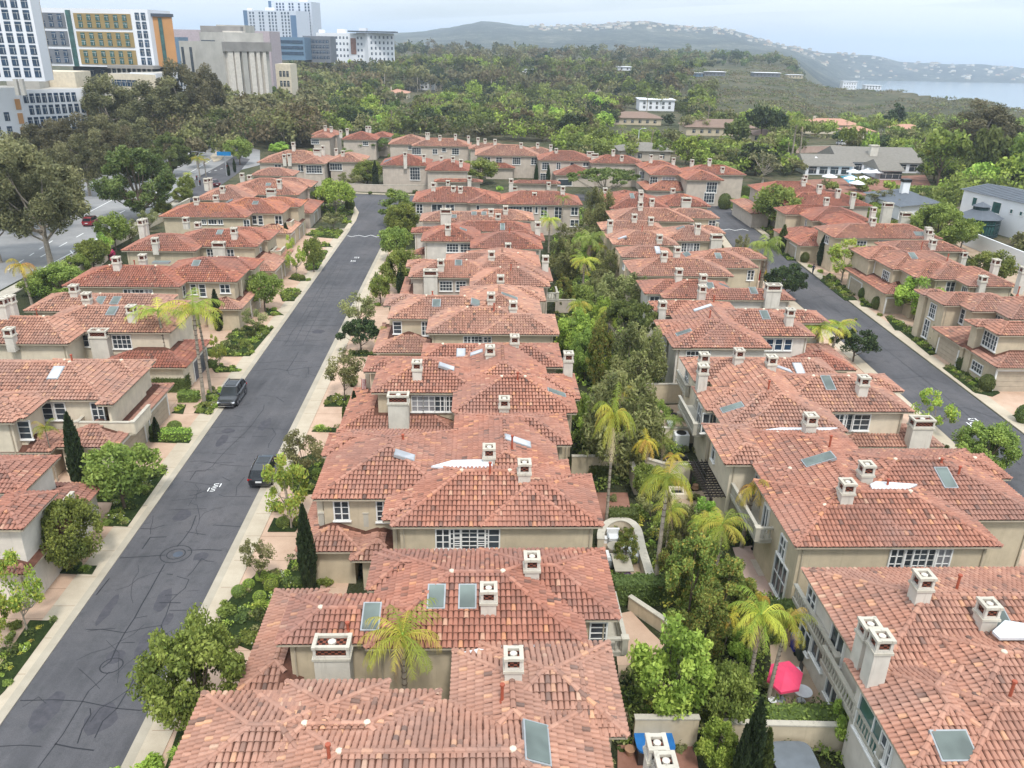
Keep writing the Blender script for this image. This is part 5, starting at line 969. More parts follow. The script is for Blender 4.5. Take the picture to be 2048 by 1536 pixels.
for a in [
 ('round_near',250,1018,893,125),('big_dark',140,1140,1003,130),('airy_yellow',55,1262,1105,105),('airy_yellow',-5,1310,1175,90),
 ('cypress',166,985,828,38),('cypress',316,882,835,16),('palm_slim',344,765,612,128),('palm_slim',409,807,600,140),('palm_slim',422,786,616,115),('palm_slim',116,963,848,60),
 ('cypress',438,662,580,22),('round_near',531,624,546,62),('airy',512,668,618,55),('cypress',530,551,495,15),('cypress',575,497,446,14),('cypress',607,436,391,13),('cypress',425,650,600,18),
 ('airy_yellow',594,556,468,42),('round_near',628,545,476,42),('airy',668,462,425,42),('spreading',672,428,362,90),('round_near',650,420,372,46),
 ('big_dark',408,1462,1258,190),('airy_yellow',583,1058,900,110),('airy',612,962,866,95),('airy',690,802,708,88),('dome',723,705,638,80),('airy',720,664,592,82),('round_near',762,612,550,46),
 ('big_dark',803,585,500,75),('cypress',803,594,528,20),('round_near',790,522,455,62),('big_dark',808,482,408,66),('column',797,452,378,60),('airy',520,1166,1080,66),
 ('cypress',620,1182,1012,38),('cypress',712,858,783,20),('cypress_b',690,850,806,11),('airy_yellow',440,735,672,36),
 ('palm_short',790,716,664,90),('palm',1238,860,770,60),('palm_b',1150,690,600,60),('palm',1215,700,610,56),('palm',1330,1120,1010,80),('palm_b',1395,1150,1040,80),('palm',1290,745,680,50),('palm',1145,560,505,44),('palm_b',1195,545,490,44),
 ('round_bright',1205,680,600,60),('round_bright',1180,900,830,60),('round_bright',1400,1080,1005,70),('round_near',1290,1000,930,60),('round_bright',1225,770,715,50),('round_bright',1160,520,470,50),('round_near',1210,470,425,44),('round_bright',1480,1330,1260,70),('round_bright',1690,1500,1390,80),
 ('palm',1212,1052,806,92),('palm_gold',1287,990,874,72),('palm_gold',1335,965,905,55),('palm_b',1308,1190,944,125),('palm',1428,1170,1034,120),('palm_gold',1483,1095,955,95),('palm',1492,1410,1210,135),('palm_b',1535,1405,1228,110),('palm_gold',1447,1310,1226,50),('palm_gold',1516,1262,1185,42),
 ('conical',1372,1262,1062,105),('conical',1436,1268,1115,110),('conical',1405,1320,1180,90),('conical',1340,1200,1075,70),('conical',1480,1255,1160,80),('round_bright',1330,1442,1262,172),('round_near',1448,1475,1340,95),('round_bright',1425,1545,1452,90),('column',1395,1450,1320,60),('shrubx',0,0,0,0),
 ('cypress',1490,1590,1400,46),('cypress_b',1518,1580,1458,36),('cypress',1468,1600,1450,30),
 ('weeping',1232,948,752,165),('weeping',1272,792,655,112),('conical',1196,772,638,52),('big_dark',1170,760,640,60),('round_bright',1150,722,626,82),('umbrella',1256,722,602,118),('weeping',1240,640,550,112),('round_near',1165,615,572,60),
 ('far_palm',1121,480,393,48),('palm_dark',1178,542,466,70),('palm',1165,592,512,70),('palm',1097,505,432,52),('weeping',1196,474,380,66),('airy',1140,500,448,62),('weeping',1130,560,480,70),('airy',1190,520,458,60),('conical',1125,620,552,40),('big_dark',1150,540,490,60),('round_near',1120,455,418,40),('weeping',1180,600,560,50),('round_bright',1140,680,640,60),('big_dark',1165,640,600,50),('weeping',1215,560,500,60),('airy',1205,585,540,50),
 ('round_near',1310,860,800,50),('column',1338,770,716,28),('palm_dark',1345,880,833,52),('palm_dark',1322,930,868,60),('round_near',1290,905,840,50),('big_dark',1175,870,790,60),('airy',1300,1045,985,60),('weeping',1360,1110,1010,80),('conical',1250,1130,1060,50),
 ('umbrella',1210,399,337,132),('palm_dark',1520,582,476,78),('dome',1566,603,528,92),('palm',1625,745,646,105),('palm_b',1655,735,640,80),('dome',1706,724,660,86),('airy_yellow',1862,872,780,84),('big_dark',1965,945,852,112),('airy',1480,520,470,30),
 ('round_near',1550,462,373,88),('cypress',1577,478,426,18),('cypress',1640,532,470,19),('airy_yellow',1682,565,474,98),('cypress_b',1562,505,450,20),('round_bright',1828,640,558,94),('cypress',1838,672,606,24),('cypress_b',1868,692,622,22),('cypress',1664,510,470,16),
 ('big_dark',1868,508,410,110),('round_near',1975,572,505,80),('round_near',1920,500,440,50),('big_dark',1700,412,385,50),('round_near',1435,360,322,60),('airy',1760,420,380,60),
 ('cypress',752,382,322,14),('cypress',820,366,320,11),('cypress',900,370,330,10),('umbrella',753,315,277,86),('big_dark',735,370,320,66),('spreading',866,368,330,66),('round_near',960,368,320,70),('airy',790,365,330,46),('airy',700,378,345,50),('round_near',1035,352,315,44),('cypress',1096,370,330,9),('cypress',1072,368,328,9),('round_near',1115,345,305,40),('airy',640,345,310,40),('column',695,335,295,26),
 ('palm_gold',614,352,322,30),('palm',575,345,320,30),('round_near',480,330,278,50),('round_bright',560,310,285,46),('cypress',470,345,318,7),('cypress',458,352,326,7),
 ('palm',400,355,312,34),('palm',412,352,316,28),('palm',378,366,345,22),('round_near',375,392,352,34),('big_dark',365,405,375,40),
 ('euc_near',103,533,298,205),('euc_near',150,350,238,115),('euc_near',215,342,236,110),('euc_near',268,326,242,100),('euc_near',88,362,250,120),('euc_near',232,300,160,150),('euc_near',312,292,165,150),('euc_near',382,284,132,110),('euc_near',415,268,140,100),('euc_near',352,284,185,110),('euc_near',30,380,290,110),('euc_near',180,392,270,110),('euc_near',240,372,262,100),('pine_near',345,352,275,90),('euc_near',120,432,300,110),('euc_near',60,470,330,130),('euc_near',0,525,318,170),('euc_near',60,470,286,130),('pine_near',286,438,303,168),('far_2_0',40,430,300,100),('palm_gold',66,615,520,64),('big_dark',130,605,530,110),('big_dark',90,590,545,80),('round_near',190,545,480,60),('round_near',232,500,430,60),('airy',262,492,440,52),('round_bright',205,520,470,50),('big_dark',160,560,510,50),('airy',300,460,420,40),('round_near',330,440,405,36),
 ('far_1_0',1875,374,252,96),('far_0_1',1965,388,258,78),('far_1_1',2034,398,288,74),('euc_near',1945,335,212,150),('far_5_0',1520,285,212,66),('far_5_0',1545,283,220,50),('far_conifer',1784,268,210,38),('far_4_0',1370,330,275,50),('far_palm',785,271,213,34),('far_palm',1300,312,255,26),('far_palm',1583,318,240,44),('far_palm',1598,320,244,40),('far_palm',1240,300,250,30),('far_palm',1256,302,262,28),('far_bare',1525,365,300,70),('far_5_1',1510,350,290,80),('far_palm',1293,230,178,20),('far_palm',857,250,190,30),('far_0_1',1470,302,240,60),('far_4_0',1735,330,268,36),('far_4_1',1800,320,280,44),('far_1_1',1720,300,262,30),('far_1_0',1690,310,250,40),('far_palm',1700,300,250,24),
 ]:
    if a[0] in PH: T(*a)
# ---- bougainvillea, shrubs, clipped balls and ground planting
def S(kind,x,y,r,label=None,cat='shrub',base=None,sz=None,z=0):
    p=gp(x,y,z); d=(p-Vector((0,0,CH))).dot(FW); return plant(kind,x,y,r*d/F,label,'shrub' if kind!='grassy' else 'strappy_plant',cat,z=z,base=base,szz=sz)
SD={'shrub':'leafy green shrub','shrub_dark':'dark green shrub','shrub_flower':'white-flowered shrub','shrub_olive':'olive shrub','shrub_bright':'bright green shrub','clipped':'clipped round shrub','clipped_dark':'dark clipped standard shrub','clipped_bright':'bright clipped mound','grassy':'strappy grass plant','yellow_tuft':'yellow-green tuft','bougainvillea':'crimson bougainvillea'}
SH=[('bougainvillea',215,512,16),('bougainvillea',228,520,10),('clipped_bright',520,1200,13),('clipped_bright',543,1178,14),('clipped_bright',525,1160,13),('clipped',478,1190,14),('clipped_bright',498,1175,12),('shrub_dark',590,1170,24),('grassy',360,1510,26),('grassy',385,1480,22),('shrub_bright',300,1545,40),('shrub_bright',230,1545,14),('shrub_dark',410,1480,20),
 ('shrub',455,1225,26),('shrub_dark',485,1240,26),('shrub',440,1275,26),('shrub_dark',520,1235,24),('grassy',520,1215,20),('grassy',545,1160,18),('shrub',500,1280,26),('shrub_bright',545,1215,18),('shrub_dark',470,1290,20),('shrub',555,1240,20),('shrub_olive',550,1150,16),
 ('clipped',566,1052,13),('clipped',600,1050,13),('clipped',555,1020,12),('shrub',612,985,20),('shrub_dark',600,960,20),('shrub',635,950,18),('shrub_dark',650,930,16),('grassy',640,860,16),('shrub_flower',668,802,16),('shrub_flower',690,800,14),('shrub_dark',705,770,20),('shrub',655,808,10),('shrub_dark',725,708,12),
 ('shrub_flower',230,1040,18),('shrub_flower',248,1045,14),('shrub',215,1048,14),('shrub_dark',262,1015,16),('shrub',285,985,18),('shrub_dark',310,955,16),('shrub',325,940,12),('shrub_bright',205,985,14),('shrub_bright',218,996,14),('shrub_dark',190,985,14),('shrub',182,1003,12),('clipped_bright',200,995,11),('clipped_dark',182,945,11),('shrub_dark',270,975,18),
 ('shrub_dark',150,1135,22),('grassy',170,1140,14),('shrub',30,1255,18),('yellow_tuft',78,1258,9),('yellow_tuft',62,1285,8),('yellow_tuft',40,1310,8),('yellow_tuft',20,1340,9),('shrub_flower',25,1280,18),('shrub_dark',5,1310,16),('shrub',15,1370,14),
 ('clipped_dark',302,872,11),('clipped',350,862,14),('shrub_flower',425,800,16),('grassy',440,800,14),('shrub_flower',410,815,16),('shrub',400,825,12),('grassy',432,815,12),('shrub_bright',445,785,10),('yellow_tuft',355,822,9),('grassy',465,742,8),('grassy',478,742,7),('shrub_dark',430,738,9),
 ('shrub_dark',470,700,16),('shrub',490,690,16),('shrub_dark',500,672,14),('shrub',520,660,14),('shrub_flower',505,700,12),('shrub_olive',450,690,14),('shrub_dark',480,708,12),('shrub',530,668,12),('shrub_dark',455,708,10),
 ('grassy',555,630,8),('shrub',548,632,7),('shrub',575,600,12),('shrub_flower',590,585,12),('shrub_dark',585,602,8),('shrub',572,585,9),('clipped',590,558,7),('clipped',604,560,7),('shrub',617,562,7),('shrub',630,530,12),('shrub_dark',640,515,10),('shrub_bright',622,540,9),('shrub',650,505,7),('shrub_dark',656,492,7),('shrub_bright',648,488,6),('shrub',640,472,9),('shrub_dark',655,470,9),('shrub',668,475,8),('shrub',680,466,8),('shrub_bright',630,466,8),('shrub_bright',690,446,8),('shrub',678,442,6),('clipped_dark',700,420,10),('shrub_dark',670,430,8),
 ('shrub_dark',770,612,10),('shrub',755,612,9),('shrub',830,535,12),
 ('shrub_dark',780,385,8),('shrub',800,386,7),('shrub_dark',830,386,8),('shrub',850,384,7),('shrub_dark',740,388,7),('shrub_bright',1000,380,9),
 ('clipped_dark',1725,598,10),('clipped_dark',1752,618,11),('clipped_dark',1922,738,12),('clipped_dark',1970,782,15),('clipped_dark',2044,845,16),('shrub',1905,740,9),('shrub',1935,760,10),('shrub_bright',1945,770,9),('shrub_dark',1955,775,8),('shrub_flower',1740,612,8),('shrub',1758,632,8),('shrub',1735,607,6),
 ('shrub',1545,478,9),('shrub_bright',1555,490,8),('shrub',1565,500,9),('shrub_dark',1570,512,8),('clipped_dark',1512,438,8),('clipped_dark',1530,452,9),('shrub_bright',1520,455,8),('shrub',1660,572,9),('shrub',1675,580,10),('shrub_bright',1685,588,8),('shrub_dark',1655,560,8),('shrub_bright',1640,545,8),('shrub',1620,535,7),('clipped_dark',1608,525,9),('shrub_dark',1690,575,8),
 ('shrub',1805,655,10),('shrub',1820,660,9),('shrub_dark',1850,680,12),('shrub',1870,690,10),('shrub_dark',1885,700,10),('shrub',1862,708,8),('shrub_flower',1710,640,6),('shrub_dark',1780,642,7),('clipped_dark',1448,418,13),('shrub',1470,412,10),('shrub_bright',1490,400,10),('shrub',1410,402,8),
 ('shrub_dark',1640,730,10),('shrub_bright',1680,742,8),('shrub_dark',1887,895,10),('shrub',1660,700,10),
 ('shrub_olive',1225,1000,14),('shrub',1165,1000,12),('shrub_dark',1190,880,12),('shrub_dark',1205,910,12),('shrub',1240,1090,14),('shrub_dark',1250,1060,14),('shrub',1225,1060,12),('shrub_dark',1300,1110,20),('shrub',1325,1130,20),('shrub_dark',1330,1180,24),('shrub',1345,1060,22),('shrub_dark',1370,1080,22),('shrub_dark',1400,1050,26),('shrub',1420,1040,18),('shrub_dark',1440,1080,20),('shrub_olive',1390,1000,18),('shrub',1280,1160,16),('shrub_dark',1250,1180,14),('shrub',1230,1150,14),('shrub_dark',1290,1225,16),
 ('shrub_dark',1500,1290,22),('shrub_olive',1540,1240,22),('shrub',1570,1215,22),('shrub_dark',1465,1300,26),('shrub_dark',1420,1330,26),('shrub',1480,1350,26),('shrub_dark',1520,1420,26),('shrub',1510,1455,24),('shrub_bright',1700,1430,18),('shrub_bright',1670,1450,26),('shrub',1700,1480,20),('shrub_dark',1570,1480,14),('shrub_dark',1600,1490,14),('shrub_dark',1635,1490,14),('shrub',1550,1500,14),('shrub_bright',1560,1530,14),('shrub_bright',1290,1420,16),('shrub_dark',1270,1430,20),('shrub_olive',1360,1500,16),('shrub_dark',1400,1500,22),('shrub',1250,1480,14),('shrub_olive',1220,1530,14),('shrub_dark',1240,1500,10),('shrub_dark',1450,1420,24),('shrub',1440,1400,20),('shrub_dark',1390,1420,22),
 ('shrub_bright',660,1140,26),('shrub',690,1120,28),('shrub_dark',715,1140,20),('shrub',650,1170,22),('shrub_bright',870,850,14),('shrub_dark',855,855,12),('shrub',812,1390,16),('shrub_dark',830,1380,12),
 ('shrub_dark',1330,770,14),('shrub_dark',1345,760,12),('shrub',1210,780,16),('shrub_dark',1235,790,14),('shrub',1285,960,16),('shrub_dark',1330,1000,20),('shrub_olive',1395,905,14),('shrub',1410,895,10),('shrub_dark',1378,965,16),('shrub_bright',1455,985,16),('shrub',1300,945,14),('shrub_olive',1370,900,12),('shrub_dark',1145,700,12),('shrub_bright',1130,740,12),('shrub_flower',1120,680,9),('shrub',1110,640,10),('shrub_dark',1150,790,16),('shrub',1170,830,14)]
for q in SH: S(q[0],q[1],q[2],q[3],base=SD[q[0]])
# low planting covering the beds, and undergrowth between the middle rows (nobody could count it)
def inpoly(x,y,P):
    c=False
    for i in range(len(P)):
        (x1,y1),(x2,y2)=P[i],P[i-1]
        if (y1>y)!=(y2>y) and x<(x2-x1)*(y-y1)/(y2-y1)+x1: c=not c
    return c
f=MB(); gg=np.random.default_rng(12); g=random.Random(12)
for b in BEDS:
    Q=[gp(x,y) for x,y in b]; P2=[(q.x,q.y) for q in Q]; x0,x1=min(p[0] for p in P2),max(p[0] for p in P2); y0,y1=min(p[1] for p in P2),max(p[1] for p in P2); n=int((x1-x0)*(y1-y0)*1.6)
    for i in range(min(n,900)):
        x,y=g.uniform(x0,x1),g.uniform(y0,y1)
        if not inpoly(x,y,P2): continue
        r=g.uniform(.18,.5); P=gg.normal(size=(46,3)); P/=np.linalg.norm(P,axis=1)[:,None]; P*=r*gg.random((46,1))**.4; P[:,2]=np.abs(P[:,2])*.8; leaves(f,P+np.array([x,y,.12]),.11 if y<70 else .16,g.choice(['leaf_mid','leaf_dark','leaf_bright','leaf_olive','leaf_mid','leaf_bright']),gg.uniform(.1,1,46))
        if g.random()<.12: leaves(f,P[:8]*1.05+np.array([x,y,.2]),.09,g.choice(['flower_white','flower_white','leaf_yellow']),gg.uniform(.3,1,8))
tag(f.build('ground_cover',None,org=Vector()),'mixed low planting filling the beds beside the streets','ground cover',None,'stuff')
PATIO=[(1210,1060,1300,1200),(1170,980,1270,1050),(1225,1215,1345,1335),(1285,800,1390,885),(1325,978,1455,1045),(1460,1085,1565,1200),(1535,1280,1665,1415),(1232,1485,1405,1600),(1355,885,1400,960),(1385,920,1500,1000)]
GZ=[(1105,425),(1190,420),(1215,520),(1270,640),(1330,770),(1395,930),(1480,1010),(1540,1190),(1600,1300),(1660,1420),(1700,1600),(1225,1600),(1240,1300),(1205,1050),(1150,900),(1125,740),(1110,600)]
f=MB()
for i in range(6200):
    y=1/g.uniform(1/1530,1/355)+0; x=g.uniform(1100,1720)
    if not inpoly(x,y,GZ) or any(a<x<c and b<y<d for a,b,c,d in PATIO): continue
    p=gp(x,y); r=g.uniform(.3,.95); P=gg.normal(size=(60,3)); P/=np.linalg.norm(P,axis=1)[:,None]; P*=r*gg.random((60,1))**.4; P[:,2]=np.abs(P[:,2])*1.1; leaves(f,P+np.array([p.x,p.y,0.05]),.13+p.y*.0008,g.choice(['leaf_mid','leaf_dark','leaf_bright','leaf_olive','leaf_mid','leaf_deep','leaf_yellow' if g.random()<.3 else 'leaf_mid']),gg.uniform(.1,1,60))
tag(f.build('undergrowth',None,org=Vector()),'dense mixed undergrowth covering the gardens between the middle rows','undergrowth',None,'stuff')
_p=gp(806,1288,6.2); plant('palm',0,0,.92,'short yellow-green palm in the court between the two nearest roofs','palm','palm',world=Vector((_p.x,_p.y,0)),szz=.93,rz=.4)
# ---- random garden undergrowth between the two middle rows
random.seed(21)
for i in range(50):
    y=random.uniform(430,760); t=(y-430)/330; x=random.uniform(1075+60*t,1215+95*t); k=random.choice(['shrub','shrub_dark','shrub_olive','shrub_bright','shrub_dark']); S(k,x,y,random.uniform(8,15)*(.7+.6*t),base=SD[k])
# ---- mid-distance trees, each its own object; kept clear of the buildings they would hide
KEEP=[(610,252,790,290,298),(500,285,745,345,345),(755,265,1115,345,345),(1070,295,1495,400,400),(1500,360,1680,420,420),(1365,232,1520,268,270),(1270,190,1350,218,222),(1600,232,1760,262,275),(1590,310,1845,380,385),(1700,360,2048,520,520),(815,160,865,178,183),(775,184,812,196,200),(280,240,560,420,440),(0,330,480,620,640),(1185,168,1225,180,186),(1375,142,1450,153,156),(1508,145,1560,154,157),(1675,150,1765,180,184),(0,0,190,228,240),(205,0,380,165,190),(400,40,545,172,180),(1235,232,1320,248,254),(1230,286,1370,320,325),(1035,138,1075,145,149),(768,128,790,158,160),(1600,262,1740,300,305),(440,40,800,112,113)]
def okspot(x,y,yt,w):
    for a,b,c,d,yb in KEEP:
        if y>yb-1 and x+w/2>a and x-w/2<c and yt<d and y>b: 
            return False
        if a<x<c and yb-13<y<d and b>100: return False
    return True
ZN=[(380,640,170,300,['far_2_0','far_2_1','far_3_0','far_6_0','far_6_1','far_bare','far_0_1'],44,(44,78)),
 (60,470,262,345,['far_3_0','far_3_1','far_6_1','far_2_0','far_bare'],20,(46,66)),(150,470,200,262,['far_2_0','far_6_0','far_3_0','far_2_1'],20,(56,76)),
 (620,1000,165,275,['far_1_0','far_0_0','far_4_0','far_5_1','far_0_1','far_2_0','far_1_1','far_conifer'],40,(30,50)),
 (950,1420,165,285,['far_1_0','far_0_0','far_4_1','far_5_0','far_1_1','far_2_1','far_bare','far_6_0','far_palm'],46,(28,50)),
 (1380,1860,262,330,['far_1_0','far_4_0','far_0_1','far_2_0','far_1_1','far_5_0','far_palm'],34,(26,42)),(1840,2140,280,400,['far_1_0','far_1_1','far_0_0','far_4_1','far_0_1'],24,(46,74)),
 (1560,1800,375,440,['round_near','round_bright','airy'],8,(22,34)),(1740,2060,395,560,['round_near','round_bright'],8,(30,46)),(1130,1560,285,350,['far_4_0','far_0_1','far_1_1','far_5_0'],16,(26,40)),(640,780,285,320,['far_1_0','far_4_0'],4,(20,30))]
cnt=0; used=[]
for (x0,x1,y0,y1,ks,n,(s0,s1)) in ZN:
    for i in range(n*3):
        if n<=0: break
        x,y=random.uniform(x0,x1),random.uniform(y0,y1); tt=(y-y0)/(y1-y0); hpx=random.uniform(.75,1.15)*(s0+(s1-s0)*tt); w=hpx*random.uniform(.85,1.15); yt=y-hpx
        k=random.choice(ks)
        if k=='far_palm': w=None
        if not okspot(x,y,yt,w or 12): continue
        if any(abs(x-a)<10 and abs(y-b)<7 for a,b in used): continue
        used.append((x,y)); T(k,x,y,yt,w); n-=1; cnt+=1
print('mid trees',cnt)
# ---- far wood: one mass of eucalyptus on the plain
def wood(name,label,x0,x1,yb0,yb1,hh,n,mats,seed):
    g=random.Random(seed); f=MB(); gg=np.random.default_rng(seed)
    for i in range(n):
        px=g.uniform(x0,x1); D=1/g.uniform(1/yb1,1/yb0); x=(px-1038)/1758*D; z=terrain_z(x,D); p=np.array([x,D,z]); h=hh*g.uniform(.6,1.2)*(1 if g.random()<.6 else .65)
        if mn.noise(Vector((x*.008,D*.004,7)))<-.22 and hh<20 and g.random()<.8: continue
        r=h*g.uniform(.38,.6); K=9
        _,P,t=clumpcloud(K,(r,r,h*.36),r*.45,24,'dome' if g.random()<.5 else 'round',seed+i,.3); P=P+p+np.array([0,0,h*.62]); leaves(f,P,1.2+D*.0006,g.choice(mats),t*.6+.22)
        if D<1100: f.tube([Vector(p),Vector(p)+Vector((0,0,h*.6))],.35,'trunk_pale',4)
    o=f.build(name,None,org=Vector()); return tag(o,label,'trees',None,'stuff')
wood('eucalyptus_wood','far grey-green eucalyptus wood covering the plain below the hills',560,1385,620,1500,17,820,['leaf_grey','leaf_grey','leaf_dark','leaf_olive','leaf_rust','leaf_deep'],70)
wood('eucalyptus_ridge','dark line of eucalyptus trees along the ridge left of the bay',1290,1660,1080,1350,13,190,['leaf_deep','leaf_dark','leaf_grey'],71)
wood('campus_grove','grey grove in front of the distant campus blocks',540,800,430,640,15,90,['leaf_grey','leaf_rust','leaf_olive','leaf_dark'],73)
f=MB(); g=np.random.default_rng(5)
for i in range(2600):
    px=g.uniform(1390,2250); re,ze=edge(px) if px>1500 else (1000,0); D=re*g.uniform(.42,1.0); x=(px-1038)/1758*D; z=terrain_z(x,D)
    k_=mn.noise(Vector((x*.012,D*.012,2)))
    if k_<-.12 and g.random()<.75: continue
    P=g.normal(size=(26,3))*np.array([2.8,2.8,.45])+np.array([x,D,z+.5]); leaves(f,P,1.1,['leaf_olive','leaf_grey','leaf_rust','leaf_dark','leaf_grey','leaf_rust'][g.integers(6)],g.uniform(.25,.75,26))
tag(f.build('chaparral',None,org=Vector()),'low grey-green scrub covering the mesa slope before the bay','scrub',None,'stuff')
# one mass of garden trees filling the ground between the countable ones
f=MB(); g=random.Random(9); gg=np.random.default_rng(9)
for (x0,x1,y0,y1,n,hh,mats) in ((300,640,140,300,330,11,['leaf_olive','leaf_rust','leaf_grey','leaf_dark','leaf_grey']),(40,460,205,330,200,8,['leaf_grey','leaf_rust','leaf_olive','leaf_dark']),(600,1420,205,284,520,9.5,['leaf_dark','leaf_mid','leaf_olive','leaf_bright','leaf_deep','leaf_mid','leaf_dark','leaf_grey']),(300,640,200,300,300,11,['leaf_olive','leaf_rust','leaf_grey','leaf_dark','leaf_grey']),(600,1420,128,215,700,9,['leaf_dark','leaf_mid','leaf_olive','leaf_bright','leaf_deep','leaf_mid','leaf_dark','leaf_grey']),(1380,2200,245,330,420,7,['leaf_mid','leaf_dark','leaf_bright','leaf_olive','leaf_mid']),(1850,2200,300,440,200,8,['leaf_mid','leaf_dark','leaf_bright']),(1120,1600,275,352,220,6.5,['leaf_mid','leaf_dark','leaf_bright','leaf_olive']),(1560,1790,375,425,50,3.5,['leaf_mid','leaf_bright']),(1740,2060,400,540,50,3.5,['leaf_mid','leaf_bright','leaf_olive']),(620,800,285,330,40,5,['leaf_mid','leaf_dark'])):
    for i in range(n):
        y=1/g.uniform(1/(y1-70),1/(y0-70))+70; x=g.uniform(x0,x1); z=terrain_z(*gp(x,y).xy); p=gp(x,y,z); h=hh*g.uniform(.6,1.25); tp=proj(p+Vector((0,0,h))); r=h*.55; w=2*r*F/p.y
        if not okspot(x,y,tp[1]-3,w): continue
        _,P,t=clumpcloud(8,(r,r,h*.4),r*.5,38 if p.y<600 else 22,'dome',i,.3); leaves(f,P+np.array([p.x,p.y,z+h*.42]),.42+p.y*.0009,g.choice(mats),t*.8+.1)
tag(f.build('tree_belt',None,org=Vector()),'unbroken mass of garden trees between the far houses','trees',None,'stuff')
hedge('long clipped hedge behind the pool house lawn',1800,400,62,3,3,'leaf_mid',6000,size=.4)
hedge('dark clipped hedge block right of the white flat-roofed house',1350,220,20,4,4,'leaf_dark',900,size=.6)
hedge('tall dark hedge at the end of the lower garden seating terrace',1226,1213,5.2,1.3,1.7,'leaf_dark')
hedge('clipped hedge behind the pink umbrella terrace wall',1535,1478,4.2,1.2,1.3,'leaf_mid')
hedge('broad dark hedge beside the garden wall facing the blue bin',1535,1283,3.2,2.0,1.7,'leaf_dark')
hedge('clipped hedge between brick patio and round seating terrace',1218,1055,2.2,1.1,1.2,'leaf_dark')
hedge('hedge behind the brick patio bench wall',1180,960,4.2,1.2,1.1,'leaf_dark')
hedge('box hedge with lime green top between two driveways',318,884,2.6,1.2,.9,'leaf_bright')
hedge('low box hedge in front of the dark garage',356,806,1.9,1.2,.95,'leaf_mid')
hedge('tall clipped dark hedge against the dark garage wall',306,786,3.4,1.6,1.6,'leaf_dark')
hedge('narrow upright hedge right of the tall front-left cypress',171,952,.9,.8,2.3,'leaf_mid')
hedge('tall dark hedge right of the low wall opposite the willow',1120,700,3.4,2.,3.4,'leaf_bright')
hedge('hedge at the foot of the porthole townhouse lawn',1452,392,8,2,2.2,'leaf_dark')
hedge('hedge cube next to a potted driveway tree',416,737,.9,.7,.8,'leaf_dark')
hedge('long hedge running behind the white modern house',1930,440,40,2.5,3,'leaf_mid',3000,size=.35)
# ================= campus buildings
def block(mb,x0,x1,yt,yb,D,dep,mat,mtop=None,D2=None,z0=None):
    """box whose front face spans the given pixels at forward distance D (left) .. D2 (right)"""
    D2=D2 or D; a=gy(x0,yt,D); b=gy(x1,yt,D2); zt=(a.z+b.z)/2; zb=min(gy((x0+x1)/2,yb,(D+D2)/2).z,zt-1) if z0 is None else z0
    d=(b-a); d.z=0; L_=d.length; d.normalize(); nb=Vector((-d.y,d.x,0)); P=[a,a+d*L_,a+d*L_+nb*dep,a+nb*dep]; mb.prism(P,zb,zt,mat,mtop)
    return Vector((a.x,a.y,zb)),d,L_,zt-zb,nb
WM={}
def wmesh(w,h,mat):
    k=(round(w,2),round(h,2),mat)
    if k not in WM: f=MB(); f.box((0,-.03,0),(w,.14,h),mat); f.box((0,-.06,h*.18),(w,.16,.06),'trim_white'); f.box((w*.18,-.06,-h*.1),(.06,.16,h*.7),'trim_white'); WM[k]=f.mesh('window',Vector())
    return WM[k]
def wgrid(root,fr,cols,rows,w,h,mat='glass_blue',x0=.03,x1=.97,y0=.04,y1=.96,skip=None,cnt=[0]):
    o,d,L_,H_,nb=fr; rz=math.atan2(d.y,d.x); n=0
    W_=root.get('_w',0); extra=MB()
    for j in range(rows):
        for i in range(cols):
            if skip and skip(i,j): continue
            p=o+d*(L_*(x0+(x1-x0)*(i+.5)/cols))+Vector((0,0,H_*(y0+(y1-y0)*(j+.5)/rows)))
            if W_<100: c=bpy.data.objects.new('window',wmesh(w,h,mat)); COL.objects.link(c); c.parent=root; c.location=p-root.location; c.rotation_euler=(0,0,rz); W_+=1
            else: extra.box(p-nb*.03,(w,.14,h),mat,d,nb)
    root['_w']=W_
    if extra.v: tag(extra.build('small_windows',root),None,kind='stuff')
def bld(name,label,x,D,cat='building'): 
    p=gy(x,200,D); return thing(name,label,cat,(p.x,p.y,0))
# ochre panelled slab
r=bld('dormitory_slab','long white-framed dormitory slab with ochre and grey panels and an orange end bay',200,310)
m=MB(); F1=block(m,62,294,17,133,310,16,'campus_white','campus_concrete',D2=306); m.build('wall',r)
def pan(nm,fr,u0,u1,v0,v1,mat,t=.35):
    o,d,L_,H_,nb=fr; m=MB(); c=o+d*(L_*(u0+u1)/2)+Vector((0,0,H_*(v0+v1)/2))-nb*(t/2-.1); m.box(c,(L_*(u1-u0),t,H_*(v1-v0)),mat,d,nb); m.build(nm,r)
def sub(fr,u0,u1,v0,v1): o,d,L_,H_,nb=fr; return (o+d*(L_*u0)+Vector((0,0,H_*v0))-nb*.28,d,L_*(u1-u0),H_*(v1-v0),nb)
for j in range(3):
    v0=.04+j*.31; pan('panel',F1,.36,.85 if j else .85,v0,v0+.26,'campus_ochre'); wgrid(r,sub(F1,.36,.85,v0,v0+.26),6,2,1.5,1.9,'glass_green')
    pan('panel',F1,.04,.28,v0,v0+.26,'campus_grey'); wgrid(r,sub(F1,.04,.28,v0,v0+.26),3,2,1.5,1.9,'glass_blue',skip=lambda i,j:(i==0 and j==1))
pan('stair_glazing',F1,.295,.335,0,.97,'glass_green',.5)
wgrid(r,(F1[0]-F1[4]*.1,F1[1],F1[2],F1[3],F1[4]),2,6,1.5,2.3,'glass_blue',.88,.985)
m=MB(); F2=block(m,295,343,31,133,308,14,'campus_orange','campus_concrete',D2=312); m.build('end_bay',r); pan('stair_glazing',F2,.40,.56,.02,.96,'glass_green',.4); pan('corner_glazing',F2,0,.08,0,1,'glass_green',.5)
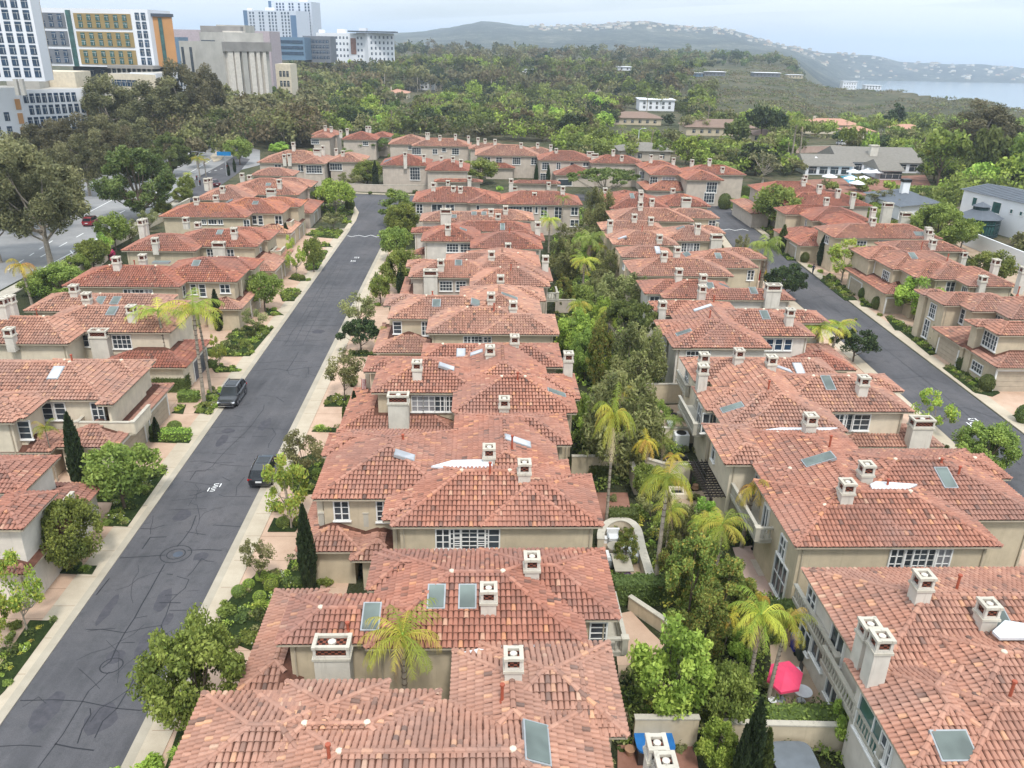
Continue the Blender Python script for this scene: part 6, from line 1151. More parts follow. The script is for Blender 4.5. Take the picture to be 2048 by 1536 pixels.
m=MB(); block(m,292,346,27,31,307,16,'campus_slate',D2=312); m.build('parapet',r)
m=MB(); F3=block(m,146,330,135,168,316,10,'campus_slate',D2=314); m.build('undercroft',r); wgrid(r,F3,8,2,1.5,1.9,'glass_blue')
m=MB(); F3=block(m,75,262,163,190,300,8,'campus_concrete',D2=298); m.build('base_storey',r); wgrid(r,F3,5,1,2,1.8)
for k in range(9): m=MB(); q=gy(222+k*10,132,300); m.box(Vector((q.x,q.y,q.z-2.3)),(.4,.4,4.6),'campus_concrete'); m.build('terrace_column',r)
m=MB(); block(m,214,306,131,134,299,6,'campus_concrete_dark'); m.build('terrace_canopy',r)
# annex with white side
r=bld('dormitory_annexe','low white annexe with narrow slot windows right below the ochre slab',300,290)
m=MB(); F4=block(m,216,310,148,210,292,12,'stucco_cream','campus_concrete',D2=288,z0=0); m.build('wall',r); wgrid(r,F4,5,1,1.8,2.,'glass_blue',.05,.6,.78,.95)
m=MB(); F5=block(m,311,372,146,210,288,12,'campus_white','campus_concrete',D2=300,z0=0); m.build('wing',r); wgrid(r,F5,6,1,.9,2.6,'glass_blue',.3,.97,.75,.97); wgrid(r,F5,6,1,.9,2.6,'glass_blue',.3,.97,.45,.67)
# left tower
r=bld('dormitory_tower','white dormitory tower cut by the left edge with an orange and glass side',30,225)
m=MB(); F6=block(m,-160,48,-60,161,220,9,'campus_white','campus_concrete',D2=226); m.build('wall',r); wgrid(r,F6,9,9,1.5,2.3,'glass_blue',.05,.99,.03,.99)
m=MB(); F7=block(m,49,73,-30,150,226.3,4,'campus_ochre','campus_concrete',D2=238); m.build('side_bay',r); pan('corner_glazing',F7,0,.22,0,1,'glass_green',.5); wgrid(r,(F7[0]-F7[4]*.1,)+F7[1:],2,8,1.3,2.,'glass_green',.3,.9)
for x in (31,43): m=MB(); q=gy(x,162,222); m.box(Vector((q.x,q.y,q.z-1.5)),(.9,.9,4),'campus_concrete'); m.build('pilotis',r)
# white mid-rise
r=bld('dormitory_midrise','white mid-rise dormitory with orange recessed loggias behind the avenue trees',100,238)
m=MB(); F8=block(m,38,192,178,330,246,14,'campus_white','campus_concrete',D2=262,z0=0); m.build('wall',r)
o,d,L_,H_,nb=F8
for j,(c,x0,x1) in enumerate(((9,.02,.72),(9,.06,.82),(10,.02,.80),(10,.02,.80),(10,.02,.80))): wgrid(r,F8,c,1,1.2,2.6,'glass_blue',x0,x1,.80-j*.175,.95-j*.175)
for j in range(2): m=MB(); c=o+d*(L_*.90)+Vector((0,0,H_*(.80-j*.175)))-nb*.05; m.box(c,(L_*.17,.4,H_*.11),'campus_orange',d,nb); m.build('loggia',r)
m=MB(); block(m,10,75,150,185,250,10,'campus_concrete',D2=252); block(m,72,148,143,178,262,10,'stucco_cream',D2=262); m.build('roof_storey',r)
m=MB(); F9=block(m,-120,36,176,330,236,12,'campus_white','campus_concrete',D2=244,z0=0); m.build('wing',r)
for j in range(4): m=MB(); c=F9[0]+F9[1]*(F9[2]*.955)+Vector((0,0,F9[3]*(.17+j*.2)))-F9[4]*.05; m.box(c,(F9[2]*.07,.5,F9[3]*.15),'campus_orange' ,F9[1],F9[4]); m.build('loggia',r)
wgrid(r,F9,5,3,1.3,2.4,'glass_blue',.1,.85,.1,.7)
# grey concrete block
r=bld('concrete_block','grey concrete slab block with deep vertical piers and a stepped roof',450,400)
m=MB(); F10=block(m,444,536,84,250,372,20,'campus_concrete','campus_concrete_dark',D2=392,z0=0); m.build('wall',r)
o,d,L_,H_,nb=F10; m=MB(); m.box(o+d*(L_*.5)+Vector((0,0,H_*.94))-nb*.9,(L_*1.02,2,H_*.12),'campus_concrete_dark',d,nb); m.build('parapet_band',r)
for u in (.10,.24,.40,.56,.70,.84): m=MB(); m.box(o+d*(L_*u)+Vector((0,0,H_*.44))-nb*.7,(2.6 if u<.6 else 1.7,1.8,H_*.88),'stucco_light' if u!=.40 else 'campus_concrete',d,nb); m.build('pier',r)
for u in (.17,.32,.48,.63): m=MB(); m.box(o+d*(L_*u)+Vector((0,0,H_*.46))-nb*.05,(1.5,.3,H_*.8),'glass_blue' if u>.3 else 'glass',d,nb); m.build('window_strip',r)
m=MB(); F11=block(m,398,446,64,250,392,20,'campus_concrete','campus_concrete_dark',D2=380,z0=0); m.build('balcony_wing',r)
for j in range(7): 
    m=MB(); c=F11[0]+F11[1]*(F11[2]*.35)+Vector((0,0,F11[3]*(.88-.085*j)))-F11[4]*.1; m.box(c,(F11[2]*.55,.5,1.9),'glass',F11[1],F11[4]); m.build('window_band',r)
m=MB(); block(m,400,480,52,66,400,16,'campus_concrete_dark'); block(m,432,490,50,84,404,14,'campus_concrete'); block(m,445,484,62,84,396,4,'stucco_light'); m.build('roof_housing',r)
m=MB(); F12=block(m,357,398,82,200,402,14,'campus_concrete','campus_concrete_dark',D2=398,z0=0); m.build('side_wing',r)
for u in (.15,.55,.9): m=MB(); m.box(F12[0]+F12[1]*(F12[2]*u)+Vector((0,0,F12[3]*.72))-F12[4]*.05,(1.4,.3,F12[3]*.4),'glass',F12[1],F12[4]); m.build('window_strip',r)
r=bld('pink_block','mauve windowless-topped block standing behind the grey concrete slab',520,450)
m=MB(); block(m,343,400,59,110,455,20,'campus_pink'); m.build('wing',r); m=MB(); block(m,486,538,62,220,450,20,'campus_pink'); m.build('wall',r); m=MB(); block(m,340,357,74,160,430,12,'campus_blue'); m.build('glazed_bay',r)
r=bld('cream_block','small cream block half hidden by trees right of the grey concrete slab',560,420)
m=MB(); Fx=block(m,550,580,128,230,415,12,'stucco_cream',z0=0); m.build('wall',r); wgrid(r,Fx,3,3,1.2,2.6,'glass',.2,.9,.3,.9)
# distant tower
r=bld('highrise_tower','pale blue-white high-rise of two stepped slabs, tallest building on the skyline',555,850)
m=MB(); FA=block(m,487,592,21,110,860,22,'tower_white',D2=840); m.build('lower_slab',r); m=MB(); FB=block(m,542,622,3,110,875,22,'tower_white',D2=868); m.build('upper_slab',r)
o,d,L_,H_,nb=FA; m=MB(); m.box(o+d*(L_*.03)+Vector((0,0,H_*.5))-nb*.2,(L_*.07,.8,H_),'tower_blue',d,nb); m.box(o+d*(L_*.94)+Vector((0,0,H_*.45))-nb*.2,(L_*.10,.8,H_*.9),'tower_blue',d,nb); m.build('glazed_strip',r)
wgrid(r,FA,13,12,1.7,2.0,'glass_blue',.09,.88,.1,.98,skip=lambda i,j:i in(2,5,9)); wgrid(r,FB,11,14,1.7,2.0,'glass_blue',.1,.97,.2,.98,skip=lambda i,j:i in(3,6,8))
m=MB(); block(m,494,503,16,21,862,6,'campus_white'); block(m,530,548,15,21,862,8,'campus_white'); block(m,598,614,-1,4,880,8,'campus_white'); block(m,536,546,2,18,878,8,'tower_blue'); m.build('roof_housing',r)
r=bld('blue_office','low blue-grey office with ribbon windows at the foot of the high-rise',580,640)
m=MB(); FC=block(m,541,608,74,120,640,20,'campus_blue'); m.build('wall',r); 
for j in range(3): m=MB(); c=FC[0]+FC[1]*(FC[2]*.55)+Vector((0,0,FC[3]*(.8-.25*j)))-FC[4]*.1; m.box(c,(FC[2]*.8,.5,2),'glass_blue',FC[1],FC[4]); m.build('window_ribbon',r)
r=bld('glazed_office','grey office with a tall dark glazed slot, right of the blue office',635,660)
m=MB(); FD=block(m,605,660,72,125,660,20,'campus_grey'); m.build('wall',r); wgrid(r,FD,6,4,2.2,2.2,'glass_blue',.2,.95,.1,.9)
r=bld('white_hall','white multi-storey hall with a red-brown recessed centre and flat dark roof',715,760)
m=MB(); FE=block(m,632,735,66,130,770,22,'campus_white',D2=755); m.build('wall',r); wgrid(r,FE,14,4,1.5,2,'glass_blue',.02,.98,.2,.95,skip=lambda i,j:i in(9,10))
m=MB(); c=FE[0]+FE[1]*(FE[2]*.72)+Vector((0,0,FE[3]*.6))-FE[4]*.1; m.box(c,(FE[2]*.10,.6,FE[3]*.5),'patio_brick',FE[1],FE[4]); m.build('recess',r)
m=MB(); FG=block(m,735,788,66,130,750,22,'campus_white',D2=765); m.build('wing',r); wgrid(r,FG,6,5,1.5,2.2,'glass_blue',.05,.98,.1,.95)
m=MB(); block(m,695,788,62,64,748,24,'campus_slate'); block(m,637,646,59,66,772,8,'campus_white'); block(m,674,690,58,66,772,8,'campus_white'); block(m,718,732,56,62,760,8,'campus_white'); m.build('roof',r)
# ================= far houses
def villa(label,x0,x1,ye,yb,ch=[],wall='stucco_cream',tone=-.1,sl=.3,tile=True,name='villa',cat='villa',dep=10,hh=None):
    z=terrain_z(*gp((x0+x1)/2,yb).xy); p=gp((x0+x1)/2,yb,z); D=p.y; ze=gy((x0+x1)/2,ye,D).z-z; a=gy(x0,yb,D); b=gy(x1,yb,D); ze=max(2.6,ze)
    r=thing(name,label,cat,(p.x,p.y,z)); w=(b-a).x; o=Vector((a.x,D,0)); wl=MB(); wl.prism([o,o+Vector((w,0,0)),o+Vector((w,dep,0)),o+Vector((0,dep,0))],z,z+ze,wall); wl.build('wall',r)
    n=max(2,int(w/3.5)); fr=(Vector((a.x,D,z)),Vector((1,0,0)),w,ze,Vector((0,1,0)))
    if tile=='flat': m=MB(); m.box(o+Vector((w/2,dep/2-.3,z+ze+.15)),(w+1.2,dep+1.2,.35),'campus_white'); m.build('roof',r)
    else:
        m=MB(); e=.8; hw=(dep/2+e); zz=z+ze; q=[(a.x-e,D-e),(a.x+w+e,D-e),(a.x+w+e,D+dep+e),(a.x-e,D+dep+e)]; q=[Vector((x,y,zz)) for x,y in q]; rh=min(hw,w/2+e); ra=Vector((a.x-e+rh,D+dep/2,zz+sl*rh)); rb=Vector((a.x+w+e-rh,D+dep/2,zz+sl*rh))
        mt='far_tile' if tile is True else tile
        for fc in ((q[0],q[1],rb,ra),(q[1],q[2],rb),(q[2],q[3],ra,rb),(q[3],q[0],ra)): m.poly(fc,mt)
        m.poly(q[::-1],'fascia'); m.build('roof',r)
    wgrid(r,fr,n,1 if ze<4.5 else 2,1.3,1.4,'glass',.05,.95,.15,.9)
    for cx in ch: m=MB(); m.box(Vector((a.x+w*cx,D+dep/2,z+ze+1.5)),(1,1,3),'chimney_white'); m.box(Vector((a.x+w*cx,D+dep/2,z+ze+3.1)),(1.3,1.3,.25),'cap_stone'); m.build('chimney',r)
    return r
m_,t_,b_=newmat('far_tile',.9,.2); co=obco(t_); t_.links.new(ramp(t_,noise(t_,co,1.2,4,.7),[(.3,(.22,.11,.075)),(.7,(.40,.22,.15))]),b_.inputs['Base Color']); bump(t_,b_,noise(t_,obco(t_,(3,.3,1)),1,2),.6,.1)
simple('shingle_grey',(.20,.185,.16)); simple('tile_brown',(.22,.15,.115)); simple('tile_salmon',(.44,.24,.17))
villa('long brown-roofed mansion with arched windows in front of the dark tree clump',1372,1512,255,272,[.3],'stucco_tan',tile='tile_brown',dep=16)
villa('low wing of the brown-roofed mansion beside the dark clump',1500,1560,270,284,[],'stucco_tan',tile='tile_brown',dep=10)
villa('terracotta-roofed villa with a chimney below the mesa scrub',1606,1720,250,268,[.25],tile='tile_salmon',dep=14)
villa('small salmon-roofed house right below the mesa villa',1690,1745,262,282,[],tile='tile_salmon',dep=9)
villa('tan long-roofed house below the scrub, right of the lone dark conifer',1788,1850,258,272,[],'stucco_tan',tile='tile_salmon',dep=10)
villa('white flat-roofed modern house with horizontal window bands beyond the palms',1278,1348,200,222,[],'campus_white',tile='flat',dep=14)
villa('brown-roofed house left of the single tall palm in the mid distance',1222,1322,236,250,[],'stucco_tan',tile='tile_brown',dep=14)
villa('grey weathered-roof house between trees above the porthole townhouse',1240,1340,302,322,[],'stucco_grey',tile='shingle_grey',dep=12)
villa('grey slate-roofed white mansion in the tree belt',812,868,162,180,[.1,.6,.9],'campus_white',tile='shingle_grey',dep=20)
villa('salmon-roofed house just below the slate-roofed mansion',772,815,186,198,[.2],tile='tile_salmon',dep=14)
villa('small red-tiled roof peeping out of the green tree belt',988,1020,168,176,[],tile='tile_salmon',dep=14)
villa('reddish-roofed house with dark windows right of the belt palms',1072,1110,156,166,[],'stucco_tan',tile='tile_brown',dep=12)
villa('cream and salmon house among the belt trees',1165,1228,168,184,[],tile='tile_salmon',dep=14)
villa('white flat house in the upper tree belt below the far wood',1030,1078,139,146,[],'campus_white',tile='flat',dep=14)
villa('long beige flat house right of the autumn-coloured trees',1148,1200,145,154,[],'stucco_tan',tile='flat',dep=14)
villa('low white house at the upper right of the tree belt',1236,1262,134,141,[],'campus_white',tile='flat',dep=12)
villa('blue-grey modern house at the left end of the ridge',1376,1406,146,153,[],'campus_blue',tile='flat',dep=12)
villa('glass-fronted flat house on the ridge above the tan bluff',1408,1450,144,152,[],'campus_grey',tile='flat',dep=12)
villa('wide flat-roofed ridge house above the mesa scrub',1508,1560,146,154,[],'campus_grey',tile='flat',dep=12)
villa('white three-storey cliff house at the ridge end',1684,1712,163,179,[],'campus_white',tile='flat',dep=10)
villa('low white cliff house nearest the bay',1730,1762,171,180,[],'campus_white',tile='flat',dep=10)
villa('pale ridge house between two dark tree clumps',1575,1605,150,157,[],'stucco_tan',tile='flat',dep=10)
villa('low grey-roofed pavilion beyond the long hedge',1925,1950,352,360,[],'stucco_grey',tile='metal_roof',dep=5)
# clubhouse and pool
def hiproof(mb,x0,x1,yb,zE,dep,mat,ov=.7,sl=.35):
    a,b=gp(x0,yb),gp(x1,yb); D=(a.y+b.y)/2; q=[Vector((a.x-ov,D-ov,zE)),Vector((b.x+ov,D-ov,zE)),Vector((b.x+ov,D+dep+ov,zE)),Vector((a.x-ov,D+dep+ov,zE))]; rh=dep/2+ov; ra=Vector((a.x-ov+.5,D+dep/2,zE+sl*rh)); rb=Vector((b.x+ov-.5,D+dep/2,zE+sl*rh))
    for f in ((q[0],q[1],rb,ra),(q[1],q[2],rb),(q[2],q[3],ra,rb),(q[3],q[0],ra)): mb.poly(f,mat)
    mb.poly(q[::-1],'trim_white')
r=thing('clubhouse','long grey-shingled clubhouse with a white chimney behind the swimming pool','clubhouse',gp(1720,350))
m=MB(); w=MB()
for (x0,x1,yb,zE,dep) in ((1612,1700,350,2.6,13),(1680,1835,345,3.,18),(1760,1800,360,2.6,12)):
    a,b=gp(x0,yb),gp(x1,yb); D=(a.y+b.y)/2; hiproof(m,x0,x1,yb,zE,dep,'shingle_grey'); w.prism([Vector((a.x,D,0)),Vector((b.x,D,0)),Vector((b.x,D+dep,0)),Vector((a.x,D+dep,0))],0,zE-.02,'campus_white')
    fr=(Vector((a.x,D,0)),Vector((1,0,0)),b.x-a.x,zE,Vector((0,1,0))); wgrid(r,fr,max(3,int((b.x-a.x)/3.2)),1,2.2,1.9,'glass')
m.build('roof',r); w.build('wall',r); m=MB(); p=gp(1764,350); m.box(p+Vector((0,9,5)),(2.2,1.6,4.4),'chimney_white'); m.box(p+Vector((0,9,7.3)),(2.6,2,.3),'cap_stone'); m.build('chimney',r)
sheet('pool_deck',[(1600,360),(1850,350),(1870,385),(1700,392),(1590,378)],.05,'patio_brick')
sheet('swimming_pool',[(1680,352),(1706,350),(1738,366),(1700,368)],.09,'pool_water')
def parasol(label,x,y,r,h,mat,tilt=0,n=8,grp=None,tz=None):
    p=gp(x,y); t=thing('parasol',label,'parasol',p,grp); m=MB(); m.tube([p,p+Vector((0,0,h))],.04,'pole_steel',6); m.lathe(p,[(.35,0),(.3,.1)],'metal_grey',8); m.build('pole',t)
    m=MB(); q=Matrix.Rotation(tilt,3,'Y')@Matrix.Rotation(tz or 0,3,'X'); c=p+Vector((0,0,h)); ap=c+q@Vector((0,0,.15)); rim=[c+q@Vector((r*math.cos(2*math.pi*k/n),r*math.sin(2*math.pi*k/n),-r*.28)) for k in range(n)]
    for k in range(n): m.poly([ap,rim[k],rim[(k+1)%n]],mat); m.poly([rim[k],rim[(k+1)%n],rim[(k+1)%n]+Vector((0,0,-.16)),rim[k]+Vector((0,0,-.16))],mat)
    m.build('canopy',t); return t
for i,(x,y,lb) in enumerate([(1657,368,'leftmost'),(1705,358,'upper left'),(1700,372,'lower left'),(1730,358,'upper middle'),(1725,372,'lower middle'),(1750,358,'right upper'),(1712,382,'nearest, lowest'),(1745,352,'farthest')]): parasol(f'white market parasol beside the pool, {lb} of the pool parasols',x,y,2.1,2.6,'umbrella_white',grp='parasols around the pool')
# white modern house with metal roofs
SC_='stucco_light'
r=thing('modern_house','large white modern house with grey standing-seam roof at the right edge','house',gp(1960,470))
def gb(mb,x,y,w,d,z0,z1,mat,mt=None): p=gp(x,y); mb.prism([p,p+U*w,p+U*w+V*d,p+V*d],z0,z1,mat,mt); return p
m=MB(); A=gp(1913,446); B=gp(2150,512); e_=(B-A).normalized(); n_=Vector((-e_.y,e_.x,0)); P=[A,B,B+n_*13,A+n_*13]
m.prism(P,0,7.0,'white_paint'); m.build('wall',r)
m=MB(); c=sum(P,Vector())/4; E=[c+(p-c)*1.06+Vector((0,0,7.05)) for p in P]; e1=(E[0]+E[3])/2+Vector((0,0,1.0)); e2=(E[1]+E[2])/2+Vector((0,0,1.0)); m.poly([E[0],E[1],e2,e1],'metal_roof'); m.poly([E[3],E[2],e2,e1],'metal_roof'); m.poly([E[0],e1,E[3]],'white_paint'); m.poly([E[1],e2,E[2]],'white_paint')
for k in range(1,30): 
    a=E[0].lerp(E[1],k/30); b=e1.lerp(e2,k/30); m.tube([a+Vector((0,0,.05)),b+Vector((0,0,.05))],.05,'metal_roof',4)
m.build('roof',r)
ed=(P[1]-P[0]); Ln=ed.length; ed.normalize(); nbk=Vector((-ed.y,ed.x,0)); rz=math.atan2(ed.y,ed.x)
def mhw(u,z,w,h,mat='glass_green'):
    fr,pn=window_mesh(w,h,1,1,mat); o=bpy.data.objects.new('window',fr); COL.objects.link(o); o.parent=r; o.location=P[0]+ed*(Ln*u)+Vector((0,0,z))-r.location; o.rotation_euler=(0,0,rz); s=bpy.data.objects.new('pane',pn); COL.objects.link(s); s.parent=o
mhw(.12,4.2,1.2,1.8); mhw(.32,3.9,2.2,2.2); mhw(.45,4.6,.7,.8); mhw(.53,4.6,.7,.8); mhw(.72,.8,2.,2.2); mhw(.92,4.4,.8,.8)
# conservatory
r=thing('conservatory','dark green octagonal glass conservatory with a stepped metal roof beside the white house','conservatory',gp(1950,470))
p=gp(1950,470); R0=3.9; m=MB(); g=MB(); ns=8
rim=[p+Vector((R0*math.cos(math.pi/8+k*math.pi/4),R0*math.sin(math.pi/8+k*math.pi/4),0)) for k in range(ns)]
g.prism([p+(q-p)*.96 for q in rim],.4,3.6,'glass_green'); g.build('glazing',r)
for k in range(ns):
    a,b=rim[k],rim[(k+1)%ns]
    for t in range(5): q=a.lerp(b,t/5); m.tube([q,q+Vector((0,0,3.7))],.06,'dark_green_metal',4)
    for z in(.2,.6,2.6,3.6): m.tube([a+Vector((0,0,z)),b+Vector((0,0,z))],.09,'dark_green_metal',4)
m.build('frame',r); m=MB(); c=p+Vector((0,0,0))
def ring(mb,r0,z0,r1,z1,mat):
    A=[p+(q-p)*(r0/R0)+Vector((0,0,z0)) for q in rim]; B=[p+(q-p)*(r1/R0)+Vector((0,0,z1)) for q in rim]
    for k in range(ns): mb.poly([A[k],A[(k+1)%ns],B[(k+1)%ns],B[k]],mat)
ring(m,4.4,3.65,1.5,5.1,'metal_roof'); ring(m,1.5,5.1,1.5,5.8,'dark_green_metal'); ring(m,1.8,5.78,.05,6.6,'metal_roof'); m.build('roof',r)
# pavilion with grey metal hip roof
r=thing('pavilion','white pavilion with grey metal hip roof and black-topped chimney','pavilion',gp(1790,430))
P=[gp(1728,412),gp(1795,440),gp(1870,432),gp(1800,404)]; P=[Vector((q.x,q.y,0)) for q in P]; m=MB(); m.prism(P,0,3.0,'white_paint'); m.build('wall',r); m=MB(); c=sum(P,Vector())/4; E=[c+(q-c)*1.12+Vector((0,0,3.05)) for q in P]; t1,t2=c.lerp(E[0].lerp(E[3],.5),.35)+Vector((0,0,3.2)),c.lerp(E[1].lerp(E[2],.5),.35)+Vector((0,0,3.2)); 
for f in ((E[0],E[1],t2,t1),(E[1],E[2],t2),(E[2],E[3],t1,t2),(E[3],E[0],t1)): m.poly(f,'metal_roof')
m.build('roof',r); m=MB(); q=t2.lerp(t1,.4); m.box((q.x,q.y,5.2),(1.6,1.3,2.8),'white_paint',U,V); m.build('chimney',r); m=MB(); m.box((q.x,q.y,6.9),(1.9,1.6,.6),'black_metal',U,V); m.build('chimney_cap',r)
r=thing('garden_wall','white rendered terrace wall below the conservatory','wall',gp(1960,540)); m=MB(); P=[gp(1925,488),gp(2048,540),gp(2120,600)]
for a,b in zip(P,P[1:]):
    d=(b-a).normalized(); n=Vector((-d.y,d.x,0)); m.box((a+b)/2+Vector((0,0,1.4)),((b-a).length,.3,2.8),'white_paint',d,n)
m.build('wall',r); sheet('lawn',[(1790,385),(1905,385),(1915,425),(1850,428)],.03,'lawn')
sheet('terrace',[(1850,428),(1925,440),(2100,600),(2060,620),(1925,500)],.04,'patio_tan')
# ================= walls, patios and furniture between the middle rows
def wall(label,pts,h,t=.25,mat='stucco_tan',z=0,name='garden_wall',cat='wall'):
    P=[gp(x,y,z) for x,y in pts]; m=MB()
    for i,(a,b) in enumerate(zip(P,P[1:])):
        d=(b-a); L_=d.length; d.normalize(); n=Vector((-d.y,d.x,0)); c=(a+b)/2; m.box(c+Vector((0,0,h/2+i*.004)),(L_+.02,t+i*.003,h),mat,d,n); m.box(c+Vector((0,0,h+.04+i*.004)),(L_+.08,t+.1+i*.003,.08),'cap_stone',d,n)
    return tag(m.build(name,None,org=P[0]),label,cat)
arc=lambda cx,cy,rx,ry,a0,a1,n=14:[(cx+rx*math.cos(R_(a0+(a1-a0)*i/n)),cy-ry*math.sin(R_(a0+(a1-a0)*i/n))) for i in range(n+1)]
wall('curved cream seat wall around the round seating terrace',arc(1238,1090,38,34,190,10)+[(1283,1120),(1298,1170)],.75,.45,'stucco_cream')
wall('curving stucco wall beside the tan garden path',[(1258,1218),(1290,1240),(1312,1255),(1330,1268),(1345,1290)],1.0,.25)
wall('garden wall behind the brick patio',[(1142,952),(1240,952)],1.9)
wall('stepped cream wall beside the gold palms',[(1260,960),(1272,990)],1.7,.3,'stucco_cream')
wall('long wall behind the fire pit patio',[(1290,955),(1325,965),(1378,968)],1.8,.3,'stucco_cream')
wall('tan garden wall with dark stains behind the potted plants patio',[(1288,806),(1362,806)],2.1)
wall('low white wall right of the bright round shrub',[(1300,885),(1385,885)],1.5,.25,'stucco_cream')
wall('garden wall above the bright hedges at the centre',[(1110,625),(1150,625)],1.8,.25,'stucco_grey')
wall('boundary wall behind the blue hot tub',[(1265,1490),(1390,1490)],1.9)
wall('long boundary wall below the umbrella terrace hedge',[(1440,1492),(1530,1496),(1700,1500)],1.7)
wall('low wall below the black grill island',[(1440,1020),(1520,1030)],1.1,.4,'stucco_cream')
wall('boundary wall along the foot of the cluster planting',[(690,382),(750,384),(790,385),(860,385)],1.7,.3,'stucco_grey')
wall('tall avenue wall behind the bougainvillea',[(150,570),(185,545),(215,520)],2.0,.3,'stucco_cream')
wall('avenue boundary wall beside the pine',[(215,500),(330,440),(380,412)],1.6,.3,'stucco_cream')
wall('tan retaining wall in front of the mesa villas',[(1590,306),(1680,304)],2.2,.4,'patio_rose')
sheet('brick_patio',[(1175,985),(1255,985),(1265,1040),(1205,1045)],.04,'patio_brick')
sheet('round_terrace',arc(1240,1092,36,32,0,360,20)[:-1],.045,'patio_tan'); sheet('terrace_paving',[(1215,1085),(1280,1105),(1298,1190),(1245,1190)],.05,'patio_tan')
sheet('garden_path',[(1225,1230),(1262,1222),(1300,1262),(1330,1290),(1290,1330),(1235,1330)],.04,'drive_pink')
sheet('potted_patio',[(1290,812),(1375,808),(1385,880),(1300,880)],.04,'patio_tan'); sheet('fire_patio',[(1330,985),(1430,980),(1450,1040),(1360,1035)],.04,'patio_tan')
sheet('rose_patio',[(1465,1095),(1515,1090),(1560,1190),(1500,1195)],.04,'patio_rose'); sheet('umbrella_terrace',[(1540,1290),(1600,1280),(1660,1410),(1545,1412)],.04,'patio_tan'); sheet('tile_patio',[(1235,1490),(1390,1488),(1400,1560),(1235,1580)],.04,'patio_brick')
sheet('side_path',[(1236,1330),(1258,1330),(1262,1480),(1240,1485)],.035,'patio_tan')
def lathe_thing(name,label,cat,x,y,prof,mat,z=0,n=14): p=gp(x,y,z); m=MB(); m.lathe(p,prof,mat,n); return tag(m.build(name,None,org=p),label,cat)
def sofa(label,x,y,w,d,rot,cush='cushion_white',name='outdoor_sofa',cat='sofa'):
    p=gp(x,y); t=thing(name,label,cat,p); a=Vector((math.cos(rot),math.sin(rot),0)); b=Vector((-a.y,a.x,0)); m=MB(); m.box(p+Vector((0,0,.17)),(w,d,.3),'metal_grey',a,b); m.build('frame',t)
    m=MB(); m.box(p-b*.06+Vector((0,0,.40)),(w-.1,d-.16,.17),cush,a,b); m.build('seat',t); m=MB(); m.box(p+b*(d/2-.1)+Vector((0,0,.62)),(w,.2,.5),cush,a,b); m.build('backrest',t)
    for s in(-1,1): m=MB(); m.box(p+a*(s*(w/2-.05))+Vector((0,0,.42)),(.12,d,.34),'metal_grey',a,b); m.build('armrest',t)
    return t
sofa('white cushioned armchair at the head of the round terrace',1226,1082,.95,.9,G); sofa('long white sofa along the curved seat wall',1259,1108,2.5,.95,G-1.35); sofa('white armchair partly under the roof edge by the stone table',1224,1128,.9,.9,G+1.57)
lathe_thing('ottoman','round grey coffee table on the seating terrace','table',1230,1102,[(.6,.0),(.62,.4),(.6,.46)],'concrete',n=20)
for x,y,l in((1211,1085,'pink-topped side stool left of the white armchair'),(1240,1080,'white side stool right of the armchair'),(1262,1124,'pink-topped side stool at the near end of the long sofa')): lathe_thing('side_stool',l,'stool',x,y,[(.22,0),(.17,.25),(.24,.46)],'cushion_white')
p=gp(1243,1142); t=thing('stone_table','rectangular grey stone dining table on the terrace','table',p); m=MB(); m.box(p+Vector((0,0,.72)),(1.3,2.1,.08),'concrete',U,V); m.build('tabletop',t); 
for s in(-1,1): m=MB(); m.box(p+V*(s*.6)+Vector((0,0,.34)),(.8,.25,.68),'concrete',U,V); m.build('leg',t)
lathe_thing('planter','purple glazed planter at the near end of the terrace','planter',1253,1160,[(.22,0),(.32,.45),(.27,.55)],'purple_pot')
p=gp(1352,990); t=thing('fire_pit','square cream fire pit on the lower patio','fire pit',p); m=MB()
for a,b,w,d in((0,.55,1.5,.3),(0,-.55,1.5,.3),(.6,0,.3,.8),(-.6,0,.3,.8)): m.box(p+U*a+V*b+Vector((0,0,.22)),(w,d,.44),'stucco_cream',U,V)
m.build('surround',t); m=MB(); m.box(p+Vector((0,0,.12)),(.88,.78,.2),'rubber',U,V); m.build('burner',t)
lathe_thing('clay_pot','round terracotta pot beside the pergola shrubs','pot',1390,980,[(.15,0),(.32,.2),(.2,.45),(.24,.5)],'terracotta_pot')
# pergola
p=gp(1390,975); t=thing('pergola','black slatted pergola against the garden front of the townhouse','pergola',p); z=2.7; c0=gp(1385,925,z); c1=gp(1455,925,z); c2=gp(1490,992,z); c3=gp(1422,992,z); m=MB()
for a,b in ((c0,c3),(c1,c2)): d=(b-a).normalized(); m.box((a+b)/2-Vector((0,0,.12)),((b-a).length+.6,.12,.18),'dark_wood',d,Vector((-d.y,d.x,0)))
m.build('beam',t); m=MB()
for k in range(15):
    a=c0.lerp(c3,k/14); b=c1.lerp(c2,k/14); d=(b-a).normalized(); m.box((a+b)/2,((b-a).length+.9,.05,.12),'dark_wood',d,Vector((-d.y,d.x,0)))
m.build('slat',t); m=MB()
for k in range(9):
    a=c0.lerp(c1,(k+.5)/9); b=c3.lerp(c2,(k+.5)/9); d=(b-a).normalized(); m.box((a+b)/2+Vector((0,0,.09)),((b-a).length+.7,.05,.08),'dark_wood',d,Vector((-d.y,d.x,0)))
m.build('batten',t)
for q in(c0,c1,c2,c3): m=MB(); m.box(Vector((q.x,q.y,z/2-.05)),(.16,.16,z-.12),'dark_wood',U,V); m.build('post',t)
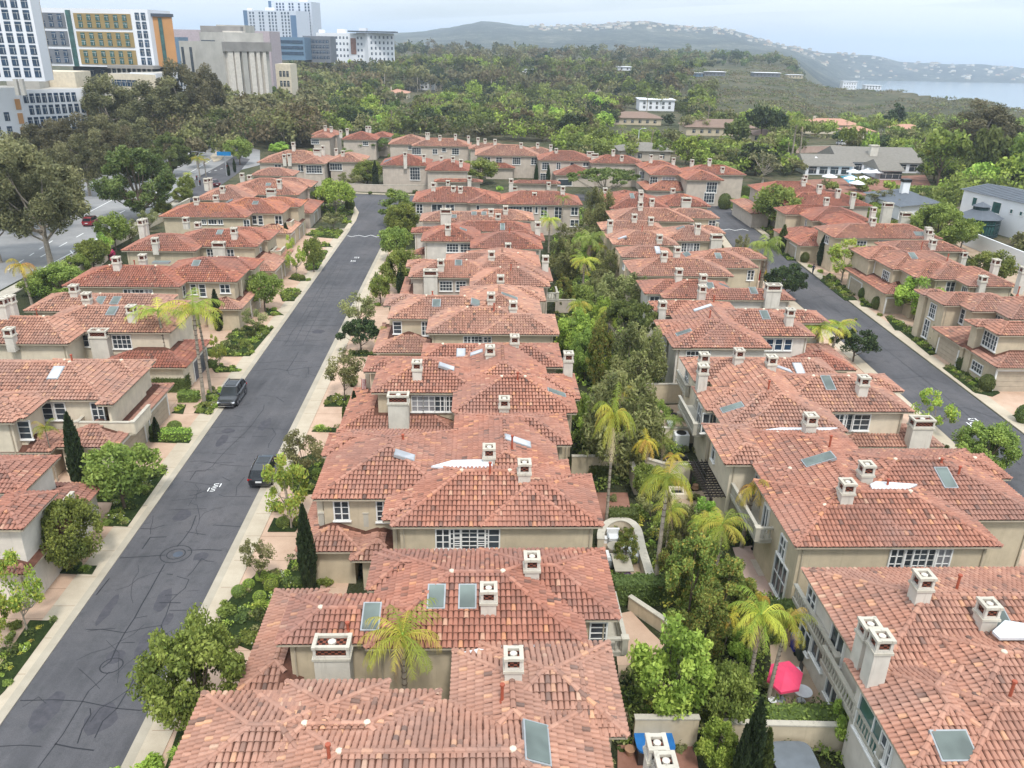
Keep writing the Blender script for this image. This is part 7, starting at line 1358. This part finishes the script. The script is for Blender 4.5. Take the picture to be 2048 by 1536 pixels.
# grill islands
def grill(label,x,y,w,d):
    p=gp(x,y); t=thing('grill_island',label,'barbecue',p); m=MB(); m.box(p+Vector((0,0,.42)),(w,d,.84),'stucco_tan',U,V); m.build('base',t); m=MB(); m.box(p+Vector((0,0,.98)),(w*.9,d*.8,.26),'black_metal',U,V); m.box(p+Vector((0,0,1.14)),(w*.8,d*.6,.1),'black_metal',U,V); m.build('cover',t)
grill('black-covered barbecue island behind the cream wall',1352,935,2.0,.9); grill('black barbecue on a stucco island below the gold palm',1470,1020,1.5,.8)
# white spa / cabinet with round lid
p=gp(1363,897); t=thing('equipment_cabinet','white square equipment cabinet with a dark round opening on top','cabinet',p); m=MB(); m.box(p+V*.6+Vector((0,0,.65)),(1.3,1.2,1.3),'white_paint',U,V); m.build('cabinet_body',t); m=MB(); m.lathe(p+V*.6+Vector((0,0,1.3)),[(.45,0),(.45,.05)],'black_metal',18); m.build('fan_grille',t)
for x,y,s,l,mt in((1341,828,.26,'dark glazed pot at the back of the patio pot cluster','plastic_black'),(1349,836,.28,'dark pot with white flowers in the pot cluster','plastic_black'),(1361,838,.42,'large tall grey pot at the front of the pot cluster','concrete')): lathe_thing('plant_pot',l,'pot',x,y,[(s*.7,0),(s,s*1.3),(s*1.05,s*1.7),(s*.8,s*1.72)],mt)
p=gp(1342,855); t=thing('sun_lounger','white lounger cushion on the potted patio','lounger',p); m=MB(); m.box(p+Vector((0,0,.35)),(.65,1.7,.1),'cushion_white',U,V); m.build('cushion',t); m=MB(); m.box(p+Vector((0,0,.24)),(.6,1.6,.06),'metal_grey',U,V)
for a in(-.25,.25):
    for b in(-.7,.7): m.box(p+U*a+V*b+Vector((0,0,.11)),(.05,.05,.22),'metal_grey',U,V)
m.build('frame',t)
# umbrella terrace
parasol('tilted bright pink parasol on the hedged terrace',1560,1400,1.0,1.9,'umbrella_pink',-.25,6,tz=.3)
lathe_thing('round_table','white round bistro table on a dark stem near the hedge','table',1602,1402,[(.25,0),(.25,.04),(.04,.06),(.04,.68),(.5,.7),(.52,.74),(.5,.76)],'umbrella_white',n=22)
lathe_thing('bistro_stool','small white round seat under the pink parasol','seat',1543,1412,[(.2,0),(.05,.05),(.05,.4),(.24,.42),(.24,.46)],'umbrella_white')
p=gp(1592,1352); t=thing('garden_chair','dark metal garden chair with a pale cushion','chair',p); m=MB(); m.box(p+Vector((0,0,.46)),(.45,.45,.06),'cushion_white',U,V); m.build('seat',t); m=MB(); m.box(p+U*.2+Vector((0,0,.75)),(.04,.44,.5),'black_metal',U,V); m.build('backrest',t)
for a in(-.19,.19):
    for b in(-.19,.19): m=MB(); m.box(p+U*a+V*b+Vector((0,0,.22)),(.035,.035,.44),'black_metal',U,V); m.build('leg',t)
def bin_(label,x,y,mat):
    p=gp(x,y); t=thing('wheelie_bin',label,'bin',p); m=MB(); a,b=.29,.34; B=[p+U*(sx*a*.85)+V*(sy*b*.85)+Vector((0,0,.12)) for sx,sy in((-1,-1),(1,-1),(1,1),(-1,1))]; T_=[p+U*(sx*a)+V*(sy*b)+Vector((0,0,.98)) for sx,sy in((-1,-1),(1,-1),(1,1),(-1,1))]
    m.add(B+T_,((0,1,5,4),(1,2,6,5),(2,3,7,6),(3,0,4,7),(3,2,1,0)),mat); m.build('body',t); m=MB(); m.box(p+Vector((0,0,1.02)),(.64,.74,.07),mat,U,V); m.box(p+V*.36+Vector((0,0,1.0)),(.5,.06,.06),mat,U,V); m.build('lid',t)
    for s in(-1,1): m=MB(); c=p+U*(s*.27)+V*.3+Vector((0,0,.12)); m.tube([c-U*.03,c+U*.03],.12,'rubber',10); m.build('wheel',t)
bin_('bright blue wheelie bin against the townhouse wall',1590,1300,'blue_plastic'); bin_('dark green wheelie bin in front of the blue one',1601,1318,'dark_plastic'); bin_('black wheelie bin beside the patio doors above the rose patio',1513,1105,'dark_plastic')
# hot tubs
def tub(label,x,y,w,d,mat,rim):
    p=gp(x,y); t=thing('hot_tub',label,'hot tub',p); m=MB(); m.box(p+Vector((0,0,.42)),(w,d,.84),rim,U,V); m.build('shell',t); m=MB()
    n=24; pts=[p+U*(w*.53*abs(math.cos(a))**.45*(1 if math.cos(a)>0 else -1))+V*(d*.53*abs(math.sin(a))**.45*(1 if math.sin(a)>0 else -1)) for a in [2*math.pi*k/n for k in range(n)]]; m.prism(pts,.85,.97,mat); m.build('cover',t)
tub('square hot tub under a blue cover behind the twin chimneys',1306,1508,1.9,1.5,'cover_blue','dark_wood'); tub('hot tub under a grey vinyl cover at the bottom centre-right',1583,1545,2.1,2.1,'grey_vinyl','dark_wood')
p=gp(1259,1510); m=MB(); m.lathe(p,[(.16,0),(.26,.42),(.29,.45),(.24,.46)],'terracotta_pot',14); t=tag(m.build('plant_pot',None,org=p),'terracotta pot with a leafy plant at the corner of the nearest townhouse','pot')
p=gp(1557,1160); m=MB(); m.box(p+Vector((0,0,.02)),(1.3,1.9,.03),'concrete',U,V); tag(m.build('door_mat',None,org=p),'brown mat outside the patio doors of the rose patio','mat') if False else None
p=gp(1527,1135,.06); m=MB(); m.box(p,(1.3,1.9,.03),'stucco_grey',U,V); tag(m.build('patio_mat',None,org=p),'brown mat on the rose patio outside glazed doors','mat')
# ================= vehicles
def car(name,label,x,y,heading,paintm,L_=4.7,Wd=1.9,Hh=1.68,sed=False,world=None,rails=True):
    p=world or gp(x,y); t=thing(name,label,'car',p); f=Vector((math.cos(heading),math.sin(heading),0)); s=Vector((-f.y,f.x,0)); up=Vector((0,0,1)); k=L_/4.7; hw=Wd/2
    Wp=lambda a,b,c:p+f*(a*k)+s*b+up*c
    # stations: x, z low, z waist, z top, half width waist, half width top
    ST=[(-2.32,.42,.78,.86,.80,.74),(-2.26,.30,.95,1.02,.9,.80),(-1.95,.27,1.0,1.05,.96,.84),(-1.2,.26,.98,1.04,.985,.86),(0,.26,.96,1.02,1.,.88),(.95,.26,.95,1.02,.985,.86),(1.5,.27,.90,.985,.97,.80),(2.0,.28,.80,.90,.93,.72),(2.28,.33,.66,.76,.84,.62),(2.36,.42,.58,.62,.74,.55)]
    m=MB(); vs=[]; fs=[]
    for (a,zl,zw,zt,w1,w2) in ST:
        z_=[(zl,.86),(zl+.12,.97),(zw-.22,1.0),(zw,.975)]; h1=hw*w1
        ring=[(h1*q,z) for z,q in z_]+[(hw*w2,zt)]; 
        vs+=[Wp(a,b,c) for b,c in ring]+[Wp(a,-b,c) for b,c in reversed(ring)]
    n=10
    for i in range(len(ST)-1):
        for j in range(n): fs.append((i*n+j,i*n+(j+1)%n,(i+1)*n+(j+1)%n,(i+1)*n+j))
    fs+=[tuple(range(n)),tuple(range((len(ST)-1)*n+n-1,(len(ST)-1)*n-1,-1))]; m.add(vs,fs,paintm)
    G0=[(-2.18,1.0),(-1.85,Hh-.14),(-1.1,Hh),(.15,Hh),(.5,Hh-.05),(1.28,1.0)] if not sed else [(-1.75,1.0),(-1.05,Hh-.05),(-.5,Hh),(.15,Hh),(.45,Hh-.04),(1.28,1.0)]
    # roof panel
    rw=hw*.70; 
    for (a,b) in zip(G0[1:-2],G0[2:-1]): m.add([Wp(a[0],rw,a[1]),Wp(b[0],rw,b[1]),Wp(b[0],-rw,b[1]),Wp(a[0],-rw,a[1])],((0,1,2,3),),paintm)
    bw=hw*.86
    for sg in(-1,1):      # pillars and cant rail
        for (a,c) in ((G0[0],G0[1]),(G0[-1],G0[-2])): m.tube([Wp(a[0],sg*bw,a[1]),Wp(c[0],sg*rw,c[1])],.045,paintm,5)
        for xx in(-.95,.05): m.tube([Wp(xx,sg*bw*1.0,1.),Wp(xx,sg*rw,Hh-.03)],.04,'plastic_black',4)
        m.tube([Wp(a[0],sg*rw,a[1]) for a in G0[1:-1]],.045,paintm,5)
    m.build('body',t,smooth=False)
    g=MB(); gi=.02; bx=[(a,z,bw if z<1.2 else rw) for a,z in G0]
    for i in range(len(bx)-1):
        a,b=bx[i],bx[i+1]
        if i in(0,len(bx)-2): g.add([Wp(a[0],a[2]-gi,a[1]),Wp(b[0],b[2]-gi,b[1]),Wp(b[0],-b[2]+gi,b[1]),Wp(a[0],-a[2]+gi,a[1])],((0,1,2,3),),'car_glass')
    for sg in(-1,1): g.add([Wp(a,sg*((bw if z<1.2 else rw)-gi*(1 if z<1.2 else 0)),z-.01) for a,z in G0],(tuple(range(len(G0))),),'car_glass')
    g.build('windows',t)
    for a in(-1.42,1.42):
        for sg in(-1,1):
            m=MB(); c=Wp(a,sg*(hw-.12),.34); m.tube([c-s*.11,c+s*.11],.34,'rubber',18); w=m.build('wheel',t); m=MB(); m.tube([c+s*(sg*.105),c+s*(sg*.125)],.22,'chrome',12); m.build('rim',w,org=parent_world(t))
            m=MB()
            m.tube([c-s*.12,c+s*.113],.40,'plastic_black',18) if False else None
    for sg in(-1,1):
        m=MB(); m.box(Wp(2.2,sg*.66*hw/.95,.66),(.22,.34,.13),'light_lens',f,s); m.build('headlight',t); m=MB(); m.box(Wp(-2.24,sg*.72*hw/.95,.88),(.12,.36,.14),'red_light',f,s); m.build('taillight',t)
        m=MB(); m.box(Wp(.92,sg*(hw+.08),1.05),(.12,.2,.14),paintm,f,s); m.build('wing_mirror',t)
        if rails: m=MB(); m.tube([Wp(-1.6,sg*rw*.95,Hh-.0),Wp(-1.5,sg*rw*.95,Hh+.06),Wp(.1,sg*rw*.95,Hh+.07),Wp(.3,sg*rw*.95,Hh)],.022,'chrome',5); m.build('roof_rail',t)
        m=MB(); m.box(Wp(0,sg*(hw-.01),.30),(2.0,.06,.07),'chrome',f,s); m.build('sill_trim',t)
    m=MB(); m.box(Wp(2.36,0,.55),(.06,.95,.22),'plastic_black',f,s); m.box(Wp(2.39,0,.60),(.03,.9,.03),'chrome',f,s); m.box(Wp(2.30,0,.34),(.2,1.5,.07),'chrome',f,s); m.build('grille',t)
    m=MB(); m.box(Wp(-2.36,0,.72),(.04,.5,.13),'plate_white',f,s); m.build('licence_plate',t)
    if rails: m=MB(); m.box(Wp(-.35,0,Hh+.012),(1.1,.95,.02),'car_glass',f,s); m.build('sunroof',t)
    return t
hd=G+math.pi/2
car('parked_car','black sport utility car parked facing the camera on the left kerb',0,0,hd+math.pi,'car_black',world=(lambda p:Vector((p.x,p.y,0.03)))(gp(466,800)))
car('parked_car','dark sport utility car seen from behind under the yellow-green street tree',0,0,hd,'car_black',world=(lambda p:Vector((p.x,p.y,0.03)))(gp(533,952)))
a_,b_=gp(150,471),gp(219,435); hv=math.atan2((b_-a_).y,(b_-a_).x)
car('moving_car','red sport utility car driving along the avenue',184,449,hv,'car_red',L_=4.8)
car('waiting_car','maroon car half hidden behind chimneys at the junction',428,372,hv+.6,'car_maroon',sed=True,rails=False)
car('parked_car','white car among the villas below the mesa',1684,290,.3,'car_white',sed=True,rails=False); car('parked_car','silver car right of the white one below the mesa villas',1722,288,.2,'car_silver',sed=True,rails=False)
car('parked_van','white van beside the clubhouse tent',1640,330,.1,'car_white',rails=False); 
# ================= street furniture
def lamp(label,x,yb,yt,arm,mat='pole_steel',sgn=1):
    p=gp(x,yb,terrain_z(*gp(x,yb).xy)); top=gy(x,yt,p.y); h=top.z-p.z; t=thing('street_lamp',label,'street lamp',p); m=MB(); m.tube([p,p+Vector((0,0,h*.93)),p+Vector((sgn*.5,0,h))],[.14,.09,.07],mat,8); m.build('pole',t); m=MB(); e=p+Vector((sgn*arm,0,h+.3)); m.tube([p+Vector((sgn*.3,0,h-.2)),p+Vector((sgn*arm*.5,0,h+.2)),e],.06,mat,6); m.build('arm',t); m=MB(); m.box(e+Vector((sgn*.3,0,-.02)),(.8,.3,.14),mat); m.build('lamp_head',t); return t,p,h
lamp('tall street lamp with curved arm beside the avenue verge',352,292,232,2.4); lamp('tall curved-arm lamp behind the junction trees',606,232,196,2.2); lamp('street lamp among palms right of the round townhouse cluster',1276,292,258,1.8,'campus_white')
t,p,h=lamp('lamp post with cantilevered arm and blue street sign at the left of the avenue',158,327,272,3.0,sgn=-1)
m=MB(); m.box(p+Vector((0,-.3,h*.42)),(2.6,.08,.7),'sign_blue'); m.build('street_sign',t)
for k in range(4): m=MB(); m.box(p+Vector((-.9+k*.6,-.36,h*.42)),(.36,.03,.18),'trim_white'); m.build('sign_legend',t) if False else None
m=MB(); m.tube([p+Vector((0,0,h*.5)),p+Vector((-5,0,h*.56))],.07,'pole_steel',6); m.build('mast_arm',t)
def signal(label,x,yb,yt,x2,y2):
    p=gp(x,yb); top=gy(x,yt,p.y); h=top.z; e=gy(x2,y2,p.y); t=thing('traffic_signal',label,'traffic light',p); m=MB(); m.tube([p,p+Vector((0,0,h))],[.16,.12],'pole_steel',8); m.build('pole',t); m=MB(); a=Vector((p.x,p.y,h*.80)); m.tube([a,e],[.09,.06],'pole_steel',6); m.build('mast_arm',t)
    for q in (e+Vector((.2,0,-.2)),Vector((p.x+.35,p.y,h*.35))): 
        m=MB(); m.box(q,(.4,.3,1.1),'plastic_black'); s=m.build('signal_head',t); m=MB()
        for k in range(3): m.lathe(q+Vector((0,-.16,-.42+k*.32)),[(.1,0),(.1,.2)],['leaf_bright','leaf_yellow','red_light'][k] if False else 'red_light' if k==2 else 'plastic_black',8)
        m.build('lens',s,org=parent_world(t))
    return t,p,h
t,p,h=signal('traffic signal mast with a blue street name sign reaching over the junction',454,352,300,379,302); m=MB(); m.box(Vector((p.x-.1,p.y-.2,h*.86)),(3.6,.08,1.),'sign_blue'); m.build('street_sign',t)
signal('near traffic signal pole partly hidden behind a palm trunk',398,372,352,392,354)
# walker in dark clothes on the right street
def person(label,x,y,pose,cloth,z=.03,sc=1.,hdg=0):
    p=gp(x,y,z); t=thing('person',label,'person',p); 
    me=bpy.data.meshes.new('body'); J={'pel':(0,0,.95),'che':(0,.03,1.28),'nec':(0,.04,1.47),'hea':(0,.06,1.60),'top':(0,.06,1.74),'kL':(.10,.16,.52),'fL':(.10,.22,.06),'tL':(.10,.38,.03),'kR':(-.10,-.02,.52),'fR':(-.10,-.26,.1),'tR':(-.10,-.13,.03),'sL':(.19,.03,1.41),'eL':(.25,-.08,1.15),'hL':(.24,.06,.93),'sR':(-.19,.03,1.41),'eR':(-.25,.08,1.15),'hR':(-.24,.25,.98),'hpL':(.10,0,.90),'hpR':(-.10,0,.90)}
    ks=list(J); E=[('pel','che'),('che','nec'),('nec','hea'),('hea','top'),('pel','hpL'),('hpL','kL'),('kL','fL'),('fL','tL'),('pel','hpR'),('hpR','kR'),('kR','fR'),('fR','tR'),('che','sL'),('sL','eL'),('eL','hL'),('che','sR'),('sR','eR'),('eR','hR')]
    me.from_pydata([J[k] for k in ks],[(ks.index(a),ks.index(b)) for a,b in E],[]); o=bpy.data.objects.new('body',me); COL.objects.link(o); o.parent=t; t.rotation_euler=(0,0,hdg)
    sk=o.modifiers.new('skin','SKIN'); R={'pel':.15,'che':.16,'nec':.06,'hea':.10,'top':.085,'kL':.065,'kR':.065,'fL':.045,'fR':.045,'tL':.035,'tR':.035,'sL':.07,'sR':.07,'eL':.045,'eR':.045,'hL':.035,'hR':.035,'hpL':.095,'hpR':.095}
    for i,k in enumerate(ks): me.skin_vertices[0].data[i].radius=(R[k],R[k])
    me.skin_vertices[0].data[0].use_root=True; ss=o.modifiers.new('sub','SUBSURF'); ss.levels=1; ss.render_levels=1; me.materials.append(M[cloth])
    m=MB(); m.lathe(Vector((0,.06,1.62)),[(.10,0),(.115,.06),(.10,.12),(.04,.17)],'hair',12); h_=bpy.data.objects.new('hair',m.mesh('hair',Vector())); COL.objects.link(h_); h_.parent=t
    m=MB(); m.lathe(Vector((0,.085,1.53)),[(.05,0),(.085,.04),(.092,.1),(.06,.15)],'skin',12); h_=bpy.data.objects.new('face',m.mesh('face',Vector())); COL.objects.link(h_); h_.parent=t
person('person in dark clothes walking along the right street kerb',1625,549,0,'cloth_dark',hdg=G)
# flag by the centre townhouse entrance
p=gp(733,765,4.2); t=thing('flag','red and white striped flag hanging beside the entrance column','flag',p); m=MB(); m.tube([p,p+Vector((-.5,-.3,.6))],.02,'pole_steel',5); m.build('flagpole',t); m=MB()
for k in range(7): a=p+Vector((-.4+.06*k,-.25,.45)); m.box(a+Vector((0,0,-.5)),(.06,.02,1.),['red_light','trim_white'][k%2],Vector((1,.3,0)).normalized())
m.build('cloth',t)
# canvas tent roofs
for x0,x1,y,l in((1620,1632,338,'white canvas tent at the left end of the clubhouse'),):
    p=gp(1627,345); m=MB(); q=[p+Vector((a*3,b*3,2.4)) for a,b in((-1,-1),(1,-1),(1,1),(-1,1))]; ap=p+Vector((0,0,4.6)); 
    for k in range(4): m.poly([q[k],q[(k+1)%4],ap],'umbrella_white'); m.tube([Vector((q[k].x,q[k].y,0)),q[k]],.06,'pole_steel',5)
    tag(m.build('tent',None,org=p),l,'tent')
# pale houses scattered over the hazy hillside
HR=[]
for wm,rm in (('stucco_cream','tile_brown'),('stucco_cream','stucco_light'),('stucco_tan','tile_salmon'),('stucco_light','shingle_grey'),('stucco_grey','shingle_grey')):
    hm=MB(); hm.box((0,0,2.5),(12,9,6),wm); hm.add([(-6.5,-5,5.5),(6.5,-5,5.5),(6.5,5,5.5),(-6.5,5,5.5),(-3,0,7.4),(3,0,7.4)],((0,1,5,4),(1,2,5),(2,3,4,5),(3,0,4)),rm); HR.append(hm.mesh('hillside_house',Vector()))
random.seed(4)
for i in range(290):
    px=random.uniform(1060,2060); D=random.uniform(3560,4560); x=(px-1038)/1758*D
    if px<1500: D=random.uniform(3750,4420); x=(px-1038)/1758*D
    z=terrain_z(x,D)
    if z<-84: continue
    s=random.uniform(.7,1.7); o=bpy.data.objects.new('hillside_house',random.choice(HR)); COL.objects.link(o); o.location=(x,D,z-1); o.rotation_euler=(0,0,random.uniform(-.8,.8)); o.scale=(s,s,s*random.uniform(.7,1.1))
    tag(o,'pale house dotted on the hazy hillside beyond the bay','house','pale houses on the far hillside')
for x,y,m_,l in ((1518,572,'red_light','closed red parasol by the dark round-crowned street tree'),(1528,572,'leaf_gold','closed yellow parasol by the dark round-crowned street tree')):
    p=gp(x,y); t=thing('closed_parasol',l,'parasol',p); m=MB(); m.tube([p,p+Vector((0,0,2.7))],.03,'pole_steel',5); m.build('pole',t); m=MB(); m.lathe(p+Vector((0,0,.9)),[(.28,0),(.36,.3),(.2,1.2),(.03,1.8)],m_,9); m.build('canopy',t)
# ================= air between the camera and the far hills
hb=MB(); hb.prism([Vector((-16000,-400,0)),Vector((16000,-400,0)),Vector((16000,21500,0)),Vector((-16000,21500,0))],-101,215,'stucco_tan'); hz_o=hb.build('haze',None,org=Vector())
hm_=bpy.data.materials.new('haze_air'); hm_.use_nodes=True; t=hm_.node_tree; t.nodes.clear(); o_=t.nodes.new('ShaderNodeOutputMaterial'); pv=t.nodes.new('ShaderNodeVolumePrincipled'); pv.inputs['Color'].default_value=(.77,.87,1,1); pv.inputs['Density'].default_value=HAZE; pv.inputs['Anisotropy'].default_value=.2; t.links.new(pv.outputs[0],o_.inputs['Volume'])
hz_o.data.materials.clear(); hz_o.data.materials.append(hm_)
for p in hz_o.data.polygons: p.material_index=0
tag(hz_o,'pale coastal haze','haze',None,'stuff')
# ================= labels for repeated planting: look plus nearest landmark
LM=[(470,790,'the black parked car'),(533,950,'the dark car under the tree'),(184,449,'the red car'),(428,978,'the white road numerals'),(352,1108,'the ringed manhole'),(223,1331,'the lower tar ring'),(900,1290,'the front skylit roof'),(640,1180,'the big middle cypress'),(680,860,'the wide white chimney house'),(1551,1398,'the pink parasol'),(1590,1300,'the blue bin'),(1230,1102,'the round terrace'),(1430,960,'the black pergola'),(1353,990,'the fire pit'),(1342,850,'the potted patio'),(1215,1015,'the brick patio'),(1527,1135,'the rose patio'),(1306,1508,'the blue hot tub'),(1583,1545,'the grey hot tub'),(1260,1260,'the tan garden path'),(1120,560,'the centre-left sixth roof'),(1150,640,'the lime hedge'),(1121,475,'the end terrace'),(1230,900,'the big willow'),(1625,549,'the dark-clothed walker'),(1710,573,'the right-row bay house'),(1897,697,'the arched garage'),(1608,498,'the two-door garage wing'),(1950,845,'the right road numerals'),(1520,437,'the slate-blue garage door'),(1418,395,'the ivy framed window'),(1130,362,'the porthole townhouse'),(830,350,'the arched window'),(600,330,'the golden shrub'),(710,471,'the wavy road line'),(710,520,'the far road numerals'),(660,430,'the street bend'),(785,268,'the lone tall palm'),(454,352,'the blue sign mast'),(352,292,'the avenue lamp'),(158,327,'the left sign post'),(286,438,'the broad pine'),(215,512,'the bougainvillea'),(103,533,'the big eucalyptus'),(300,250,'the ochre dormitory'),(100,300,'the white mid-rise'),(470,230,'the concrete slab block'),(565,200,'the small cream block'),(606,232,'the junction lamp'),(700,150,'the white hall'),(840,180,'the slate-roofed mansion'),(793,198,'the salmon-roofed house'),(1003,176,'the red-tiled roof'),(1090,166,'the reddish-roofed house'),(1196,184,'the cream belt house'),(1054,146,'the white belt house'),(1174,154,'the beige flat house'),(1313,222,'the white flat house'),(1270,250,'the brown-roofed house'),(1290,322,'the weathered grey roof'),(1440,272,'the brown mansion'),(1660,268,'the mesa villa'),(1690,290,'the white parked car'),(1820,272,'the tan long house'),(1720,370,'the pool'),(1750,345,'the clubhouse'),(1790,430,'the white pavilion'),(1950,490,'the conservatory'),(2000,560,'the white modern house'),(1938,358,'the small pavilion'),(1276,292,'the palm-side lamp'),(405,740,'the dark garage'),(268,880,'the beige double garage'),(166,985,'the tall left cypress'),(30,1270,'the lower left bed'),(510,615,'the balustrade house'),(575,545,'the plain stucco house'),(600,460,'the yellowed roof'),(1680,730,'the palm-side front'),(1830,860,'the five-window house'),(1440,420,'the right street bend'),(1020,590,'the flat skylight box'),(805,1290,'the front palm court'),(960,390,'the twin end chimneys')]
LMW=[(gp(x,y,0) if y>150 else gp(x,max(y,128),0),n) for x,y,n in LM]
buckets={}
for (o,base,p) in AUTO:
    D=p.length; best=min(LMW,key=lambda l:(l[0]-p).length); q=best[0]; a=proj(p); b=proj(q); dx=a[0]-b[0]; dy=a[1]-b[1]
    rel='right of' if dx>abs(dy)*1.3 else 'left of' if -dx>abs(dy)*1.3 else 'in front of' if dy>0 else 'behind'
    far_=(q-p).length/max(D,1); qf='just ' if far_<.05 else ('' if far_<.13 else 'well ')
    buckets.setdefault(f'{base} {qf}{rel} {best[1]}',[]).append((a[0],o,a[1]))
ORD=['leftmost','second from left','third from left','fourth from left','fifth from left','sixth from left','seventh from left','eighth from left']
for lb,l in buckets.items():
    l.sort(key=lambda e:e[0])
    for i,(x,o,y) in enumerate(l):
        if len(l)==1: o['label']=lb
        elif len(l)==2: o['label']=f'{lb}, {"left" if i==0 else "right"} one of two'
        else: o['label']=f'{lb}, {ORD[i]}' if i<len(l)-1 and i<8 else (f'{lb}, rightmost' if i==len(l)-1 else f'{lb}, {i+1}th from left')
GRP={}
for (o,base,p) in AUTO: GRP.setdefault(base,[]).append(o)
for b,l in GRP.items():
    if len(l)>1:
        for o in l: o['group']=b+'s'
for o in list(SC.objects):
    if '_w' in o: del o['_w']
    if o.get('label'):
        w=o['label'].split()
        if len(w)>16: print('LONG',len(w),o.name,o['label'])
